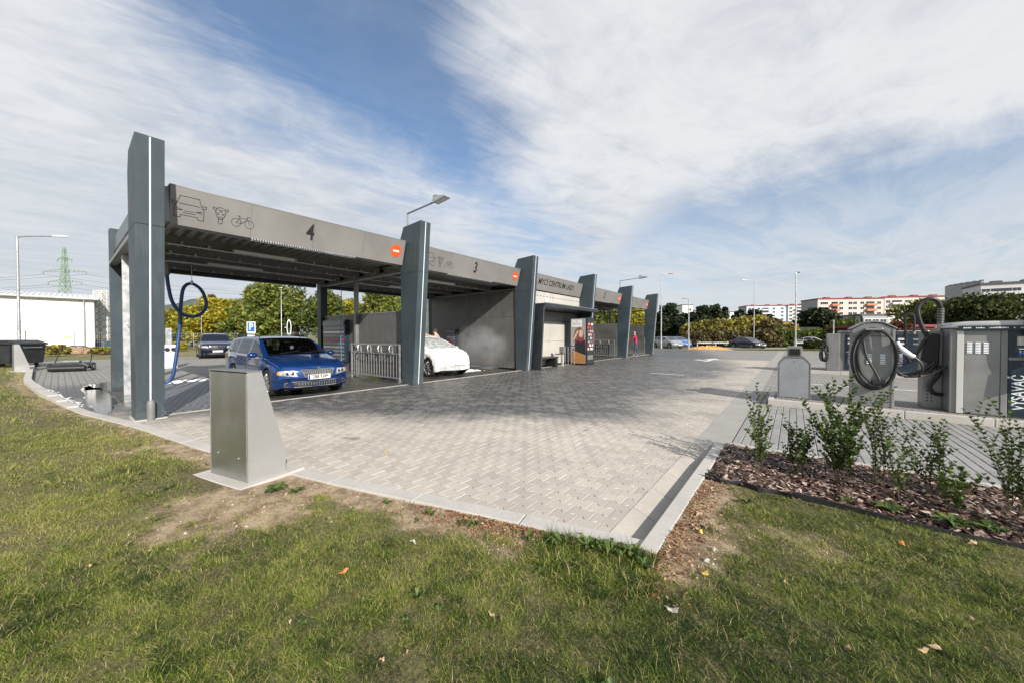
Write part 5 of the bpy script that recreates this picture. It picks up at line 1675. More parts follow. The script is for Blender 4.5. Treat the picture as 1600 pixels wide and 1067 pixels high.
        for sg in (-1, 1):
            b = MB(); pts = []
            for u in range(9):
                x = 2.05 - .9 * u / 8; y = sg * (.42 + .18 * u / 8)
                h = tree.ray_cast(Vector((x, y, 3)), Vector((0, 0, -1)))[0]
                if h: pts.append((h.x, h.y, h.z + .001))
            b.tube(pts, .006, 5); b.build('bonnet_crease', pm, t, smooth=True)
    return t

M['seat_cloth'] = mat('seat_cloth', (.10, .10, .11), .9, var=.2, vs=20)
M['blue_band'] = mat('plate_blue_band', (.02, .05, .35), .5)
M['car_blue'] = paint('blue_metallic_paint', (0.004, 0.040, 0.175), .35, .18)
M['car_navy'] = paint('navy_paint', (0.014, 0.018, 0.040), .3)
M['car_silver'] = paint('silver_paint', (0.42, 0.43, 0.44), .6)
M['car_white'] = paint('white_paint_gloss', (0.65, 0.65, 0.65), .0)
M['car_sky'] = paint('bright_blue_paint', (0.03, 0.16, 0.50), .2)
M['car_foam'] = mat('foam_covered_paint', (0.78, 0.785, 0.79), .7, var=.06, vs=9, bump=.5, bs=30)
M['foam_lamp'] = mat('foam_smeared_lamp', (0.50, 0.51, 0.52), .4, var=.3, vs=14)
M['foam_glass'] = mat('foam_smeared_glass', (0.40, 0.42, 0.42), .35, var=.45, vs=7)
build_car('parked_car', 'dark blue estate car standing in wash bay 4, front towards the yard', (-11.40, 3.95, 0), 0, estate(), M['car_blue'], None, 2, '2B8 9349', rails=True)
build_car('parked_car', 'white foam-covered hatchback being washed in bay 3', (-11.58, 9.02, 0), 0, hatch(), M['car_foam'], None, 1, None, foam=True)
build_car('parked_car', 'dark navy crossover parked on the sunny paving behind bay 4', (-31.6, 6.75, 0), R(-8), suv(), M['car_navy'], None, 1, None, rails=True)
G2 = 'cars parked along the far side of the yard'
p = spot(1043, 44); build_car('parked_car', 'silver car parked nearest to the last pylon', (p.x, p.y, -.05), R(-35), hatch(), M['car_silver'], G2, 1)
p = spot(1058, 47); build_car('parked_car', 'bright blue car parked between the silver and the white cars', (p.x, p.y, -.05), R(-40), hatch(), M['car_sky'], G2, 1)
p = spot(1066, 56); build_car('parked_car', 'small white car parked behind the bright blue one', (p.x, p.y, -.05), R(-30), hatch(), M['car_white'], G2, 1)
p = spot(1090, 66); build_car('parked_car', 'white car facing the yard beside the lamp post near the golden bushes', (p.x, p.y, -.05), R(-60), suv(), M['car_white'], G2, 1)
p = spot(1168, 45); build_car('parked_car', 'dark navy sedan seen from the side in front of the bushes', (p.x, p.y, -.12), R(-38), sedan(), M['car_navy'], None, 1)
p = spot(1150, 50); build_car('parked_car', 'silver car half hidden behind the dark navy sedan', (p.x, p.y, -.12), R(150), hatch(), M['car_silver'], None, 1)
p = spot(1272, 48); build_car('parked_car', 'white car behind the low hedge near the low grey cabinet', (p.x, p.y, -.08), R(-20), sedan(), M['car_white'], None, 1)
p = spot(1434, 36); build_car('parked_car', 'pale blue car parked before the red-brown hedge', (p.x, p.y, -.05), R(30), hatch(), M['car_silver'], None, 1)


# ================================================================== PEOPLE
def person(label, loc, rz, J, rad, zones, hair, mats, scale=1.0):
    """one continuous body grown over a skeleton; material by height zone on the surface"""
    t = thing('person', label, 'person', loc, rz)
    names = list(J); edges = [('pelvis', 'chest'), ('chest', 'neck'), ('neck', 'head'), ('head', 'crown'), ('head', 'nose')]
    for s in 'LR':
        edges += [('chest', 'sh' + s), ('sh' + s, 'el' + s), ('el' + s, 'wr' + s), ('pelvis', 'hip' + s), ('hip' + s, 'kn' + s), ('kn' + s, 'an' + s), ('an' + s, 'toe' + s)]
        w = Vector(J['wr' + s]); d = (w - Vector(J['el' + s])).normalized(); a = d.cross(Vector((0, 1, 0.2))).normalized()
        J['pm' + s] = tuple(w + d * .075); rad['pm' + s] = .032; edges.append(('wr' + s, 'pm' + s))
        for f in range(4):
            k = 'f%d' % f + s; k2 = 'g%d' % f + s
            J[k] = tuple(w + d * .125 + a * (f - 1.5) * .021); J[k2] = tuple(w + d * (.155 - .008 * abs(f - 1.3)) + a * (f - 1.5) * .020 + Vector((0, 0, -.02)))
            rad[k] = .0095; rad[k2] = .0085; edges += [('pm' + s, k), (k, k2)]
        k = 'th' + s; J[k] = tuple(w + d * .07 + a * .055); rad[k] = .011; edges.append(('wr' + s, k))
    names = list(J); me = bpy.data.meshes.new('body')
    me.from_pydata([J[n] for n in names], [(names.index(a), names.index(b_)) for a, b_ in edges], [])
    o = bpy.data.objects.new('body', me); C.objects.link(o)
    sk = o.modifiers.new('skin', 'SKIN'); sk.use_smooth_shade = True
    for i, n in enumerate(names):
        v = me.skin_vertices[0].data[i]; r_ = rad.get(n, .05); v.radius = r_ if isinstance(r_, tuple) else (r_, r_); v.use_root = n == 'pelvis'
    ss = o.modifiers.new('sub', 'SUBSURF'); ss.levels = ss.render_levels = 2
    dg = bpy.context.evaluated_depsgraph_get()
    m2 = bpy.data.meshes.new_from_object(o.evaluated_get(dg)); bpy.data.objects.remove(o)
    m2.materials.clear()
    for m in mats: m2.materials.append(M[m])
    for p in m2.polygons: p.material_index = zones(p.center); p.use_smooth = True
    o = bpy.data.objects.new('body', m2); C.objects.link(o); o.parent = t; o.scale = (scale,) * 3
    h = Vector(J['head']); up = (Vector(J['crown']) - h).normalized()
    b = MB(); c = h + up * .045 - (Vector(J['nose']) - h).normalized() * .018
    b.ball(c, .098, .090, .105, 16, 10); hr = b.build('hair', hair, t, smooth=True); hr.scale = (scale,) * 3
    f = (Vector(J['nose']) - h).normalized(); rt = f.cross(up).normalized()
    b = MB()
    for s in (-1, 1): b.ball(h + f * .085 + rt * s * .03 + up * .02, .011, nu=8, nv=6)
    e = b.build('eyes', 'black', t); e.scale = (scale,) * 3
    b = MB()
    for s in (-1, 1): b.ball(h + rt * s * .078, .012, .016, .028, 8, 6)
    e = b.build('ears', 'skin', t, smooth=True); e.scale = (scale,) * 3
    return t
M['skin'] = mat('skin', (.50, .30, .21), .6)
M['jeans'] = mat('blue_jeans', (.045, .07, .12), .85, var=.2, vs=14)
M['red_jacket'] = mat('red_jacket', (.42, .03, .07), .8, var=.15, vs=9)
M['white_shirt'] = mat('white_shirt', (.60, .60, .62), .8, var=.08, vs=9)
M['dark_shirt'] = mat('dark_navy_shirt', (.012, .015, .03), .85)
M['orange_top'] = mat('orange_brown_sleeves', (.38, .13, .06), .8)
M['brown_hair'] = mat('brown_hair', (.06, .032, .018), .7, bump=.5, bs=90)
M['grey_hair'] = mat('grey_hair', (.30, .28, .26), .7, bump=.5, bs=90)
M['shoe'] = mat('pale_shoes', (.45, .42, .38), .7)
def base_rad():
    r = {'pelvis': (.155, .12), 'chest': (.175, .12), 'neck': .058, 'head': .088, 'crown': .07, 'nose': .045}
    for s in 'LR': r.update({'sh' + s: .068, 'el' + s: .045, 'wr' + s: .030, 'hip' + s: .090, 'kn' + s: .062, 'an' + s: .042, 'toe' + s: .038})
    return r
def pose(lean, armL, armR, step=.12):
    """x is forward; lean tips the trunk forward"""
    J = {'pelvis': (0, 0, .95), 'chest': (lean * .6, 0, 1.32), 'neck': (lean, 0, 1.50), 'head': (lean * 1.25 + .02, 0, 1.63), 'crown': (lean * 1.3, 0, 1.71), 'nose': (lean * 1.25 + .085, 0, 1.61)}
    for s, sg, arm, st in (('L', 1, armL, step), ('R', -1, armR, -step)):
        sh = (lean * .85, sg * .19, 1.43); J['sh' + s] = sh
        J['el' + s] = tuple(sh[i] + arm[0][i] for i in range(3)); J['wr' + s] = tuple(sh[i] + arm[1][i] for i in range(3))
        J['hip' + s] = (0, sg * .10, .90); J['kn' + s] = (st * .6 + .03, sg * .11, .50); J['an' + s] = (st, sg * .12, .09); J['toe' + s] = (st + .14, sg * .13, .04)
    return J
J = pose(.10, ((.18, .04, -.20), (.42, -.04, -.28)), ((.16, -.02, -.20), (.40, .02, -.30)))
def z1(c):
    if c.z < .11: return 3
    if c.z < .90: return 2
    if c.z > 1.525: return 0
    if c.x > .42 and c.z > .9: return 0
    return 1
person('person in a red jacket and blue jeans holding a wash lance at the far bay', (-9.25, 26.75, 0), R(200), J, base_rad(), z1, 'grey_hair', ['skin', 'red_jacket', 'jeans', 'shoe'])
J = pose(.14, ((.22, .10, -.02), (.46, .06, .06)), ((.20, -.06, -.10), (.44, -.02, -.05)))
def z2(c):
    if c.z < .11: return 3
    if c.z < .92: return 2
    if c.z > 1.525: return 0
    if abs(c.y) > .16 or c.x > .32: return 4 if c.x < .5 else 0
    return 1
person('person in a white top reaching over the foam-covered car with bare arms', (-12.3, 10.42, 0), R(245), J, base_rad(), z2, 'brown_hair', ['skin', 'white_shirt', 'jeans', 'shoe', 'skin'])
J = pose(.05, ((.10, .06, -.26), (.28, .02, -.40)), ((.10, -.06, -.26), (.28, -.02, -.40)))
person('person in a dark shirt seen from behind beyond the roof of the blue estate car', (-14.1, 5.35, 0), R(150), J, base_rad(), z1, 'brown_hair', ['skin', 'dark_shirt', 'jeans', 'shoe'])
# lances in hands
t = thing('wash_lance', 'thin spray lance held by the person in the red jacket', 'wash lance', (-9.62, 26.62, 1.12))
MB().tube([(0, 0, 0), (-.30, -.12, -.05), (-.85, -.3, -.25)], .014, 8).build('lance', 'steel', t); MB().tube([(0, 0, 0), (.04, .02, -.12)], .02, 8).build('grip', 'black', t)

# ================================================================== SMALL THINGS AT THE LEFT
t = thing('waste_container', 'big black wheeled waste container with a lumpy lid at the left edge', 'waste container', tuple(spot(12, 16.6)), HEAD)
M['bin_plastic'] = mat('black_bin_plastic', (.022, .024, .027), .4, var=.2, vs=5)
MB().prism([(-1.0, .20), (1.0, .20), (1.15, 1.05), (-1.15, 1.05)], -.50, .50).build('tub', 'bin_plastic', t, bevel=.03)
MB().prism([(-1.2, 1.05), (1.2, 1.05), (1.2, 1.12), (.7, 1.27), (-.7, 1.27), (-1.2, 1.12)], -.56, .56).build('lid', 'bin_plastic', t, bevel=.04)
for s in (-1, 1):
    MB().disc((s * .8, -.38, .1), .1, 'y', .06, 14).build('wheel', 'tyre', t); MB().disc((s * .8, .38, .1), .1, 'y', .06, 14).build('wheel', 'tyre', t)
    MB().tube([(s * 1.10, -.3, .95), (s * 1.2, -.3, .93), (s * 1.2, .3, .93), (s * 1.10, .3, .95)], .02, 8).build('handle', 'steel_dull', t)
MB().box(-.3, .3, -.58, -.561, 1.0, 1.1).build('lid_grip', 'bin_plastic', t)
for j in range(4): MB().box(-.85 + j * .54, -.79 + j * .54, -.535, -.5, .25, 1.0).build('rib', 'bin_plastic', t)

t = thing('push_sweeper', 'low black push sweeper with a tall looped handle on the paving', 'push sweeper', (-23.7, .35, 0), R(70))
MB().prism([(-.55, .10), (.55, .10), (.60, .22), (.40, .36), (-.40, .36), (-.60, .22)], -.30, .28).build('deck', 'bin_plastic', t, bevel=.03)
MB().tube([(-.5, -.33, .14), (.5, -.33, .14)], .12, 14).build('brush_roller', 'rubber', t)
for s in (-1, 1):
    MB().disc((s * .60, .05, .17), .17, 'x', .07, 20).build('wheel', 'tyre', t); MB().disc((s * .64, .05, .17), .09, 'x', .02, 16).build('hub_cap', 'steel_dull', t)
MB().tube(curve_pts([(-.50, .10, .30), (-.48, .30, .62), (-.43, .42, .88), (-.25, .48, 1.0), (.0, .50, 1.03), (.25, .48, 1.0), (.43, .42, .88), (.48, .30, .62), (.50, .10, .30)], 6), .018, 8).build('handle', 'black', t, smooth=True)
MB().box(-.25, .25, -.1, .15, .36, .44).build('hopper', 'steel_dull', t, bevel=.02)

# drifting spray beside the foam-covered car
mv = bpy.data.materials.new('spray_mist'); mv.use_nodes = True; t_ = mv.node_tree; t_.nodes.clear()
pv = t_.nodes.new('ShaderNodeVolumePrincipled'); pv.inputs['Color'].default_value = (.95, .96, .98, 1)
p_ = world_pos(t_) if False else t_.nodes.new('ShaderNodeTexCoord').outputs['Object']
xx, yy, zz_ = sep(t_, p_); rr = (xx * xx / 3.0 + yy * yy / .75 + zz_ * zz_ / 1.2)
nz = noise(t_, p_, 1.3, 5, .65)
t_.links.new((rr.step(1.0, .0) * nz.step(.36, .64) * 0.95).v, pv.inputs['Density'])
ou = t_.nodes.new('ShaderNodeOutputMaterial'); t_.links.new(pv.outputs[0], ou.inputs['Volume'])
b = MB(); b.ball((0, 0, 0), 1.72, .86, 1.09, 20, 12)
o = b.build('spray_mist', mv, kind='stuff'); o.location = (-10.7, 11.1, 1.02); o.location.y = 11.33
tag(o, 'pale drifting spray mist beside the foam-covered car', 'mist')
# ================================================================== BACKGROUND STRUCTURES
# white hall at the left
p0, p1 = spot(-260, 26), spot(148, 35.5)
ang = math.atan2(p1.y - p0.y, p1.x - p0.x); L = (p1 - p0).length
t = thing('white_hall', 'long white hall with a pale corrugated roof edge and grey downpipe at the left', 'hall', (p0.x, p0.y, -.1), ang)
wl = MB().box(0, L, .02, 12, 0, 5.05).build('wall', 'white', t)
n = 12
mat('white_cladding', (.80, .80, .79), .5, var=.03, vs=.6)
for i in range(n): MB().box(L * i / n + .01, L * (i + 1) / n - .01, 0, .05, .35, 5.0).build('wall_panel', 'white_cladding', wl)
MB().box(0, L, -.02, .06, 0, .34).build('base_course', 'kerb_dark', wl)
b = MB(); x = 0
prof = [(-.35, 5.05), (-.35, 5.22), (6, 6.0), (12.3, 5.2), (12.3, 5.05)]
rf = b.prism(prof, -.2, L + .3, 'x').build('roof', mat('pale_roof', (.62, .63, .64), .5, var=.06, vs=1), t)
b = MB(); x = 0
while x < L: b.prism([(-.36, 5.225), (-.36, 5.26), (6, 6.04), (6, 6.005)], x, x + .09, 'x'); x += .33
b.build('roof_rib', M['pale_roof'], rf)
MB().tube([(0, -.42, 5.1), (L + .3, -.42, 5.1)], .07, 8).build('gutter', 'galv', rf)
MB().tube([(L - .65, -.12, .3), (L - .65, -.12, 4.9), (L - .65, -.4, 5.1)], .055, 8).build('downpipe', 'galv', t)
MB().box(L - 1.9, L - 1.5, -.03, -.001, 1.3, 1.5).build('notice_plate', mat('yellow_green_plate', (.55, .60, .20), .5), t)

def fence(label, pts, h, step, mesh_m='fence_wire', wires=6, cat='fence', grp=None):
    t = thing('wire_fence', label, cat, pts[0], 0, grp); o = Vector(pts[0])
    pm = MB().tube([(0, 0, 0), (0, 0, h + .1)], .03, 8).mesh('post', M['galv'])
    w = MB()
    for a, c in zip(pts, pts[1:]):
        a, c = Vector(a) - o, Vector(c) - o; k = max(1, int((c - a).length / step))
        for j in range(k + 1):
            q_ = bpy.data.objects.new('post', pm); C.objects.link(q_); q_.parent = t; q_.location = a.lerp(c, j / k)
        for j in range(wires):
            z = .1 + (h - .1) * j / (wires - 1); u = Vector((0, 0, z)); w.bar(a + u, c + u, .012 if j < wires - 1 else .03)
        m = int((c - a).length / .16)
        for j in range(m):
            q_ = a.lerp(c, j / m); w.bar(q_ + Vector((0, 0, .1)), q_ + Vector((0, 0, h)), .007)
    w.build('wire_mesh', mesh_m, t); return t
M['fence_wire'] = mat('galvanised_wire', (.45, .46, .46), .5, metal=.5)
M['fence_green'] = mat('green_wire', (.30, .36, .30), .6)
fence('low galvanised mesh fence in front of the white hall', [tuple(spot(-60, 24)), tuple(spot(40, 27)), tuple(spot(178, 33))], 1.75, 2.5, wires=5)
fence('pale green mesh fence in front of the yellow trees behind bay 4', [tuple(spot(200, 44)), tuple(spot(440, 44)), tuple(spot(560, 40))], 1.75, 2.5, 'fence_green')

# street lamps
def lamp(label, px, depth, py_top, arm=(1.2, 0), lean=0.0, r=.06, head='flat', grp='street lamps around the yard', arm_z=.1):
    p = spot(px, depth); h = rise(py_top, depth)
    t = thing('street_lamp', label, 'street lamp', (p.x, p.y, -.05), 0, grp)
    MB().tube([(0, 0, 0), (0, 0, 1.2), (0, 0, 1.22), (0, 0, h)], [r * 1.5, r * 1.45, r, r * .65], 12).build('pole', 'galv', t, smooth=True)
    ax = Vector((cs * arm[0] - sn * arm[1], sn * arm[0] + cs * arm[1], 0))
    if ax.length > .05:
        MB().tube(curve_pts([(0, 0, h - .05), tuple(ax * .25 + Vector((0, 0, h + arm_z * .8))), tuple(ax * .95 + Vector((0, 0, h + arm_z)))], 5), r * .5, 8).build('arm', 'galv', t, smooth=True)
        a, c = ax * .9 + Vector((0, 0, h + arm_z)), ax * 1.0 + ax.normalized() * .45 + Vector((0, 0, h + arm_z - .02))
        MB().bar(a, c, .24, .09).build('lamp_head', 'strip' if head == 'flat' else 'steel_dull', t, bevel=.03)
    else: MB().ball((0, 0, h), .2, .2, .1).build('lamp_head', 'galv', t)
    return t
lamp('tall galvanised lamp with a flat arm to the right in front of the white hall', 30, 20, 369, (2.3, 0), r=.07, arm_z=.0)
lamp('slim lamp post behind the white car beside the last pylon', 1033, 42, 432, (.9, 0), r=.075, arm_z=.35, head='x')
lamp('short lamp post in front of the dark pines', 1076, 40, 467, (-.25, 0), r=.07, head='x')
lamp('lamp post with an arm to the left above the golden bushes', 1178, 48, 440, (-1.3, 0), r=.06, arm_z=.2)
lamp('tallest lamp post behind the low grey cabinet', 1243, 40, 428, (.3, .2), r=.085, head='x', arm_z=.25)
lamp('thin white lamp post in front of the big green tree', 440, 40, 450, (0, 0), r=.04)
lamp('low white lamp post above the parked crossover', 315, 42, 488, (.25, 0), r=.045)
lamp('thin lamp post behind the low fence at far right of the pines', 1064, 60, 500, (0, 0), r=.04)

# parking sign
p = spot(393, 34); t = thing('parking_sign', 'blue and white parking sign on a post behind the blue estate car', 'road sign', (p.x, p.y, 0), HEAD)
MB().tube([(0, 0, 0), (0, 0, rise(502, 34))], .03, 8).build('post', 'galv', t)
z0, z1_ = rise(521, 34), rise(503, 34)
bd = MB().box(-.42, .42, -.045, -.03, z0, z1_).build('board', 'white_paint', t)
MB().box(-.33, .33, -.052, -.046, z0 + .16, z1_ - .09).build('blue_field', mat('sign_blue', (.02, .13, .50), .5), bd)
put_text('P', lambda u, v: (u, -.0535, (z0 + z1_) / 2 + .04 + v), M['white_paint'], bd, .85, .02, 1.0, 'sign_letter')
MB().box(-.36, .36, -.045, -.03, z0 - .32, z0 - .05).build('lower_board', 'white_paint', t)
p = spot(452, 40); t = thing('direction_sign', 'small pale arrow sign on the thin white lamp post', 'road sign', (p.x, p.y, rise(512, 40)), HEAD)
b = MB(); b.add([(.9 * .3 * math.cos(2 * PI * k / 20), -.03, .9 * math.sin(2 * PI * k / 20)) for k in range(20)] + [(.9 * .2 * math.cos(2 * PI * k / 20), -.03, .75 * math.sin(2 * PI * k / 20)) for k in range(20)], [(k, (k + 1) % 20, 20 + (k + 1) % 20, 20 + k) for k in range(20)]); b.build('ring', 'strip', t)
MB().box(-.5, -.2, -.03, 0, -.03, .03).build('bracket', 'strip', t)

# payment post with dials behind pylon 1
t = thing('service_post', 'pale service post with two round dials at the left of the parked crossover', 'service post', (-22.5, 3.15, 0))
MB().box(-.25, .25, -.2, .25, 0, 1.05).build('body', 'white', t, bevel=.02)
for y in (-.09, .12): MB().disc((.27, y, .85), .085, 'x', .04, 18).build('dial', 'black', t)
MB().box(-.1, .1, -.1, .1, 1.05, 1.8).build('head', 'galv', t, bevel=.02)

# ---- lattice pylon and power lines
def lattice(t, h, w0, w1, n, r, m, nm='lattice'):
    b = MB()
    def cr(z): return w0 + (w1 - w0) * z / h
    zs = [h * (1 - (1 - i / n) ** 1.0) for i in range(n + 1)]
    for sx, sy in ((1, 1), (1, -1), (-1, -1), (-1, 1)): b.bar((sx * w0, sy * w0, 0), (sx * w1, sy * w1, h), r * 1.6)
    for z, z2 in zip(zs, zs[1:]):
        a, c = cr(z), cr(z2)
        for (x0, y0), (x1, y1) in (((1, 1), (1, -1)), ((1, -1), (-1, -1)), ((-1, -1), (-1, 1)), ((-1, 1), (1, 1))):
            b.bar((x0 * a, y0 * a, z), (x1 * c, y1 * c, z2), r); b.bar((x1 * a, y1 * a, z), (x0 * c, y0 * c, z2), r); b.bar((x0 * c, y0 * c, z2), (x1 * c, y1 * c, z2), r)
    return b.build(nm, m, t)
M['green_steel'] = mat('green_painted_steel', (.26, .36, .27), .6)
M['wire'] = mat('power_wire', (.10, .11, .12), .6)
D0 = 150; p = spot(103, D0); H = rise(388, D0)
t = thing('electricity_pylon', 'green lattice electricity pylon with three cross-arms beyond the white hall', 'electricity pylon', (p.x, p.y, 0), HEAD)
lattice(t, H, 2.2, .3, 12, .11, 'green_steel')
arms = []
for py, half_ in ((425, 9.0), (441, 7.0), (406, 3.0)):
    z = rise(py, D0); b = MB()
    for s in (-1, 1):
        b.bar((0, -.4, z + 1.2), (s * half_, 0, z), .17); b.bar((0, .4, z), (s * half_, 0, z), .17)
        for k in range(5): b.bar((s * half_ * k / 5, 0, z), (s * half_ * (k + .5) / 5, 0, z + 1.2 * (1 - (k + .5) / 5)), .14)
        arms.append((s * half_, z - 1.2))
    b.build('cross_arm', 'green_steel', t)
    b = MB()
    for s in (-1, 1): b.tube([(s * half_, 0, z), (s * half_, 0, z - 1.2)], .16, 6)
    b.build('insulator', 'steel_dull', t)
def wires(label, start, end, sag, r=.045, n=24):
    a, c = Vector(start), Vector(end)
    pts = [a.lerp(c, i / n) - Vector((0, 0, sag * 4 * (i / n) * (1 - i / n))) for i in range(n + 1)]
    return pts
cabs = thing('power_lines', 'thin power lines running from the lattice pylon past the open bay', 'power line', tuple(p), 0)
for hx, z in arms[:4]:
    a = Vector((p.x + cs * hx, p.y + sn * hx, z)); e = spot(620 + hx * 4, 230, z + 4); e2 = spot(-700, 180, z + 6)
    for tgt in (e, e2):
        MB(( -p.x, -p.y, 0)).tube(wires('', a, tgt, 5.5), .05, 5).build('wire', 'wire', cabs)
M['white_lattice'] = mat('white_lattice_steel', (.62, .62, .60), .6)
for i, (px, lab) in enumerate(((157, 'left white lattice mast beside the end of the white hall'), (169, 'right white lattice mast beside the end of the white hall'))):
    p = spot(px, 38); t = thing('lattice_mast', lab, 'lattice mast', (p.x, p.y, 0), HEAD, 'white lattice masts beside the hall')
    lattice(t, rise(455, 38), .36, .30, 9, .05, 'white_lattice')
p = spot(160, 37); t = thing('transformer_box', 'dark blue-green box at the foot of the white lattice masts', 'electric box', (p.x, p.y, 0), HEAD)
MB().box(-.6, .6, -.3, .4, 0, .95).build('body', mat('blue_green_box', (.05, .10, .13), .5), t)
b = MB()
for j in range(8): b.box(-.55 + j * .14, -.51 + j * .14, -.33, -.30, .1, .9)
b.build('fin', 'steel_dull', t)

# ---- apartment blocks on the rise
def window_mesh(w, h, m_frame, m_glass):
    me = bpy.data.meshes.new('window'); b = MB()
    b.box(-w / 2, w / 2, -.05, .02, 0, h); b.box(-w / 2 + .10, -.04, -.075, -.051, .10, h - .10); b.box(.04, w / 2 - .10, -.075, -.051, .10, h - .10)
    me.from_pydata(b.v, [], b.f); me.materials.append(m_frame); me.materials.append(m_glass)
    for i, p_ in enumerate(me.polygons): p_.material_index = 0 if i < 6 else 1
    return me
M['far_glass'] = mat('far_window_glass', (.035, .045, .055), .12, spec=.8)
def apartment(label, a, bpt, d0, d1, py_top, floors, fh, depth_, wall_m, cols, balc, roof_m, side_m=None, lower_m=None, foot=None):
    p0, p1 = spot(a, d0), spot(bpt, d1); L = (p1 - p0).length; ang = math.atan2(p1.y - p0.y, p1.x - p0.x)
    top = rise(py_top, (d0 + d1) / 2); base = top - floors * fh - 1.2
    t = thing('apartment_block', label, 'apartment block', (p0.x, p0.y, base), ang)
    H = floors * fh + 1.0
    MB().box(0, L, 0, depth_, -6, H).build('wall', wall_m, t)
    if lower_m: MB().box(.02, L - .02, -.02, 0.0, -1, H * .42).build('lower_facade', lower_m, t)
    if side_m: MB().box(-.03, -.001, .02, depth_ - .02, -5.9, H - .02).build('gable_wall', side_m, t)
    MB().box(-.3, L + .3, -.4, depth_ + .3, H, H + .55).build('roof_edge', roof_m, t)
    wm = window_mesh(2.0, 1.5, M['white'], M['far_glass'])
    for f in range(floors):
        z = .9 + f * fh
        for x in cols:
            o = bpy.data.objects.new('window', wm); C.objects.link(o); o.parent = t; o.location = (x * L, 0, z)
    for (x, w, m, first) in balc:
        bm_ = MB().box(-w / 2, w / 2, -1.3, -.001, 0, .14)
        bm_.box(-w / 2, w / 2, -1.36, -1.28, 0, 1.05); bm_.box(-w / 2, -w / 2 + .08, -1.28, -.001, .14, 1.05); bm_.box(w / 2 - .08, w / 2, -1.28, -.001, .14, 1.05)
        bme = bm_.mesh('balcony', M[m]); dm = MB().box(-w * .42, w * .42, -.03, .0, .15, 2.2).mesh('balcony_door', M['far_glass'])
        for f in range(first, floors):
            o = bpy.data.objects.new('balcony', bme); C.objects.link(o); o.parent = t; o.location = (x * L, 0, f * fh + .1)
            d = bpy.data.objects.new('balcony_door', dm); C.objects.link(d); d.parent = o
    for x in (.2, .55, .85): MB().box(x * L, x * L + 2.2, depth_ * .3, depth_ * .3 + 2.5, H + .55, H + 1.5).build('roof_vent', roof_m, t)
    return t
M['pink_wall'] = mat('salmon_plaster', (.62, .36, .30), .8, var=.05, vs=.3)
M['cream_wall'] = mat('pale_pink_plaster', (.66, .53, .49), .8, var=.04, vs=.3)
M['blue_wall'] = mat('pale_blue_plaster', (.56, .64, .74), .8, var=.04, vs=.3)
M['white_wall'] = mat('white_plaster', (.68, .67, .66), .8, var=.04, vs=.3)
M['grey_gable'] = mat('grey_gable_plaster', (.33, .34, .37), .8, var=.06, vs=.3)
M['lilac_wall'] = mat('pale_lilac_plaster', (.64, .62, .66), .8, var=.04, vs=.3)
M['red_roof'] = mat('dark_red_roof', (.24, .045, .05), .7)
M['dark_roof'] = mat('dark_roof', (.10, .10, .11), .7)
M['coral'] = mat('coral_balcony', (.62, .22, .13), .7)
apartment('pale blue apartment block with a dark red roof edge and white balconies', 1166, 1231, 285, 280, 478, 6, 2.8, 14, 'blue_wall', (.08, .16, .30, .66, .86), ((.46, 5.5, 'white_wall', 1),), 'red_roof', 'grey_gable')
apartment('cream apartment block with a dark red roof edge, right of the pale blue one', 1231, 1272, 279, 274, 477, 6, 2.8, 14, 'white_wall', (.10, .85), ((.45, 6.5, 'white_wall', 1),), 'red_roof')
apartment('salmon pink apartment block with coral balconies and dark red roof edge', 1277, 1380, 190, 186, 467, 6, 2.75, 13, 'cream_wall', (.07, .13, .36, .50, .57, .68, .93), ((.26, 3.6, 'coral', 1), (.80, 4.6, 'coral', 1)), 'red_roof', 'grey_gable', 'pink_wall')
apartment('pale pink apartment block with white balconies joined right of the salmon one', 1381, 1482, 186, 180, 464, 6, 2.75, 13, 'cream_wall', (.06, .36, .50, .60, .70, .92), ((.20, 5.0, 'white_wall', 1), (.80, 4.5, 'white_wall', 2)), 'red_roof')
apartment('tall white and lilac apartment block with a windowless grey gable at the right edge', 1531, 1680, 123, 112, 441, 7, 2.8, 14, 'lilac_wall', (.06, .40, .55, .85), ((.22, 8.0, 'white_wall', 1), (.70, 6, 'white_wall', 1)), 'dark_roof')
gb = spot(1475, 160); ge = spot(1531, 123.2); ang = math.atan2(ge.y - gb.y, ge.x - gb.x); Lg = (ge - gb).length
t = thing('apartment_block', 'long windowless grey gable block stepping down behind the dark green tree', 'apartment block', (gb.x, gb.y, 0), ang)
for k in range(6):
    h = rise(448 - 7 * k / 5, 160 - 37 * (k + .5) / 6)
    MB().box(Lg * k / 6 + .03, Lg * (k + 1) / 6 - .03, 0, .6, 0, h).build('wall_panel', 'grey_gable', t)
    MB().box(Lg * k / 6, Lg * (k + 1) / 6, -.05, .65, h + .001, h + .25).build('roof_edge', 'dark_roof', t)
# low houses
def house(label, a, c, d, py_top, m, roof_m, wins=(), py_w=500):
    p0, p1 = spot(a, d), spot(c, d); L = (p1 - p0).length
    t = thing('low_house', label, 'house', (p0.x, p0.y, 0), HEAD); h = rise(py_top, d)
    MB().box(0, L, 0, 8, 0, h).build('wall', m, t); MB().box(-.2, L + .2, -.2, 8.2, h + .002, h + .25).build('roof', roof_m, t)
    wm = window_mesh(1.5, 1.1, M['white'], M['far_glass'])
    for x in wins:
        o = bpy.data.objects.new('window', wm); C.objects.link(o); o.parent = t; o.location = (x * L, 0, rise(py_w, d) - .6)
house('low grey house with three windows behind the hose coil station', 1345, 1388, 75, 493, 'grey_gable', 'dark_roof', (.25, .52, .8), 502)
house('low white house wall left of the low grey house', 1300, 1344, 90, 501, 'white_wall', 'dark_roof')
house('low white annex right of the low grey house', 1388, 1412, 78, 492, 'white_wall', 'red_roof')
house('bright yellow low building behind the golden bushes', 1205, 1262, 95, 504, mat('yellow_facade', (.75, .42, .06), .7), 'dark_roof')
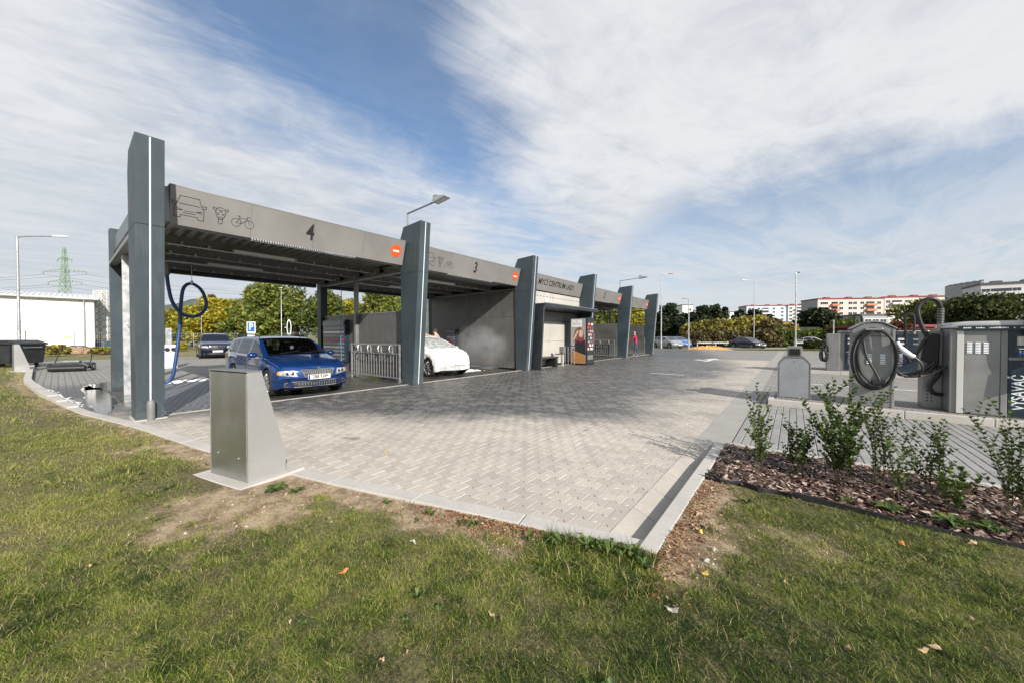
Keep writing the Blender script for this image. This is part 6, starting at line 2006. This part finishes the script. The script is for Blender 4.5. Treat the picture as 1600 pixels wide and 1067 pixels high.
house('white flat-roofed house above the dark pines', 1066, 1082, 150, 477, 'white_wall', 'dark_roof', (.7,), 484)
house('small white house between the dark pines', 1055, 1068, 140, 489, 'white_wall', 'dark_roof')
house('cream gabled house with a red roof behind the pines', 1098, 1112, 150, 484, 'white_wall', 'red_roof')
house('small pale house peeping out between the last pines', 1140, 1150, 150, 488, 'white_wall', 'dark_roof')
house('dark red-brown boarded shed behind the mast of arched hose', 1394, 1466, 40, 511, mat('red_brown_boards', (.06, .018, .014), .8, var=.3, vs=3), 'red_roof')
t = thing('screen_fence', 'long dark green screen fence below the round dark pine', 'fence', tuple(spot(1222, 62)), HEAD)
Ls = 62 * 180 / 559
mat('dark_green_screen', (.02, .035, .02), .8, var=.2, vs=2)
for k in range(10): MB().box(Ls * k / 10, Ls * (k + 1) / 10 - .05, 0, .08, 1.2, rise(511.5, 62)).build('fence_panel', 'dark_green_screen', t)
for k in range(6): MB().box(Ls * k / 5 - .05, Ls * k / 5 + .05, .08, .2, 0, rise(511.5, 62)).build('post', 'slate_dark', t)

# road, verge and guard rail beyond the yard
b = MB(); b.add([tuple(spot(600, 50, -.03)), tuple(spot(2200, 40, -.03)), tuple(spot(1900, 47.5, -.03)), tuple(spot(700, 57, -.03))], [(0, 1, 2, 3)])
struct(b, 'road', mat('asphalt', (.10, .10, .10), .9, var=.15, vs=3))
t = thing('guard_rail', 'long low pale guard rail beside the road behind the yard', 'guard rail', tuple(spot(1090, 48)), HEAD)
Lr = 48 * 230 / 559
MB().prism([(0, .42), (-.05, .48), (0, .54), (-.05, .60), (0, .66), (.02, .66), (.02, .42)], 0, Lr, 'x').build('rail', 'galv', t)
for k in range(9): MB().box(Lr * k / 8 - .05, Lr * k / 8 + .05, .03, .12, 0, .62).build('post', 'galv', t)

# ================================================================== TREES AND SHRUBS
LM = {
 'pine': tint3('pine_needles', (.008, .016, .008), (.022, .038, .014), (.05, .065, .022), .1),
 'green': tint3('tree_leaves_green', (.028, .050, .012), (.115, .155, .028), (.32, .32, .07), .4),
 'yellow': tint3('tree_leaves_yellow', (.13, .14, .015), (.38, .34, .035), (.66, .52, .06), .4),
 'golden': tint3('golden_bush_leaves', (.06, .058, .018), (.25, .22, .045), (.62, .54, .10), .4),
 'brown': tint3('brownish_bush_leaves', (.035, .030, .014), (.15, .115, .045), (.32, .27, .09), .3),
 'dkgreen': tint3('dark_tree_leaves', (.018, .030, .010), (.060, .080, .020), (.14, .15, .04), .3),
 'red': tint3('red_hedge_leaves', (.05, .012, .008), (.14, .04, .02), (.22, .14, .04), .25)}
M['bark_wood'] = mat('tree_bark', (.075, .055, .04), .95, var=.3, vs=6, bump=.6, bs=30)


def crown_mesh(blobs, n, size, seed, hollow=.55, bias=0.0):
    rng = np.random.default_rng(seed)
    bl = np.array([(*c, *r) for c, r in blobs]); vol = bl[:, 3] * bl[:, 4] + bl[:, 4] * bl[:, 5]; pick = rng.choice(len(bl), n, p=vol / vol.sum())
    d = rng.normal(size=(n, 3)); d /= np.linalg.norm(d, axis=1)[:, None]
    rad = (hollow + (1 - hollow) * rng.random(n)) * (1 + .10 * rng.normal(size=n)) * (1 + .12 * np.sin(d[:, 0] * 9 + pick) * np.sin(d[:, 2] * 8 + pick * 2))
    P = bl[pick, :3] + d * bl[pick, 3:] * rad[:, None]
    s = size * (.55 + .9 * rng.random(n))
    u = rng.normal(size=(n, 3)); u /= np.linalg.norm(u, axis=1)[:, None]
    w = np.cross(u, rng.normal(size=(n, 3))); w /= np.linalg.norm(w, axis=1)[:, None]
    V = np.stack([P - u * s[:, None], P + w * s[:, None] * .55, P + u * s[:, None], P - w * s[:, None] * .55], 1).reshape(-1, 3)
    F = np.arange(n * 4).reshape(-1, 4)
    clump = rng.random(len(bl))[pick] * .35
    T = np.clip(clump + rng.random(n) ** 1.5 * .75 + bias, 0, 1)
    return V, F, T


def fast_tinted(name, V, F, T, m, parent):
    n = len(F); me = bpy.data.meshes.new(name)
    me.vertices.add(len(V)); me.vertices.foreach_set('co', V.reshape(-1).astype(np.float32))
    me.loops.add(n * 4); me.loops.foreach_set('vertex_index', F.reshape(-1).astype(np.int32))
    me.polygons.add(n); me.polygons.foreach_set('loop_start', (np.arange(n) * 4).astype(np.int32)); me.update(calc_edges=True)
    a = me.attributes.new('tint', 'FLOAT', 'FACE'); a.data.foreach_set('value', T.astype(np.float32)); me.materials.append(m)
    o = bpy.data.objects.new(name, me); C.objects.link(o); o.parent = parent; return o


def tree(label, px, depth, py_top, width_px, kind, seed, base=None, conic=False, n=4200, group=None, cat='tree', name='tree', low=.25, z0=0.0, bias=0.0):
    p = spot(px, depth, z0); h = rise(py_top, depth) - z0; r = width_px / 559 * depth / 2
    t = thing(name, label, cat, tuple(p), 0, group); q = random.Random(seed); zl = h * low
    if cat == 'tree':
        b = MB(); b.tube([(0, 0, -.2), (.05, 0, h * .2), (-.05, .05, h * .5), (0, 0, h * .85)], [h * .028 + .05, h * .022 + .04, h * .015 + .02, .02], 8)
        for k in range(7):
            a = q.uniform(0, 6.3); z = h * q.uniform(.25, .6); l = r * q.uniform(.5, .85)
            b.tube([(0, 0, z), (math.cos(a) * l * .5, math.sin(a) * l * .5, z + l * .35), (math.cos(a) * l, math.sin(a) * l, z + l * .6)], [h * .010 + .02, h * .006 + .02, .01], 6)
        b.build('trunk', 'bark_wood', t, smooth=True)
    bl = []
    m = 22 if cat == 'tree' else 20
    for k in range(m):
        f = k / (m - 1); z = zl + (h - zl) * (0.08 + .86 * f)
        prof = (1.02 - f) if conic else (math.sin(PI * (.18 + .74 * f)) ** .7)
        a = k * 2.4 + q.uniform(-.5, .5); rr = r * prof * q.uniform(.35, .85)
        s = r * (.24 + .22 * q.random()) * (.6 + .5 * prof)
        bl.append(((math.cos(a) * rr, math.sin(a) * rr, min(h - s * .5, z)), (s * 1.15, s * 1.15, s * .85)))
    bl.append(((0, 0, zl + (h - zl) * .45), (r * .5, r * .5, (h - zl) * .35)))
    V, F, T = crown_mesh(bl, n, depth * .0042 + .02, seed, bias=bias)
    V[:, 2] = np.maximum(V[:, 2], .03)
    fast_tinted('crown', V, F, T, LM[kind], t); return t


# behind the bays, left to right
G1 = 'trees beyond the fence behind the wash bays'
left_trees = [
 ('yellow-green tree directly right of the first pylon', 268, 52, 486, 62, 'yellow', 1, -.25),
 ('bright yellow tree behind the looped blue hose', 300, 50, 480, 50, 'yellow', 2, -.15),
 ('bushy bright yellow tree above the parked crossover', 345, 50, 470, 80, 'yellow', 3, .0),
 ('thin reddish-brown treetop between yellow crowns', 330, 56, 461, 30, 'brown', 4, .1),
 ('tall full green tree in the middle of bay 4', 428, 46, 446, 112, 'green', 5, .08),
 ('green tree with yellow top left of the tall full one', 402, 50, 450, 50, 'green', 6, .3),
 ('green tree seen between the rear pylon and the roof column', 512, 44, 455, 66, 'green', 7, .0),
 ('pale yellow tree above the low wall of bay 4', 548, 60, 470, 60, 'yellow', 8, -.1),
 ('large pale green tree above the low wall beside the second pylon', 600, 42, 448, 90, 'green', 9, .18),
 ('green tree behind the open bay 2', 940, 66, 480, 60, 'green', 10, .15),
 ('yellow tree behind the open bay 1', 985, 66, 478, 60, 'yellow', 12, -.05),
 ('dark yellow-green shrub tree hiding the fence left of the green tree', 378, 47, 498, 60, 'green', 13, .05),
]
for lab, px, d, py, w, kd, sd, bi in left_trees: tree(lab, px, d, py, w, kd, sd, n=9000 if w > 70 else 5500, group=G1, low=.12, bias=bi)
G3 = 'dark pines beyond the road'
for lab, px, d, py, w, kd, sd in (
 ('tall dark pine right behind the last pylon', 1042, 62, 476, 44, 'pine', 21), ('broad dark pine left of the white flat-roofed house', 1062, 66, 492, 30, 'pine', 22),
 ('dark bushy pine under the white flat-roofed house', 1076, 58, 488, 34, 'pine', 23), ('tall dark pine in the middle of the row', 1097, 64, 477, 32, 'pine', 24),
 ('dark pine with a rounded top right of the tall middle one', 1116, 64, 476, 28, 'pine', 25), ('pointed dark spruce in the row of pines', 1132, 64, 480, 24, 'pine', 26),
 ('low dark pine left of the pale blue block', 1154, 66, 485, 24, 'pine', 27), ('dark round pine in front of the pale blue block', 1176, 66, 484, 34, 'pine', 28),
 ('small dark pine at the foot of the pale blue block', 1200, 68, 491, 30, 'pine', 29)):
    tree(lab, px, d, py, w, kd, sd, n=4200, group=G3, conic=('pointed' in lab), low=.05)
tree('round dark pine in front of the cream apartment block', 1277, 66, 483, 56, 'pine', 31, n=6500, low=.08)
tree('large dark green tree before the tall white and lilac block', 1530, 40, 465, 116, 'dkgreen', 32, n=12000, low=.05)
tree('yellow-green tree with reddish tips left of the ribbed hose arch', 1440, 46, 470, 78, 'green', 33, n=7000, low=.05, bias=.1)
G4 = 'golden and brown bushes along the road'
for i, (lab, px, d, py, w, kd) in enumerate((
 ('brown-gold bush at the left end of the row behind the white car', 1082, 56, 505, 44, 'golden'), ('golden bush below the tall middle pine', 1104, 54, 503, 48, 'golden'),
 ('bright golden bush below the pointed spruce', 1130, 55, 500, 50, 'golden'), ('golden bush with brown lower leaves in the middle of the row', 1155, 55, 497, 48, 'golden'),
 ('tallest yellow bush by the lamp with an arm to the left', 1182, 57, 496, 54, 'golden'), ('brown bush behind the lamp with an arm to the left', 1207, 52, 499, 46, 'brown'),
 ('yellow-tipped bush next to the yellow building', 1232, 58, 507, 34, 'golden'), ('low brown bush right of the dark navy sedan', 1195, 49, 517, 44, 'brown'),
 ('low green-brown bush behind the low grey cabinet', 1222, 49, 518, 40, 'green'), ('low green bush left of the tallest lamp post', 1255, 50, 520, 44, 'green'),
 ('leafy green bush right of the tallest lamp post', 1282, 49, 518, 46, 'green'), ('leafy green bush left of the perforated vacuum station', 1308, 49, 521, 36, 'green'),
 ('dark low bush under the golden bushes at left', 1092, 52, 521, 46, 'brown'), ('dark low bush under the golden bushes in the middle', 1120, 52, 519, 50, 'brown'),
 ('dark low bush just left of the dark navy sedan', 1150, 51, 518, 48, 'brown'))):
    tree(lab, px, d, py, w, kd, 50 + i, n=4200, group=G4, cat='bush', name='bush', low=.02)
for i, (lab, px, d, py, w, kd) in enumerate((
 ('red-brown shrub behind the low navy panels', 1400, 38, 506, 50, 'red'), ('green shrub with pale leaves below the arched hose', 1432, 30, 521, 50, 'green'),
 ('climber-covered shrub in front of the low white wall', 1318, 60, 500, 46, 'green'), ('tiny round shrub right of the service cabinet', 1264, 40, 533, 14, 'dkgreen'),
 ('second tiny round shrub in the low row', 1277, 40, 533, 14, 'dkgreen'), ('third tiny round shrub in the low row', 1290, 40, 533, 14, 'dkgreen'),
 ('small shrub in front of the white hall', 88, 27.5, 541, 26, 'golden'), ('small shrub at the foot of the white lattice masts', 160, 30, 545, 28, 'golden'),
 ('low yellow shrub by the service post', 279, 36, 535, 20, 'yellow'))):
    tree(lab, px, d, py, w, kd, 90 + i, n=2600, group='single shrubs around the yard', cat='shrub', name='shrub', low=.02)
# soil heap and leaf litter heap
def heap(label, px, d, w, h, m):
    p = spot(px, d); b = MB(); q = random.Random(px); vs = []; n = 26
    for i in range(n + 1):
        for j in range(9):
            u = -1 + 2 * i / n; v = -1 + 2 * j / 8
            z = max(0, (1 - u * u) * (1 - v * v)) * h * (.8 + .4 * math.sin(i * 1.7) * math.cos(j * 2.1)) - .05
            vs.append((u * w, v * w * .3, z))
    b.add(vs, [(i * 9 + j, (i + 1) * 9 + j, (i + 1) * 9 + j + 1, i * 9 + j + 1) for i in range(n) for j in range(8)])
    t = thing('soil_heap', label, 'heap', tuple(p), HEAD); b.build('heap', m, t, smooth=True)
M['tan_soil'] = mat('tan_soil', (.36, .22, .12), .95, var=.35, vs=3, bump=.8, bs=20)
heap('low bank of tan soil at the foot of the white hall', 122, 32, 3.6, .65, 'tan_soil')
heap('low orange-tan heap of leaves beside the lamp post', 1106, 40, 2.6, .45, mat('leaf_litter', (.50, .28, .10), .9, var=.4, vs=6, bump=.8, bs=20))

# verge strips
for (a, c, d0, d1, nm, col) in ((1020, 2100, 41, 45, 'verge', (.20, .20, .09)), (1050, 2100, 45.2, 47, 'kerb_edge', (.42, .41, .38))):
    b = MB().add([tuple(spot(a, d0, -.02)), tuple(spot(c, d0 * .8, -.02)), tuple(spot(c, d1 * .8, -.02)), tuple(spot(a, d1, -.02))], [(0, 1, 2, 3)])
    struct(b, nm, mat(nm, col, .95, var=.35, vs=2))
# low wooded hill far left
b = MB(); vs = []; n = 60
for i in range(n + 1):
    px = -500 + 1500 * i / n; d = 620
    z = rise(472 + 6 * math.sin(i * .5) + 3 * math.sin(i * 1.7), d)
    vs += [tuple(spot(px, d - 150, -3)), tuple(spot(px, d, z)), tuple(spot(px, d + 200, -3))]
b.add(vs, [(3 * i + j, 3 * i + 3 + j, 3 * i + 4 + j, 3 * i + 1 + j) for i in range(n) for j in (0, 1)])
struct(b, 'hills', mat('wooded_hill', (.10, .115, .10), .95, var=.3, vs=.02), smooth=True)

# ================================================================== SHRUBS IN THE BARK BED
LM['bed'] = tint3('privet_leaves', (.025, .050, .012), (.105, .165, .035), (.32, .40, .10), .4)
def bed_shrub(label, x, y, h, spread, stems, seed, bias=0.0):
    t = thing('young_shrub', label, 'shrub', (x, y, .02), 0, 'young shrubs planted in the bark bed'); q = random.Random(seed); lf = q.uniform(.7, 1.15)
    b = MB(); V, F, T = [], [], []
    def leaf(p, d, L, tv):
        u = d.normalized(); s = u.cross(Vector((q.gauss(0, .4), q.gauss(0, .4), 1))).normalized(); nn = s.cross(u) * L * .12
        k = len(V); w = L * .30
        for a, c, e in ((0, 0, 0), (.4, 1, 1), (.4, -1, 1), (.4, 0, 0), (1, 0, -.6)): V.append(tuple(p + u * L * a + s * w * c + nn * e))
        F.extend([(k, k + 1, k + 3), (k, k + 3, k + 2), (k + 1, k + 4, k + 3), (k + 3, k + 4, k + 2)]); T.extend([tv] * 4)
    def twig(p0, d, ln, r, depth):
        pts = [p0]; p = p0.copy(); dd = d.copy(); n = max(3, int(ln / .035))
        for i in range(n):
            dd = (dd + Vector((q.gauss(0, .07), q.gauss(0, .07), .05))).normalized(); p = p + dd * ln / n; pts.append(p.copy())
            f = (i + 1) / n
            if (depth == 0 and f > .18) or depth:
                for _ in range(4 if f > .25 else 1):
                    a = q.uniform(0, 6.3); o = Vector((math.cos(a), math.sin(a), q.uniform(.2, 1.5)))
                    leaf(p, (o + dd * .4), q.uniform(.022, .056) * lf * (1.05 - .2 * f), min(1, max(0, bias + q.random() * .5 + (.35 if f > .85 else 0) * q.random() + .1 * f)))
            if depth == 0 and i > 1 and q.random() < .55:
                a = q.uniform(0, 6.3); twig(p, (dd * .8 + Vector((math.cos(a), math.sin(a), .25)) * .8).normalized(), ln * q.uniform(.16, .34), r * .55, 1)
        b.tube(pts, [r * (1 - .7 * i / n) for i in range(n + 1)], 5)
    for s in range(stems):
        a = 6.3 * s / stems + q.uniform(-.5, .5); o = spread * q.uniform(.15, .5)
        twig(Vector((math.cos(a) * .03, math.sin(a) * .03, 0)), Vector((math.cos(a) * o, math.sin(a) * o, 1)).normalized(), h * q.uniform(.6, 1.0), .0035, 0)
    b.build('stems', 'stem_green', t)
    o = tinted('leaves', V, F, T, LM['bed'], t); return t
M['stem_green'] = mat('green_brown_stem', (.10, .085, .04), .8)
for i, a in enumerate((
 ('thin sparse shrub with tiny leaves nearest the kerb corner of the bark bed', -.28, 4.55, .80, .35, 5, .10),
 ('short bushy shrub, second from the kerb corner', .05, 4.72, .52, .60, 9, -.05),
 ('tallest and fullest shrub of the bark bed, left of the hose coil station', .38, 4.70, .88, .50, 10, -.02),
 ('shrub with two leaning tops in front of the hose coil station', .66, 4.85, .80, .45, 7, .0),
 ('slender upright shrub in the front of the bark bed', .72, 4.48, .55, .35, 5, .06),
 ('shrub leaning to the left in front of the large vacuum station', .99, 4.82, .74, .50, 8, .02),
 ('low loose shrub at the black edging', 1.02, 4.45, .36, .60, 6, .05),
 ('small two-leaf seedling shrub near the right back kerb', 1.22, 5.00, .22, .5, 3, .05),
 ('large shrub at the right edge of the photo', 1.42, 4.75, .82, .55, 11, .0),
 ('dark shrub cut off by the right edge, nearest the lawn', 1.50, 4.35, .46, .6, 10, -.05))):
    lab, x, y, h, sp_, st2, bi = a
    bed_shrub(lab, x, y, h, sp_, st2, 300 + i, bi)

# ================================================================== FALLEN LEAVES
def ground_at(px, py):
    v = -(py - 533.5) / 559.0; u = (px - 800) / 559.0; pt = R(.871)
    fwd = Vector((-sn * math.cos(pt), cs * math.cos(pt), -math.sin(pt))); rt = Vector((cs, sn, 0)); up = rt.cross(fwd)
    r_ = fwd + rt * u + up * v; k = -CAM_H / r_.z; return Vector((r_.x * k, r_.y * k, 0))
def leaf_obj(px, py, col, size, label, grp):
    p = ground_at(px, py); q = random.Random(px * 7 + py); z = .002
    on_lawn = (p.x < -.69 and p.y < kerb_y(p.x)) or (p.x > -.69 and p.y < 4)
    if on_lawn: z = lawn_z(p.x, p.y) + .016
    b = MB(); n = 12; L = size; vs = [(0, 0, 0.004)]
    for i in range(n):
        w = 2 * PI * i / n; r_ = L * (.42 + .12 * math.cos(w * 2) + .10 * math.cos(w * 5)); vs.append((r_ * math.cos(w), r_ * .8 * math.sin(w), .008 * math.sin(w * 2 + px) + q.uniform(0, .006)))
    b.add(vs, [(0, 1 + i, 1 + (i + 1) % n) for i in range(n)])
    o = b.build('fallen_leaf', col); o.location = (p.x, p.y, z); o.rotation_euler = (q.uniform(-.3, .3), q.uniform(-.3, .3), q.uniform(0, 6))
    tag(o, label, 'leaf', grp)
M['leaf_orange'] = mat('orange_leaf', (.55, .20, .05), .7, var=.3, vs=30)
M['leaf_yellow'] = mat('yellow_leaf', (.62, .42, .07), .7, var=.3, vs=30)
M['leaf_tan'] = mat('tan_leaf', (.42, .30, .18), .8, var=.3, vs=30)
M['leaf_pale'] = mat('pale_leaf', (.44, .41, .34), .8, var=.2, vs=30)
M['leaf_brown'] = mat('brown_leaf', (.20, .12, .07), .85, var=.3, vs=30)
GL = 'fallen leaves lying on the lawn and paving'
leaf_obj(535, 905, 'leaf_orange', .06, 'orange leaf alone on the sunny turf at left of centre', GL)
leaf_obj(1100, 906, 'leaf_yellow', .05, 'orange-yellow leaf on the turf below the kerb corner', GL)
leaf_obj(1094, 841, 'leaf_yellow', .05, 'yellow leaf beside the raised kerb on the soil strip', GL)
leaf_obj(1050, 960, 'leaf_pale', .07, 'white paper-like scrap on the turf near the bottom centre-right', GL)
leaf_obj(1109, 886, 'leaf_pale', .055, 'pale curled leaf standing in the turf', GL)
leaf_obj(1118, 869, 'leaf_pale', .045, 'small pale leaf above the pale curled one', GL)
leaf_obj(645, 857, 'leaf_pale', .06, 'pale flat stone-like leaf in front of the bare strip', GL)
leaf_obj(1468, 1027, 'leaf_tan', .06, 'tan leaf near the bottom right of the lawn', GL)
leaf_obj(1440, 1028, 'leaf_tan', .045, 'thin tan leaf left of the tan leaf at the bottom right', GL)
leaf_obj(604, 706, 'leaf_yellow', .07, 'yellow leaf alone on the dry pavers', GL)
leaf_obj(1242, 763, 'leaf_orange', .07, 'bright orange leaf on the bark mulch', GL)
leaf_obj(1093, 812, 'leaf_tan', .08, 'large tan leaf on the soil strip beside the raised kerb', GL)
leaf_obj(1410, 858, 'leaf_orange', .06, 'orange leaf on the turf below the black edging', GL)
leaf_obj(1520, 857, 'leaf_tan', .06, 'tan leaf close to the right end of the edging', GL)
q = random.Random(77)
for i in range(34):
    if i < 16: px, py = q.uniform(1040, 1120) , q.uniform(790, 880)
    else: px, py = q.uniform(60, 1560), q.uniform(760, 1050)
    p = ground_at(px, py)
    if p.x < -.69 and p.y > kerb_y(p.x) - .02: continue
    if -4.98 < p.x < -3.9 and .78 < p.y < 1.62: continue
    if p.x < -.66 and p.x > -1.06 and p.y > 2.2: continue
    leaf_obj(int(px), int(py), ('leaf_tan', 'leaf_tan', 'leaf_brown', 'leaf_tan', 'leaf_brown')[i % 5], q.uniform(.018, .038), 'small brown withered leaf lying in the turf', GL)
